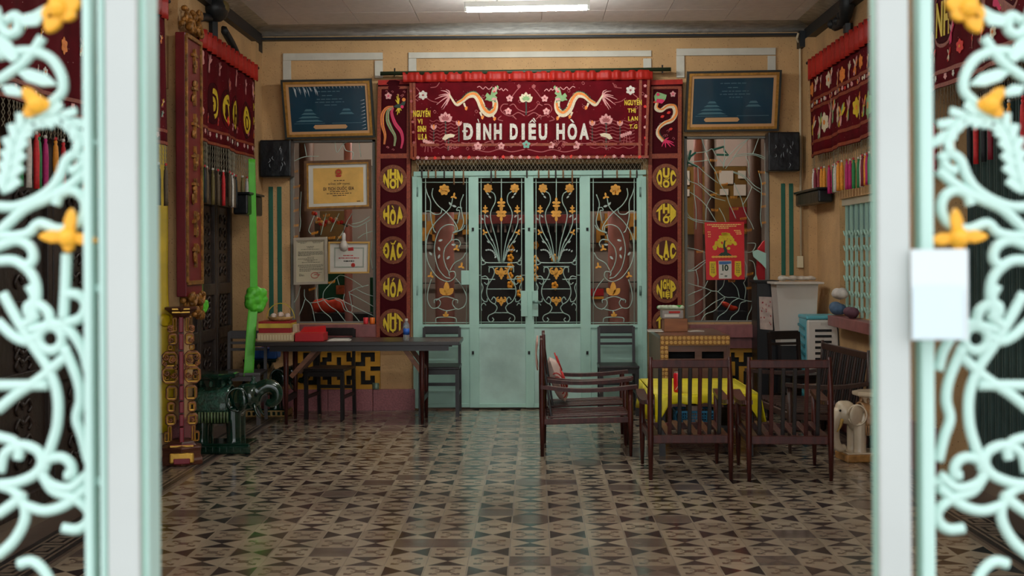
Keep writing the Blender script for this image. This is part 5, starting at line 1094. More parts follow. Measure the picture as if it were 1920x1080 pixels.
skirt((CX0 - .02, CY0 - .02, z), (CX0 - .02, CY1 + .02, z), lambda u: .2 + .02 * math.sin(u * 9), (-1, 0, 0), 1); skirt((CX1 + .02, CY0 - .02, z), (CX1 + .02, CY1 + .02, z), lambda u: .2 + .02 * math.sin(u * 8), (1, 0, 0), 2); skirt((CX0 - .02, CY1 + .02, z), (CX1 + .02, CY1 + .02, z), lambda u: .14, (0, 1, 0), 3)
tag(mb.obj('tablecloth', YCL, smooth=True, thick=.003), 'bright yellow cloth over the low table behind the lounge chairs', 'tablecloth')
c = PF(1271, 735, CH + .006); k_ = c.y / FPX
can = thing('drink_can', 'slim red can standing on the yellow cloth', 'can', tuple(c)); mb = MB(); mb.lathe([(.028, 0), (.032, .006), (.032, .135), (.026, .145)], c, 16); mb.obj('can_body', mat('red_can', (204, 16, 34), .35), can, smooth=True)
mb = MB(); mb.lathe([(.026, .143), (.027, .15), (.02, .151)], c, 16); mb.obj('can_lid', mat('pale_metal', (200, 190, 186), .3, metal=.6), can); mb = MB(); mb.bar(c + Vector((-.02, -.033, .02)), c + Vector((.0, -.034, .05)), .008, .004); mb.obj('white_mark', PAPER, can)
# blue basket on the shelf
BB = mat('blue_plastic', (40, 132, 176), .45); x0, x1 = PY(1268, 780, CY0 + .12).x, PY(1341, 780, CY0 + .12).x; y0, y1 = CY0 + .07, CY0 + .33
bk = thing('blue_basket', 'blue plastic basket on the shelf below the yellow cloth', 'basket', ((x0 + x1) / 2, (y0 + y1) / 2, .22))
mb = MB(); mb.box(x0, x1, y0, y1, .222, .23); mb.obj('bottom', BB, bk)
for (a, b) in (((x0, y0), (x1, y0)), ((x1, y0), (x1, y1)), ((x1, y1), (x0, y1)), ((x0, y1), (x0, y0))):
    mb = MB(); a, b = Vector((*a, 0)), Vector((*b, 0)); Ln = (b - a).length; n_ = int(Ln / .018)
    for k in range(n_ + 1): p = a + (b - a) * k / n_; mb.bar(p + Vector((0, 0, .225)), p + Vector((0, 0, .315)), .006, .004)
    for z in (.23, .25, .27, .29): mb.bar(a + Vector((0, 0, z)), b + Vector((0, 0, z)), .004, .006)
    mb.bar(a + Vector((0, 0, .318)), b + Vector((0, 0, .318)), .012, .016); mb.obj('mesh_side', BB, bk)
mb = MB(); mb.box((x0 + x1) / 2 - .06, (x0 + x1) / 2 + .05, y0 + .05, y0 + .17, .232, .36); tag(mb.obj('tissue_box', mat('pink_white_card', (206, 172, 160), .7, noise=(10, .15)), bevel=.006), 'pale pink tissue box standing in the blue basket', 'box')
# ------------------------------------------------------------------ dining chairs
def dining(name, label, loc, rz, wood=DKW, slats=2, Wc=.37, topw=.075):
    t_ = thing(name, label, 'chair', loc, rz, 'dark wooden dining chairs', local=True); h = Wc / 2      # faces -y, back at y = 0
    for s_ in (-1, 1):
        mb = MB(); mb.bar((s_ * h, .03, 0), (s_ * h, 0, .44), .03, .034, (0, 1, 0)); mb.bar((s_ * h, 0, .44), (s_ * h, .03, .80), .026, .03, (0, 1, 0)); mb.obj('rear_leg', wood, t_)
        mb = MB(); mb.bar((s_ * h, -.4, 0), (s_ * h, -.4, .44), .034, .034, (0, 1, 0)); mb.obj('front_leg', wood, t_)
        mb = MB(); mb.bar((s_ * h, -.38, .2), (s_ * h, .0, .2), .018, .03); mb.obj('stretcher', wood, t_)
    mb = MB(); mb.box(-h - .02, h + .02, -.425, .015, .435, .462); mb.obj('seat', wood, t_, bevel=.006)
    mb = MB(); mb.box(-h, h, -.41, -.39, .39, .435); mb.obj('apron', wood, t_)
    mb = MB(); mb.bar((-h, .025, .775), (h, .025, .775), .02, topw); mb.obj('top_rail', wood, t_, bevel=.006)
    for k in range(slats): z = .70 - k * .06; mb = MB(); mb.bar((-h, .02, z), (h, .02, z), .014, .024); mb.obj('back_slat', wood, t_)
    mb = MB(); mb.bar((-h, -.0, .26), (h, .0, .26), .018, .03); mb.obj('rear_stretcher', wood, t_)
    return t_
def pf(px, Y): return PY(px, 500, Y).x
dining('dining_chair', 'dark dining chair in front of the mint door, at the table\'s right end', (pf(827, 12.4), 12.42, 0), 0, slats=1, Wc=.34)
dining('dining_chair', 'dark dining chair standing against the right mint door leaf', (pf(1155, 12.4), 12.42, 0), 0, Wc=.33)
dining('dining_chair', 'black dining chair pushed under the dark table before the ochre fretwork', (pf(627, 12.2), 12.26, 0), -.12, slats=0, Wc=.34)
dining('dining_chair', 'grey worn dining chair behind the green elephant, under the lime ribbon', (pf(461, 11.85), 11.88, 0), .05, mat('grey_worn_wood', (92, 88, 88), .4, noise=(5, .25)), Wc=.33)
# ------------------------------------------------------------------ folding table with diagonal braces
TT = mat('dark_table_top', (44, 38, 36), .3, noise=(4, .2, (1, 6, 6))); TZ = .735
x0, x1 = pf(478, 11.45), pf(861, 11.45); y0, y1 = 11.42, 12.05
ft = thing('folding_table', 'long dark folding table with diagonal braces along the left window', 'table', ((x0 + x1) / 2, (y0 + y1) / 2, 0))
mb = MB(); mb.box(x0, x1, y0, y1, TZ - .035, TZ); mb.obj('tabletop', TT, ft, bevel=.004)
mb = MB(); mb.box(x0 + .12, x1 - .1, y0 + .05, y0 + .075, TZ - .085, TZ - .035); mb.box(x0 + .12, x1 - .1, y1 - .075, y1 - .05, TZ - .085, TZ - .035); mb.obj('apron', TT, ft)
for px_ in (535, 790):
    for y in (y0 + .09, y1 - .09): X = pf(px_, y0 + .09); mb = MB(); mb.tube([(X, y, 0), (X, y, .35), (X, y, TZ - .035)], [.014, .022, .025], 8); mb.obj('leg', RW_, ft, smooth=True)
    X = pf(px_, y0 + .09); mb = MB(); mb.bar((X, y0 + .09, .22), (X, y1 - .09, .22), .03, .05); mb.obj('leg_stretcher', DKW, ft)
for y in (y0 + .11, y1 - .11):
    mb = MB(); mb.bar((pf(540, y0), y, .42), (pf(592, y0), y, TZ - .05), .022, .04); mb.obj('brace', WOODM, ft)
    mb = MB(); mb.bar((pf(787, y0), y, .46), (pf(752, y0), y, TZ - .05), .022, .04); mb.obj('brace', WOODM, ft)
# things on the table
def tb(name, label, cat, px0, px1, pyt, Y0, Y1, m_, parts=None, z0=TZ + .001, bev=.004):
    a, b = PY(px0 + .6, pyt, Y0), PY(px1 - .6, pyt, Y0); t_ = thing(name, label, cat, ((a.x + b.x) / 2, (Y0 + Y1) / 2, z0)); mb = MB(); mb.box(a.x, b.x, Y0, Y1, z0, a.z); mb.obj('body', m_, t_, bevel=bev); return t_, a.x, b.x, a.z
REDC = mat('red_lacquer_box', (156, 22, 26), .4, noise=(5, .15)); YELB = mat('brass_yellow_band', (206, 176, 60), .45, noise=(8, .2)); CRB = mat('cream_box_card', (206, 178, 134), .7, noise=(10, .2)); BRIGHT = mat('scarlet_plastic', (190, 18, 28), .4)
t_, ax, bx2, zz = tb('patterned_box', 'cream patterned flat box, lowest of the stack on the dark table', 'box', 481, 551, 625, 11.5, 11.85, CRB)
for k in range(12): mb = MB(); x = ax + .012 + k * .0255; mb.box(x, x + .016, 11.496, 11.5, TZ + .015, zz - .015); mb.obj('printed_square', mat('pale_print', (226, 206, 166), .7), t_)
t_, ax, bx3, z3 = tb('red_box', 'red box with a yellow band on top of the cream patterned box', 'box', 484, 545, 603, 11.52, 11.82, REDC, z0=zz + .001)
mb = MB(); mb.box(ax - .002, bx3 + .002, 11.516, 11.822, zz + .045, zz + .085); mb.obj('yellow_band', YELB, t_)
t_, a4, b4, z4 = tb('red_tray', 'open scarlet plastic tray beside the stacked boxes', 'tray', 552, 607, 625, 11.5, 11.75, BRIGHT)
mb = MB(); mb.add([(a4 + .01, 11.7, z4), (b4 - .01, 11.7, z4), (b4 - .03, 11.8, z4 + .05), (a4 + .03, 11.8, z4 + .04), (a4 + .01, 11.72, z4), (b4 - .01, 11.72, z4), (b4 - .03, 11.82, z4 + .05), (a4 + .03, 11.82, z4 + .04)], [(0, 1, 2, 3), (7, 6, 5, 4), (0, 4, 5, 1), (1, 5, 6, 2), (2, 6, 7, 3), (3, 7, 4, 0)]); mb.obj('lid', BRIGHT, t_)
for k, (xa, xb, ya_, r_) in enumerate(((612, 655, 11.52, .06), (618, 650, 11.6, -.05))):
    a, b = PY(xa, 636, ya_), PY(xb, 636, ya_); mb = MB(); mb.cbox(((a.x + b.x) / 2, ya_ + .1, TZ + .003 + k * .004), (b.x - a.x, .18, .004), Matrix.Rotation(r_, 3, 'Z')); tag(mb.obj('paper_sheet', PAPER), ('lower', 'upper')[k] + ' white paper sheet lying mid table before the black chair', 'paper')
# wicker basket with offerings on the box stack
zb = z3 + .001; c = PY(526, 600, 11.67); bsk = thing('handled_basket', 'shallow basket with a thin yellow hoop handle on the red box', 'basket', (c.x, 11.67, zb))
mb = MB(); mb.lathe([(.08, 0), (.1, .01), (.115, .035), (.105, .035), (.09, .012), (.02, .01)], (c.x, 11.67, zb), 18); mb.obj('bowl', mat('woven_straw', (176, 140, 84), .8, noise=(40, .3)), bsk, smooth=True)
mb = MB(); mb.tube([(c.x + .125 * math.cos(PI * k / 14), 11.67, zb + .02 + .135 * math.sin(PI * k / 14)) for k in range(15)], .004, 6); mb.obj('handle', mat('yellow_cane', (206, 180, 50), .5), bsk)
rr = random.Random(12)
for k in range(3):
    mb = MB(); mb.ball((c.x + (k - 1) * .062, 11.67, zb + .04 + (.012 if k == 1 else 0)), (.03, .045, .028), None, 7, 5)
    tag(mb.obj('wrapped_packet', mat('white_wrapper', (214, 190, 176), .6, noise=(20, .25))), ('left', 'middle', 'right')[k] + ' crumpled white packet in the hoop handled basket', 'packet', 'packets in the basket')
a = PY(548, 618, 11.62); mb = MB(); mb.cbox((bx3 + .024, 11.66, zz + .036), (.04, .12, .07)); tag(mb.obj('small_carton', mat('beige_carton', (186, 170, 140), .7, noise=(12, .2)), bevel=.003), 'small beige carton beside the red box on the cream box', 'carton')
c = PY(762, 637, 11.6); wbt = thing('water_bottle', 'clear water bottle with a blue label near the table\'s right end', 'bottle', (c.x, 11.6, TZ + .001)); CLR = mat('clear_plastic', (226, 232, 236), .12, trans=.75)
o = (c.x, 11.6, TZ + .001); mb = MB(); mb.lathe([(.024, 0), (.029, .008), (.028, .05), (.029, .11), (.027, .14), (.012, .165), (.012, .175)], o, 14); mb.obj('bottle_body', CLR, wbt, smooth=True); mb = MB(); mb.lathe([(.0295, .05), (.0295, .105)], o, 14); mb.obj('label', mat('blue_label', (40, 96, 190), .5, noise=(12, .3)), wbt, smooth=True); mb = MB(); mb.lathe([(.0135, .172), (.0135, .192)], o, 12); mb.obj('cap', PAPER, wbt)
# candle glasses and strips on the window sills
for k, (px_, m_, lb) in enumerate(((686, mat('red_glass', (226, 60, 66), .3), 'red glass cup'), (698, mat('orange_glass', (240, 120, 40), .3), 'orange glass cup'))):
    c = PY(px_, 608, YB - .1); mb = MB(); mb.lathe([(.02, 0), (.024, .006), (.026, .06), (.022, .062), (.02, .012)], (c.x, YB - .1, PY(620, 607, YB).z + .001), 14); tag(mb.obj('glass_cup', m_, smooth=True), lb + ' on the left window sill beside the phoenix banner', 'cup')
c = PY(705, 728, YB - .03); mb = MB(); mb.lathe([(.036, 0), (.038, .005), (.038, .055), (.034, .06)], (c.x, YB - .03, PY(705, 729, YB).z + .001), 14); cn = tag(mb.obj('tin_can', mat('patterned_tin', (120, 140, 120), .35, metal=.3, noise=(30, .4)), smooth=True), 'small patterned tin on the granite ledge beside the ochre fretwork', 'tin')
# ------------------------------------------------------------------ desk with a mosaic border
DZ = .79; x0, x1, y0, y1 = pf(1237, 11.2), pf(1368, 11.2), 11.2, 12.3
dk = thing('writing_desk', 'brown desk with a gold disc border, behind the left lounge chair', 'desk', ((x0 + x1) / 2, (y0 + y1) / 2, 0)); BRW = mat('brown_varnished_board', (104, 66, 52), .3, noise=(4, .2, (1, 5, 5)), coat=.3)
mb = MB(); mb.box(x0, x1, y0, y1, DZ - .03, DZ); mb.obj('desktop', BRW, dk)
mb = MB(); mb.box(x0, x0 + .025, y0 + .01, y1, 0, DZ - .03); mb.obj('side_panel', mat('olive_side_board', (122, 106, 84), .6, noise=(3, .1)), dk); mb = MB(); mb.box(x1 - .025, x1, y0 + .01, y1, 0, DZ - .03); mb.obj('side_panel', BRW, dk)
mb = MB(); mb.box(x0 + .07, x1, y0 + .02, y0 + .04, DZ - .14, DZ - .07); mb.box(x0 + .07, x1, y0 + .02, y0 + .04, .0, DZ - .2); mb.box((x0 + x1) / 2 + .0, (x0 + x1) / 2 + .06, y0 + .02, y0 + .04, DZ - .2, DZ - .14); mb.box(x1 - .05, x1 - .02, y0 + .02, y0 + .04, DZ - .2, DZ - .14); mb.obj('front_panel', BRW, dk)
mb = MB(); mb.box(x0 + .03, x1 - .03, y0 + .2, y0 + .22, 0, DZ - .04); mb.obj('inner_board', BLACK, dk)
mb = MB(); mb.box(x0, x1, y0 - .002, y0 + .02, DZ - .085, DZ); mb.box(x0, x0 + .07, y0 - .002, y0 + .02, 0, DZ - .085); mb.obj('gold_border', mat('ochre_border_ground', (150, 100, 44), .5), dk)
dm = MB(); dm.lathe([(.016, 0), (.0165, .004), (.012, .007)], n=10); dme = dm.mesh('gold_disc', mat('gold_disc_lacquer', (206, 158, 84), .4, noise=(20, .2)))
def gdisc(x, z):
    o = bpy.data.objects.new('gold_disc', dme); COL.objects.link(o); o.parent = dk; o.matrix_parent_inverse = Matrix.Translation(-dk.location); o.location = (x, y0 - .002, z); o.rotation_euler = (PI / 2, 0, 0)
n_ = int((x1 - x0) / .036)
for k in range(n_):
    for z in (DZ - .022, DZ - .06): gdisc(x0 + .02 + k * (x1 - x0 - .04) / (n_ - 1), z)
for k in range(14):
    for x in (x0 + .018, x0 + .052): gdisc(x, DZ - .105 - k * .037)
t_, ax, bx4, zw = tb('wooden_box', 'plain brown wooden box on the desk below the clear tub', 'box', 1245, 1290, 598, 11.75, 12.0, mat('orange_brown_wood', (150, 92, 54), .5, noise=(4, .25, (1, 6, 6))), z0=DZ + .001)
t_, ax, bx5, zt = tb('plastic_tub', 'clear grey plastic tub with white and red contents on the wooden box', 'tub', 1241, 1282, 582, 11.78, 11.97, mat('grey_clear_tub', (150, 140, 132), .3), z0=zw + .001)
mb = MB(); mb.box(ax + .02, bx5 - .04, 11.776, 11.78, zw + .015, zw + .04); mb.obj('white_content', PAPER, t_); mb = MB(); mb.box(ax + .06, bx5 - .03, 11.776, 11.78, zw + .05, zw + .068); mb.obj('red_content', REDI, t_)
c = PY(1257, 578, 11.86); mb = MB(); rr = random.Random(3)
for k in range(7): mb.ball((c.x + (k - 3) * .032, 11.86 + rr.uniform(-.02, .02), zt + .024), (.032, .035, .022), None, 8, 6)
tag(mb.obj('snack_bag', mat('green_white_packaging', (196, 206, 176), .4, noise=(14, .2), speck=(14, .35, (40, 150, 50))), remesh=.006), 'green and white snack bag lying on the clear tub', 'bag')
for k, (px_, py_) in enumerate(((1226, 618), (1228, 622), (1300, 620))):
    c = PF(px_, py_, DZ + .004); mb = MB(); mb.cbox((c.x, c.y - .05, DZ + .004 + .006 * (k == 1)), (.14, .05 if k < 2 else .12, .006), Matrix.Rotation((.05, -.1, .4)[k], 3, 'Z')); tag(mb.obj('paper_slip', PAPER), ('white paper slip at the desk\'s left edge, under another', 'white paper slip on top at the desk\'s left edge', 'white paper sheet on the desk right of the wooden box')[k], 'paper')
# dark cabinet, white lectern, air cooler
a, b = PY(1419, 530, 12.2), PY(1458, 530, 12.2); cab = thing('black_cabinet', 'narrow black cabinet with a red and white picture panel beside the right window', 'cabinet', ((a.x + b.x) / 2, 12.3, 0)); mb = MB(); mb.box(a.x, b.x, 12.2, 12.5, 0, a.z); mb.obj('body', mat('black_lacquer', (20, 20, 22), .35), cab, bevel=.006)
mb = MB(); mb.box(a.x - .02, b.x + .01, 12.18, 12.52, a.z, a.z + .02); mb.obj('top_board', BLACK, cab)
S_ = surfY(12.2); mb = MB(); poly(mb, S_, [(1423, 556), (1447, 557), (1449, 619), (1425, 617)], .008, .008); pp = mb.obj('picture_panel', mat('faded_poster', (186, 164, 152), .6, noise=(16, .25)), cab); mb = MB(); rr = random.Random(4)
for k in range(14): x, y = rr.uniform(1426, 1446), rr.uniform(560, 614); stroke(mb, S_, [(x, y), (x + rr.uniform(-1.5, 1.5), y + 3)], rr.uniform(1, 2), .0095, k=0)
mb.obj('red_marks', mat('faded_red_ink', (150, 44, 46), .8), pp)
a, b = PY(1460, 533, 11.86), PY(1533, 648, 11.86); lec = thing('white_lectern', 'white sheet covered lectern with a flared top behind the air cooler', 'lectern', ((a.x + b.x) / 2, 12.0, 0)); WSH = mat('white_sheet', (206, 194, 184), .75, noise=(3, .06))
mb = MB(); mb.add([(a.x - .02, 11.86, a.z), (b.x + .01, 11.86, a.z), (b.x - .02, 11.88, b.z), (a.x + .02, 11.88, b.z), (a.x - .02, 12.15, a.z), (b.x + .01, 12.15, a.z), (b.x - .02, 12.13, b.z), (a.x + .02, 12.13, b.z)], [(0, 3, 2, 1), (4, 5, 6, 7), (0, 1, 5, 4), (1, 2, 6, 5), (3, 7, 6, 2), (0, 4, 7, 3)]); mb.obj('sheet_front', WSH, lec)
mb = MB(); mb.box(a.x - .05, b.x + .05, 11.8, 12.17, a.z, a.z + .02); mb.obj('top_board', WSH, lec, bevel=.004)
mb = MB(); mb.box(a.x + .03, b.x - .03, 11.9, 12.1, 0, b.z); mb.obj('stand', DKW, lec)
mb = MB(); rr = random.Random(6)
for k in range(7): mb.ball((a.x + .06 + k * .045, 11.98 + rr.uniform(-.04, .04), a.z + .052), (.045, .06, .016 + rr.uniform(0, .014)), Matrix.Rotation(rr.uniform(-.4, .4), 3, 'Y'), 7, 5)
tag(mb.obj('crumpled_paper', mat('grey_white_paper', (196, 186, 172), .8, noise=(14, .15)), remesh=.007), 'crumpled white papers heaped on the white lectern', 'paper')
a, b = PY(1513, 592, 11.5), PY(1574, 592, 11.5); AW = mat('white_abs', (208, 200, 190), .4); AB = mat('turquoise_abs', (96, 178, 190), .4)
ac = thing('air_cooler', 'white and turquoise portable air cooler with slotted front behind the settee', 'air cooler', ((a.x + b.x) / 2, 11.7, 0)); zt = a.z
mb = MB(); mb.box(a.x, b.x, 11.5, 11.54, .12, zt - .035); mb.obj('front_grille_panel', AW, ac, bevel=.02)
mb = MB(); mb.box(a.x - .0, b.x, 11.54, 11.86, .1, zt - .02); mb.obj('body', AB, ac, bevel=.02)
mb = MB(); mb.box(a.x - .005, b.x + .005, 11.5, 11.87, zt - .035, zt); mb.obj('top', AB, ac, bevel=.012)
n_ = 15
for k in range(n_):
    z = zt - .13 - k * .05
    if z < .15: break
    mb = MB(); mb.box(a.x + .07, b.x - .07, 11.4965, 11.5, z - .012, z + .01); mb.obj('vent_slot', BLACK, ac)
for k in range(9): z = zt - .12 - k * .075; mb = MB(); mb.bar((a.x - .008, 11.58, z), (a.x - .008, 11.84, z + .03), .012, .02); mb.obj('side_louvre', mat('teal_abs', (50, 130, 140), .4), ac)
mb = MB(); mb.box(a.x + .12, b.x - .12, 11.496, 11.5, zt - .085, zt - .06); mb.obj('badge_recess', mat('off_white_abs', (190, 182, 172), .4), ac)
for x in (a.x + .03, b.x - .03):
    for y in (11.56, 11.82): mb = MB(); mb.ball((x, y, .05), (.025, .025, .05), n=8, m_=6); mb.obj('castor', BLACK, ac)
mb = MB(); mb.tube(catmull([(b.x - .05, 11.49, zt - .07), (b.x - .02, 11.48, zt - .12), (b.x - .01, 11.48, zt - .3)], 5), .005, 5); mb.obj('power_cord', BLACK, ac)
# dark round-backed chair between cabinet and cooler
dining('dining_chair', 'dark chair half hidden between the black cabinet and the air cooler', (pf(1468, 11.5), 11.42, 0), .3, Wc=.28, slats=1)
# bundles on the right window ledge
lz = .951
for k, (px_, py_, s_, c_, lb) in enumerate(((1552, 580, .085, (70, 96, 124), 'dark blue cloth bundle on the right wall ledge'), (1556, 566, .07, (206, 198, 190), 'white crumpled bag on top of the blue bundle by the right wall'), (1577, 602, .07, (98, 60, 74), 'plum coloured cloth bundle on the right wall ledge'))):
    p = PX(px_, py_, 2.60); y = p.y; z = (lz + s_ * .6) if k != 1 else lz + .185
    mb = MB(); rr = random.Random(k)
    for j in range(6): mb.ball((2.62 + rr.uniform(-.02, .02), min(11.3, y - .3) + rr.uniform(-.06, .06), z + rr.uniform(-.01, .02)), (s_ * .7, s_ * .9, s_ * .6), None, 8, 6)
    tag(mb.obj('cloth_bundle' if k != 1 else 'crumpled_bag', mat('bundle_cloth_%d' % k, c_, .8, noise=(9, .25)), remesh=.01), lb, 'bundle' if k != 1 else 'bag')
# ================================================================== ceramic elephants
def elephant(name, label, loc, rz, mbody, mblank, mbase, trunk, sc=1.0, hat=True, mtusk=None, mfringe=None, top=True):
    t_ = thing(name, label, 'elephant statue', loc, rz, 'ceramic elephants', local=True); S = sc     # faces +x
    V_ = lambda *p: Vector(p) * S
    mb = MB(); mb.box(-.2 * S, .2 * S, -.13 * S, .13 * S, 0, .055 * S); mb.obj('plinth', mbase, t_, bevel=.01)
    mb = MB(); mb.box(-.19 * S, .19 * S, -.12 * S, .12 * S, .055 * S, .066 * S); mb.obj('plinth_top', mbody, t_, bevel=.004)
    for k in range(9): mb = MB(); x = (-.17 + k * .0425) * S; mb.box(x - .012 * S, x + .012 * S, -.136 * S, -.129 * S, .015 * S, .045 * S); mb.obj('plinth_relief', mbody, t_, bevel=.002)
    mb = MB(); mb.ball(V_(-.02, 0, .285), V_(.175, .115, .115), n=18, m_=12); mb.ball(V_(.165, 0, .345), V_(.085, .075, .085), n=14, m_=10); mb.ball(V_(.19, 0, .385), V_(.05, .06, .045), n=10, m_=8)
    for x in (-.12, .085):
        for y in (-.065, .065): mb.tube([V_(x, y, .06), V_(x, y, .09), V_(x * .95, y, .28)], [.05 * S, .045 * S, .05 * S], 10)
    if trunk == 'up': q = [V_(.21, 0, .35), V_(.26, 0, .335), V_(.31, 0, .33), V_(.345, 0, .36), V_(.34, 0, .405), V_(.30, 0, .425), V_(.26, 0, .42)]
    elif trunk == 'loop': q = [V_(.20, 0, .36), V_(.25, 0, .40), V_(.30, 0, .41), V_(.34, 0, .385), V_(.345, 0, .335), V_(.31, 0, .30), V_(.275, 0, .31)]
    else: q = [V_(.215, 0, .35), V_(.245, 0, .29), V_(.25, 0, .2), V_(.235, 0, .12), V_(.20, 0, .085), V_(.165, 0, .10)]
    qq = catmull(q, 5); mb.tube(qq, [(.052 - .03 * i / len(qq)) * S for i in range(len(qq))], 10)
    mb.tube(catmull([V_(-.19, 0, .32), V_(-.215, 0, .25), V_(-.205, 0, .15)], 4), .012 * S, 6)
    mb.obj('body', mbody, t_, remesh=.0075 * S)
    for s_ in (-1, 1):
        mb = MB(); mb.ball(V_(.115, s_ * .095, .335), V_(.065, .016, .075), Matrix.Rotation(s_ * .35, 3, 'Z') @ Matrix.Rotation(-.2, 3, 'Y'), 14, 8); mb.tube([V_(.115 + .062 * math.cos(a * PI / 8), s_ * (.103 - .02 * math.cos(a * PI / 8)), .335 + .072 * math.sin(a * PI / 8)) for a in range(16)], .007 * S, 6); mb.obj('ear', mbody, t_, smooth=True)
        mb = MB(); mb.tube(catmull([V_(.205, s_ * .045, .30), V_(.225, s_ * .06, .25), V_(.25, s_ * .062, .215)], 4), [.014 * S, .004 * S], 7); mb.obj('tusk', mtusk or mbody, t_, smooth=True)
        mb = MB(); mb.ball(V_(.225, s_ * .06, .365), .009 * S, n=8, m_=6); mb.obj('eye', BLACK, t_)
    mb = MB(); mb.grid(lambda u, v: Vector(((-.16 + .22 * u) * S, math.sin((v - .5) * 3.4) * (.128 * S) * (1 - .35 * (2 * u - 1.0) ** 4 * .3), (.285 + .128 * math.cos((v - .5) * 3.4) - .05 * max(0, abs(v - .5) - .3)) * S)), 12, 24); bl = mb.obj('saddle_cloth', mblank, t_, smooth=True, thick=.012)
    for s_ in (-1, 1):
        for k in range(12): x = (-.155 + k * .0195) * S; mb = MB(); mb.tube([(x, s_ * .13 * S, .262 * S), (x, s_ * .128 * S, .195 * S)], [.008 * S, .007 * S], 6); mb.obj('fringe', mfringe or mblank, bl, smooth=True)
    if top:
        mb = MB(); mb.lathe([(.09 * S, .39 * S), (.085 * S, .41 * S), (.11 * S, .455 * S), (.15 * S, .465 * S), (.155 * S, .475 * S), (.155 * S, .49 * S), (.14 * S, .495 * S)], (-.05 * S, 0, 0), 8); mb.obj('seat_plate', mbody, t_)
        for k in range(8): a = k * PI / 4; mb = MB(); mb.ball((-.05 * S + .098 * S * math.cos(a), .098 * S * math.sin(a), .432 * S), (.014 * S, .014 * S, .022 * S), n=7, m_=5); mb.obj('seat_boss', mblank, t_)
    if hat: mb = MB(); mb.lathe([(.02 * S, 0), (.026 * S, .01 * S), (.012 * S, .025 * S), (.014 * S, .04 * S), (.002, .055 * S)], V_(.195, 0, .42), 10); mb.obj('head_ornament', mblank, t_, smooth=True)
    return t_
GGL = mat('dark_green_glaze', (12, 46, 34), .12, noise=(8, .4), coat=.7); GGB = mat('carved_green_glaze', (26, 70, 54), .2, noise=(30, .5), bump=(60, 1.0), coat=.5); GGF = mat('fringe_glaze', (84, 104, 66), .25, noise=(20, .4), coat=.5)
p = PF(412, 850); elephant('elephant_stool', 'dark green glazed elephant stool with raised trunk beside the carved pedestal', (p.x + .0, p.y + .1, 0), .0, GGL, GGB, GGL, 'loop', 1.22, mfringe=GGF)
CRG = mat('cream_glaze', (212, 194, 166), .25, noise=(7, .12), coat=.3); CRD = mat('brown_wash_glaze', (158, 118, 78), .35, noise=(24, .3)); TUSKY = mat('ochre_tusk', (190, 150, 70), .4)
p = PF(1618, 866); elephant('elephant_stool', 'cream ceramic elephant stool with lowered trunk beside the right gate post', (p.x + .06, p.y + .1, 0), PI + .12, CRG, CRD, mat('gold_brown_plinth', (170, 122, 64), .4, noise=(20, .3)), 'down', 1.0, mtusk=TUSKY, hat=False)
p = PF(520, 779); elephant('elephant_stool', 'green elephant stool with a beige saddle cloth under the dark table', (p.x - .1, p.y + .02, 0), 0.0, GGL, mat('beige_carved_glaze', (160, 132, 90), .4, noise=(30, .45), bump=(50, 1)), mat('straw_plinth', (186, 150, 90), .6, noise=(50, .4)), 'loop', 1.08, hat=False)
pz = PY(524, 660, p.y); mb = MB(); z = .495 * 1.08 + .001; mb.box(p.x - .26, p.x + .02, p.y - .1, p.y + .1, z, z + .1); tag(mb.obj('blue_packet', mat('blue_packaging', (36, 88, 160), .4, noise=(9, .3)), bevel=.02), 'blue packet lying on the elephant stool under the table', 'packet')
# ================================================================== right wall: grilled opening and folding shutter
WG = root('window_3', (2.7, 10.5, .95)); mb = MB()
y = 9.32
while y < 11.44: mb.bar((2.72, y, .95), (2.72, y, 1.9), .022, .018, (0, 1, 0)); y += .17
mb.obj('vertical_bars', MINT, WG); mb = MB()
for z in (1.02, 1.14, 1.27, 1.4, 1.53, 1.66):
    mb.tube([(2.715, 9.3 + k * .05, z + (.02 if k % 2 else -.02)) for k in range(44)], .007, 5)
mb.obj('zigzag_bars', MINT, WG); mb = MB(); mb.box(2.70, 2.78, 9.3, 11.45, 1.9, 1.96); mb.obj('top_rail', mat('cream_rail', (190, 182, 160), .5), WG)
mb = MB()
y = 9.35
while y < 11.4: mb.box(2.735, 2.75, y - .03, y + .035, 1.62, 1.9); y += .17
mb.obj('upper_slats', mat('pale_teal_slat', (140, 178, 172), .5), WG)
struct(MB().box(3.3, 3.4, 9.0, 11.7, .5, 2.4).obj('wall_side_room', BROWNC)); 
SH = root('door_20', (2.93, 7.4, 0)); SHM = mat('grey_green_steel', (74, 96, 92), .45, metal=.3, noise=(6, .2)); y = 4.2; k = 0
while y < 8.72:
    mb = MB(); mb.box(2.91, 2.935, y - .024, y + .024, .1, 2.42); mb.box(2.89, 2.91, y - .024, y - .014, .1, 2.42); mb.box(2.89, 2.91, y + .014, y + .024, .1, 2.42); mb.obj('steel_upright', SHM, SH); y += .125; k += 1
mb = MB(); y = 4.2
while y < 8.6:
    for z in (.4, 1.0, 1.6, 2.1): mb.bar((2.945, y, z - .1), (2.945, y + .25, z + .1), .004, .02, (1, 0, 0)); mb.bar((2.95, y, z + .1), (2.95, y + .25, z - .1), .004, .02, (1, 0, 0))
    y += .25
mb.obj('lattice_strips', SHM, SH, kind='stuff'); mb = MB(); mb.box(2.86, 2.96, 4.0, 8.75, 2.42, 2.52); mb.obj('top_track', DARKTRIM, SH); mb = MB(); mb.box(2.8, 3.0, 4.0, 8.75, 0, .1); mb.obj('threshold', BORDL, SH)
mb = MB(); mb.box(-2.93, -2.78, 6.0, 9.4, 0, .06); mb.box(-2.93, -2.8, 9.86, 12.3, 0, .06); struct(mb.obj('baseboard_door_left', BORDL))
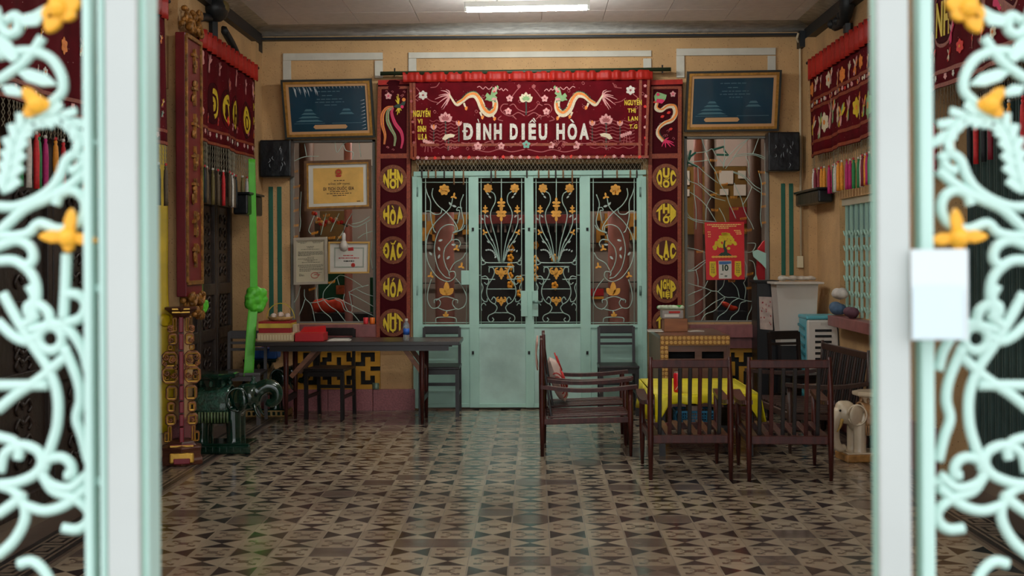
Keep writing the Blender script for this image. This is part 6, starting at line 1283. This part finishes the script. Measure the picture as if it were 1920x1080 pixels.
# black roof brackets on the side walls
BRK = thing('roof_bracket', 'black curved roof bracket above the left wall banner', 'bracket', (-2.63, 11, 3.25)); S_ = surfX(-2.65)
mb = MB(); mb.tube([PX(398, 30, -2.64), PX(399, 98, -2.64)], .05, 6); mb.obj('upright', DARKTRIM, BRK); mb = MB(); mb.tube(catmull([PX(419, 55, -2.64), PX(436, 85, -2.64), PX(447, 110, -2.64), PX(453, 130, -2.64)], 5), .035, 6); mb.obj('curved_brace', DARKTRIM, BRK, smooth=True)
mb = MB(); mb.tube(catmull([PX(396, 34, -2.64), PX(378, 32, -2.64), PX(362, 44, -2.64)], 5), .035, 6); mb.obj('curved_brace', DARKTRIM, BRK, smooth=True); mb = MB(); mb.ball(PX(405, 18, -2.6), (.1, .16, .1), n=10, m_=7); mb.obj('boss', DARKTRIM, BRK, smooth=True); mb = MB(); mb.ball(PX(417, 14, -2.55), (.06, .09, .06), n=10, m_=7); mb.obj('boss_cap', mat('olive_gold_cap', (120, 104, 60), .5), BRK, smooth=True)
BR2 = thing('roof_bracket', 'black dragon-headed roof bracket above the right wall banner', 'bracket', (2.63, 10.9, 3.3))
mb = MB(); q = catmull([PX(1592, -20, 2.62), PX(1588, 12, 2.6), PX(1582, 38, 2.6), PX(1566, 50, 2.58)], 5); mb.tube(q, [.075, .04], 8)
for k in range(0, len(q), 3): mb.ball(q[k] + Vector((-.03, 0, .02)), .04, n=8, m_=6)
mb.obj('carved_body', DARKTRIM, BR2, smooth=True); mb = MB(); mb.tube([PX(1590, 44, 2.63), PX(1590, 62, 2.63)], .04, 6); mb.obj('socket', DARKTRIM, BR2)
# ================================================================== inner hall, seen through the grilles
def column(px0, px1, Y, m_, label, z1=3.69, cat='column'):
    a, b = PY(px0, 500, Y), PY(px1, 500, Y); r_ = (b.x - a.x) / 2; c_ = ((a.x + b.x) / 2, Y, 0); t_ = thing('round_column', label, cat, c_, group='columns of the inner hall')
    mb = MB(); mb.lathe([(r_, .15), (r_, z1)], c_, 20); mb.obj('shaft', m_, t_, smooth=True); mb = MB(); mb.lathe([(r_ * 1.25, 0), (r_ * 1.25, .1), (r_ * 1.05, .15)], c_, 20); mb.obj('base', m_, t_)
column(816, 852, 14.8, PINKC, 'pink round column behind the leftmost mint door leaf'); column(1140, 1180, 14.8, PINKC, 'pink round column behind the rightmost mint door leaf'); column(646, 661, 14.2, PINKC, 'slim pink column behind the left window'); column(1302, 1318, 14.2, PINKC, 'slim pink column behind the right window')
column(1322, 1341, 15.2, BROWNC, 'brown column behind the right window, beside the slim pink one'); column(1402, 1428, 15.0, BROWNC, 'brown column at the right side of the right window'); column(562, 590, 15.2, BROWNC, 'brown column at the left side of the left window')
def ibox(name, label, cat, px0, py0, px1, py1, Y, m_, th=.05, group=None):
    a, b = PY(px0, py1, Y), PY(px1, py0, Y); mb = MB(); mb.box(a.x, b.x, Y, Y + th, 0 if cat in ('chest', 'cloth') and py1 > 580 else a.z, b.z); return tag(mb.obj(name, m_, bevel=.004), label, cat, group)
OCH = mat('ochre_board', (176, 122, 34), .6, noise=(5, .2))
for k, (x0, y0, x1, y1, side) in enumerate(((789, 402, 832, 452, 'leftmost'), (848, 402, 886, 440, 'leftmost'), (1118, 400, 1150, 455, 'rightmost'), (1166, 400, 1197, 450, 'rightmost'))):
    p_ = ('left of', 'right of')[k % 2]
    r_ = thing('ochre_screen', 'ochre fret screen %s the pink column behind the %s door leaf' % (p_, side), 'screen', tuple(PY((x0 + x1) / 2, y1, 17.2)), group='ochre screens in the inner hall')
    for i in range(4):
        for j in range(4):
            if (i + j) % 3 == 1: continue
            a, b = PY(x0 + (x1 - x0) * i / 4, y0 + (y1 - y0) * (j + 1) / 4, 17.2), PY(x0 + (x1 - x0) * (i + 1) / 4, y0 + (y1 - y0) * j / 4, 17.2); mb = MB(); mb.box(a.x, b.x, 17.2, 17.3, a.z, b.z); mb.obj('fret_block', OCH, r_)
ibox('dark_beam', 'dark beam across the upper inner hall behind the doors', 'beam', 770, 240, 1225, 398, 14.4, BLACK, .1)
ibox('shelf_rail', 'thin dark rail across the inner wall behind the outer door leaves', 'rail', 784, 455, 1206, 459, 17.2, BLACK, .04); ibox('shelf_rail', 'lower thin dark rail across the inner wall behind the doors', 'rail', 784, 528, 1206, 532, 17.2, BLACK, .04)
ibox('altar_valance', 'dark red carved valance above the dark altar recess', 'valance', 892, 402, 1096, 420, 15.8, mat('dark_red_carving', (96, 30, 26), .5, noise=(20, .4)), .06)
for k in range(14): x = 905 + k * 13.5; ibox('altar_rod', 'slim grey rod hanging below the altar valance', 'rod', x, 421, x + 4, 436, 15.82, mat('dim_grey_rod', (110, 100, 92), .5), .02, 'rods below the altar valance')
ibox('red_notice', 'small red notice on the inner wall behind the rightmost leaf', 'notice', 1106, 541, 1132, 555, 17.26, BRIGHT, .04); ibox('yellow_notice', 'small yellow notice strip below the red notice', 'notice', 1110, 556, 1132, 561, 17.26, GOLDP, .04)
for k, (px_, py_) in enumerate(((958, 466), (957, 484), (957, 500), (956, 518), (957, 534), (1004, 460), (1003, 486), (1003, 503), (1003, 520), (1039, 484), (1040, 536), (975, 524), (975, 550))):
    c_ = PY(px_, py_, 15.89); mb = MB()
    for i in range(5): a = i * 2 * PI / 5; mb.ball(c_ + Vector((math.cos(a) * .025, 0, math.sin(a) * .03)), (.02, .012, .026), n=7, m_=5)
    tag(mb.obj('gold_altar_ornament', GOLDP), 'tiny gold ornament hanging in the dark altar recess', 'ornament', 'gold ornaments of the altar recess')
# left window view
ibox('green_cloth_panel', 'dark green cloth panel low behind the left window', 'cloth', 597, 508, 652, 590, 14.75, mat('bottle_green_cloth', (22, 84, 58), .8), .05); ibox('green_cloth_panel', 'dark green cloth strip at the right edge of the left window', 'cloth', 694, 520, 708, 606, 14.75, MATS['bottle_green_cloth'], .05)
ibox('dark_chest', 'dark chest under the red bundle behind the left window', 'chest', 585, 588, 690, 640, 14.3, BLACK, .4)
mb = MB(); c_ = PY(616, 574, 14.3)
for k in range(6): mb.ball(c_ + Vector(((k - 2.5) * .055, .1, .012 * math.sin(k * 2))), (.07, .08, .075), n=9, m_=7)
tag(mb.obj('red_bundle', mat('red_orange_cloth', (206, 62, 34), .7, noise=(8, .2)), remesh=.012), 'red orange cloth bundle lying behind the left window bars', 'bundle')
ibox('wall_board', 'brown framed board on the inner wall behind the left window', 'board', 600, 395, 650, 450, 17.1, mat('brown_ochre_board', (104, 78, 34), .7, noise=(6, .3)), .05)
gq = catmull([PY(588, 398, 14.16), PY(605, 420, 14.16), PY(625, 412, 14.16), PY(652, 425, 14.16)], 5)
for k in range(14):
    mb = MB(); mb.ball(gq[k] + Vector((0, -.012, (.012 if k % 2 else -.012))), (.024, .022, .022), n=7, m_=5); tag(mb.obj('paper_blossom', mat('blossom_%d' % (k % 3), ((222, 96, 40), (200, 40, 50), (226, 190, 150))[k % 3], .7)), ('orange', 'red', 'cream')[k % 3] + ' paper blossom of the garland behind the left window', 'blossom', 'garland blossoms')
mb = MB(); mb.tube(catmull([PY(588, 398, 14.16), PY(605, 420, 14.16), PY(625, 412, 14.16), PY(652, 425, 14.16)], 5), .008, 5); tag(mb.obj('garland_string', GREENS), 'green string of the garland behind the left window', 'string')
ibox('wall_panel', 'pale grey panel high behind the left window', 'panel', 588, 268, 700, 312, 17.1, mat('pale_grey_panel', (170, 160, 150), .8), .05); ibox('face_card', 'small red and gold card standing behind the left window', 'card', 630, 535, 646, 552, 14.735, mat('gold_red_card', (170, 90, 50), .6, noise=(20, .5)), .01)
# right window view
ibox('notice_board', 'ochre notice board with white cards behind the right window', 'board', 1276, 312, 1400, 440, 17.1, mat('dark_ochre_board', (120, 88, 28), .7, noise=(5, .2)), .05); ibox('wall_panel', 'pale pinkish panel high behind the right window', 'panel', 1344, 258, 1402, 312, 17.1, mat('pale_pink_panel', (196, 180, 170), .8), .05); ibox('wall_panel', 'pale panel at the upper left behind the right window', 'panel', 1282, 258, 1310, 310, 17.1, MATS['pale_pink_panel'], .05)
for k, (x0, y0, x1, y1) in enumerate(((1282, 320, 1293, 347), (1282, 355, 1293, 368), (1349, 320, 1375, 345), (1350, 354, 1366, 366), (1376, 346, 1399, 367), (1384, 320, 1399, 335))): ibox('white_card', ('tall white card at the notice board\'s left edge', 'small white card at the notice board\'s lower left', 'largest white card, upper middle of the notice board', 'small white card below the largest one', 'broad white card at the notice board\'s right', 'small white card at the notice board\'s upper right')[k], 'card', x0, y0, x1, y1, 17.07, PAPER, .02, 'cards on the notice board')
ibox('red_cloth_hanging', 'dark red cloth with dim lettering above the calendar behind the right window', 'cloth', 1368, 388, 1400, 420, 17.05, mat('deep_red_cloth', (140, 16, 30), .7), .03)
ibox('dark_blue_chest', 'dark blue chest low behind the right window', 'chest', 1346, 584, 1402, 620, 14.2, mat('blue_black_chest', (16, 28, 40), .4), .35); ibox('dark_blue_screen', 'dark blue screen behind the orange bundle in the right window', 'cloth', 1346, 520, 1402, 620, 14.62, MATS['blue_black_chest'], .05); mb = MB(); c_ = PY(1364, 573, 14.3); mb.ball(c_, (.09, .06, .03), Matrix.Rotation(.5, 3, 'Y'), 9, 6); mb.ball(c_ + Vector((.06, 0, -.03)), (.06, .05, .03), None, 9, 6); tag(mb.obj('orange_bundle', MATS['red_orange_cloth'], remesh=.01), 'red orange bundle before the blue chest behind the right window', 'bundle')
mb = MB(); mb.prism([PY(x, y, 12.825) for x, y in ((1418, 524), (1450, 526), (1450, 444), (1432, 452), (1422, 466))], (0, .06, 0)); tag(mb.obj('red_fan', mat('crimson_fan', (190, 14, 30), .6)), 'crimson fan-shaped panel behind the mint iron leaf', 'panel')
mb = MB(); mb.box(-1.7, 1.7, 15.3, 15.34, 3.66, 3.71); tag(mb.obj('added_hall_light', mat('added_hall_tube', (255, 246, 232), .4, emit=ADDED_HALL_POWER)), 'added tube light, out of view at the inner hall ceiling', 'light')  # added lamp out of view, brightening the inner hall
# ================================================================== foreground gates, traced once and mirrored
GP = mat('gate_mint_paint', (190, 220, 211), .4, noise=(5, .04)); GW = mat('gate_daylit_white', (186, 190, 187), .45, noise=(5, .04)); GG = mat('gate_gold_paint', (240, 170, 40), .45, noise=(20, .1)); YG = 1.62  # GW puts the daylight on the post fronts into the colour
U = [[(160, 140), (120, 200), (70, 250), (-10, 305)], [(-10, 212), (60, 195), (130, 195), (190, 220), (230, 280), (235, 340), (200, 380), (165, 405)], [(328, 600), (290, 578), (250, 600), (225, 660), (190, 710), (130, 750), (60, 775), (-10, 775), (-120, 770)], [(262, 640), (290, 636), (318, 605)], [(332, 640), (270, 690), (190, 740), (100, 780), (40, 830), (-10, 880), (-60, 960)],
     [(210, 770), (225, 730), (270, 715), (310, 740), (320, 790), (290, 840), (220, 860), (150, 838), (110, 872), (60, 885), (-10, 885), (-110, 880)], [(250, 950), (245, 1080), (238, 1200)], [(-20, 930), (60, 902), (112, 925), (125, 970), (90, 1012)], [(-10, 978), (60, 980), (120, 1030), (138, 1100), (120, 1190), (80, 1230)], [(20, 80), (60, 60), (70, 110), (30, 130), (0, 90), (-20, 30)]]
Lw = [[(235, 25), (290, 25), (322, 60), (305, 110), (250, 130), (180, 140), (110, 160)], [(190 + 45 * math.cos(t * PI / 6), 190 + 45 * math.sin(t * PI / 6)) for t in range(13)], [(-10, 125), (50, 180), (100, 200), (140, 180)], [(10, 20), (60, 110), (120, 210), (180, 300), (215, 400), (215, 510), (190, 600), (160, 680), (180, 730), (260, 750), (328, 700)], [(-10, 458), (60, 400), (150, 340), (245, 258)], [(-80, 365), (0, 365), (182, 365)], [(190, 130), (260, 160), (310, 230), (332, 310)], [(240, 220), (290, 340), (302, 420), (288, 490), (310, 560), (332, 650)], [(-30, 555), (0, 560), (50, 575), (72, 610), (66, 642)], [(0, 690), (20, 620), (80, 590), (140, 610), (158, 655), (130, 700), (60, 730), (-10, 738)],
      [(165, 680), (180, 645), (230, 635), (265, 660), (270, 700), (245, 702)], [(160, 700), (200, 760), (280, 790), (332, 835), (328, 880), (290, 905), (235, 900)], [(90, 815), (170, 835), (250, 810), (332, 745)], [(-10, 738), (50, 760), (92, 820), (90, 880), (50, 950), (-10, 1005)], [(70, 1035), (120, 1025), (165, 1060), (190, 1120), (150, 1190), (80, 1180)], [(-10, 850), (60, 800), (90, 770)], [(110, 110), (105, 70), (140, 60), (180, 90), (190, 140)], [(110, -10), (130, 40), (100, 100)], [(140, 95), (120, 120), (100, 130)]]
def gate(mir, label):
    mx = (lambda x: 1925 - x) if mir else (lambda x: x)
    t_ = thing('iron_gate_leaf', label, 'gate', (PY(mx(0), 478, YG).x, YG, 0), group='foreground iron gate leaves')
    def vx(px, Y=YG): return PY(mx(px), 478, Y).x
    def vbar(nm, a, b, Y0, Y1, m_, bev=.003): xs = sorted((vx(a, Y0), vx(b, Y0))); mb = MB(); mb.box(xs[0], xs[1], Y0, Y1, .03, 2.6); return mb.obj(nm, m_, t_, bevel=bev)
    if not mir: vbar('gate_post', 198, 258, 1.58, 1.592, GW); vbar('post_shaded_side', 206, 259, 1.592, 1.68, MINT); vbar('post_stop', 184, 197, 1.6, 1.62, GP); vbar('stile', 155, 171, 1.6, 1.63, GP); vbar('inner_stop', 256, 276, 1.612, 1.665, GP)  # white plate paints the daylit front, mint box behind it the shaded side
    else: vbar('gate_post', 218, 278, 1.58, 1.59, GW); vbar('post_shaded_side', 222, 279, 1.59, 1.625, MINT); vbar('stile', 173, 199, 1.6, 1.63, GP); 
    xs = sorted((vx(180), vx(-520)))
    for z0, z1 in ((2.55, 2.6), (.95, .99), (.03, .08)): mb = MB(); mb.box(xs[0], xs[1], 1.6, 1.63, z0, z1); mb.obj('rail', GP, t_)
    mb = MB(); mb.box(xs[0], xs[1], 1.61, 1.62, .08, .95); mb.obj('sheet_panel', GP, t_)
    a_, b_ = sorted((vx(-505), vx(-530))); mb = MB(); mb.box(a_, b_, 1.6, 1.63, .03, 2.6); mb.obj('stile', GP, t_)
    def scroll(pts, r_=.0068): mb = MB(); mb.tube(catmull([PY(mx(x), y, YG) for x, y in pts], 6), r_, 8); return mb.obj('scroll_bar', GP, t_, smooth=True)
    for s_ in U: scroll([(x / 2, y / 2) for x, y in s_])
    for s_ in Lw: scroll([(x / 2, 540 + y / 2) for x, y in s_])
    for s_ in U[:6] + Lw[:5] + Lw[9:13]:                    # the far half of the leaf repeats the near half
        pts = [(-330 - x / 2, (y / 2 if s_ in U else 540 + y / 2)) for x, y in s_]; scroll(pts)
    for dy in (-470, 1000):
        for s_ in U[1:6]: scroll([(x / 2, dy + y / 2) for x, y in s_]); scroll([(-330 - x / 2, dy + y / 2) for x, y in s_])
    for y in (541, 903): mb = MB(); mb.tube([PY(mx(160), y, YG), PY(mx(200), y, YG)], .006, 6); mb.obj('link_pin', GP, t_)
    Sg = lambda px, py, off=0.0: PY(mx(px), py, YG - off)
    def gf(petals, x, y, wd):
        mb = MB()
        for ex, ey in petals:
            d_ = Vector((ex - x, ey - y)); L_ = d_.length; n_ = Vector((-d_.y, d_.x)).normalized(); P = [(0, .3), (.3, .42), (.55, .5), (.8, .32), (1, 0), (.8, -.32), (.55, -.5), (.3, -.42), (0, -.3)]
            pts = [(x + d_.x * a + n_.x * wd * b, y + d_.y * a + n_.y * wd * b) for a, b in P]; mb.prism([Sg(px, py, .013) for px, py in pts], (0, .012, 0))
        mb.ball(Sg(x, y, .01), .013, n=10, m_=6); mb.obj('gold_flower', GG, t_, bevel=.003)
    gf([(132, 388), (68, 443), (183, 452), (124, 475)], 127, 445, 24); gf([(40, 162), (42, 218), (92, 195)], 68, 196, 26); gf([(85, 62), (75, 30), (100, -12), (152, 0), (140, 32), (112, 40)], 108, 15, 34)
    def lf(pts): mb = MB(); mb.prism([Sg(x, y, .008) for x, y in pts], (0, .006, 0)); mb.obj('iron_leaf', GP, t_, bevel=.002)
    lf([(30, 135), (52, 128), (85, 138), (108, 160), (78, 162), (48, 152)]); lf([(0, 160), (25, 158), (45, 172), (38, 182), (10, 178)]); lf([(30, 30), (60, 22), (85, 8), (90, 25), (70, 48), (40, 50)]); lf([(-10, 60), (20, 78), (35, 110), (20, 118), (-5, 95)])
    W2 = [(155, 268), (144, 240), (125, 222), (105, 215), (85, 218), (64, 222), (46, 232), (34, 250), (26, 272), (22, 296), (18, 318), (12, 342), (4, 365)]
    for i in range(len(W2) - 1):
        (x, y), (x2, y2) = W2[i], W2[i + 1]; d_ = Vector((x2 - x, y2 - y)).normalized(); n_ = Vector((-d_.y, d_.x))
        for s_ in (-1, 1):
            tip = Vector((x, y)) + d_ * 4 + n_ * s_ * 27 - d_ * 12; b_ = Vector((x2, y2)); a_ = Vector((x, y)); lf([(a_.x, a_.y), ((a_ + tip).x / 2 - d_.x * 12, (a_ + tip).y / 2 - d_.y * 12), (tip.x, tip.y), ((b_ + tip).x / 2 + d_.x * 4, (b_ + tip).y / 2 + d_.y * 4), (b_.x, b_.y)])
    return t_
gate(False, 'left iron gate leaf with mint scrolls and gold flowers, nearest the viewer'); GR = gate(True, 'right iron gate leaf with mint scrolls and a white paper, nearest the viewer')
for k, (x0, y0, x1, y1, Y) in enumerate(((1709, 467, 1815, 638, 1.568), (1712, 536, 1806, 636, 1.562))):
    a, b = PY(x0, y1, Y), PY(x1, y0, Y); mb = MB(); mb.box(a.x, b.x, Y, Y + .002, a.z, b.z); tag(mb.obj('paper_notice', mat('white_translucent_paper_%d' % k, ((214, 222, 224), (206, 220, 226))[k], .7)), ('large blank white paper hung on the right gate leaf', 'smaller bluish paper taped over the large white paper')[k], 'paper')
mb = MB(); mb.box(-3.2, 3.2, 1.5, 1.75, 3.3, 4.0); struct(mb.obj('wall_front', TAN))

for X, px0, px1, pyt, pyb, lb in ((2.66, 1512, 1562, 362, 388, 'black tray shelf below the tassels on the right wall'), (-2.66, 437, 466, 360, 402, 'black box fixed below the tassels on the left wall')):
    ya, yb = sorted((PX(px0, 375, X).y, PX(px1, 375, X).y)); z0, z1 = PX(px0, pyb, X).z, PX(px0, pyt, X).z; sg = 1 if X < 0 else -1
    t_ = thing('wall_box', lb, 'wall box', (X, (ya + yb) / 2, z0)); xs = sorted((X, X + sg * .13)); mb = MB(); mb.box(xs[0], xs[1], ya, yb, z0, z1 - .02); mb.obj('box_body', PLB, t_, bevel=.015); xs = sorted((X, X + sg * .15)); mb = MB(); mb.box(xs[0], xs[1], ya - .01, yb + .01, z1 - .02, z1); mb.obj('box_rim', PLB, t_, bevel=.005)
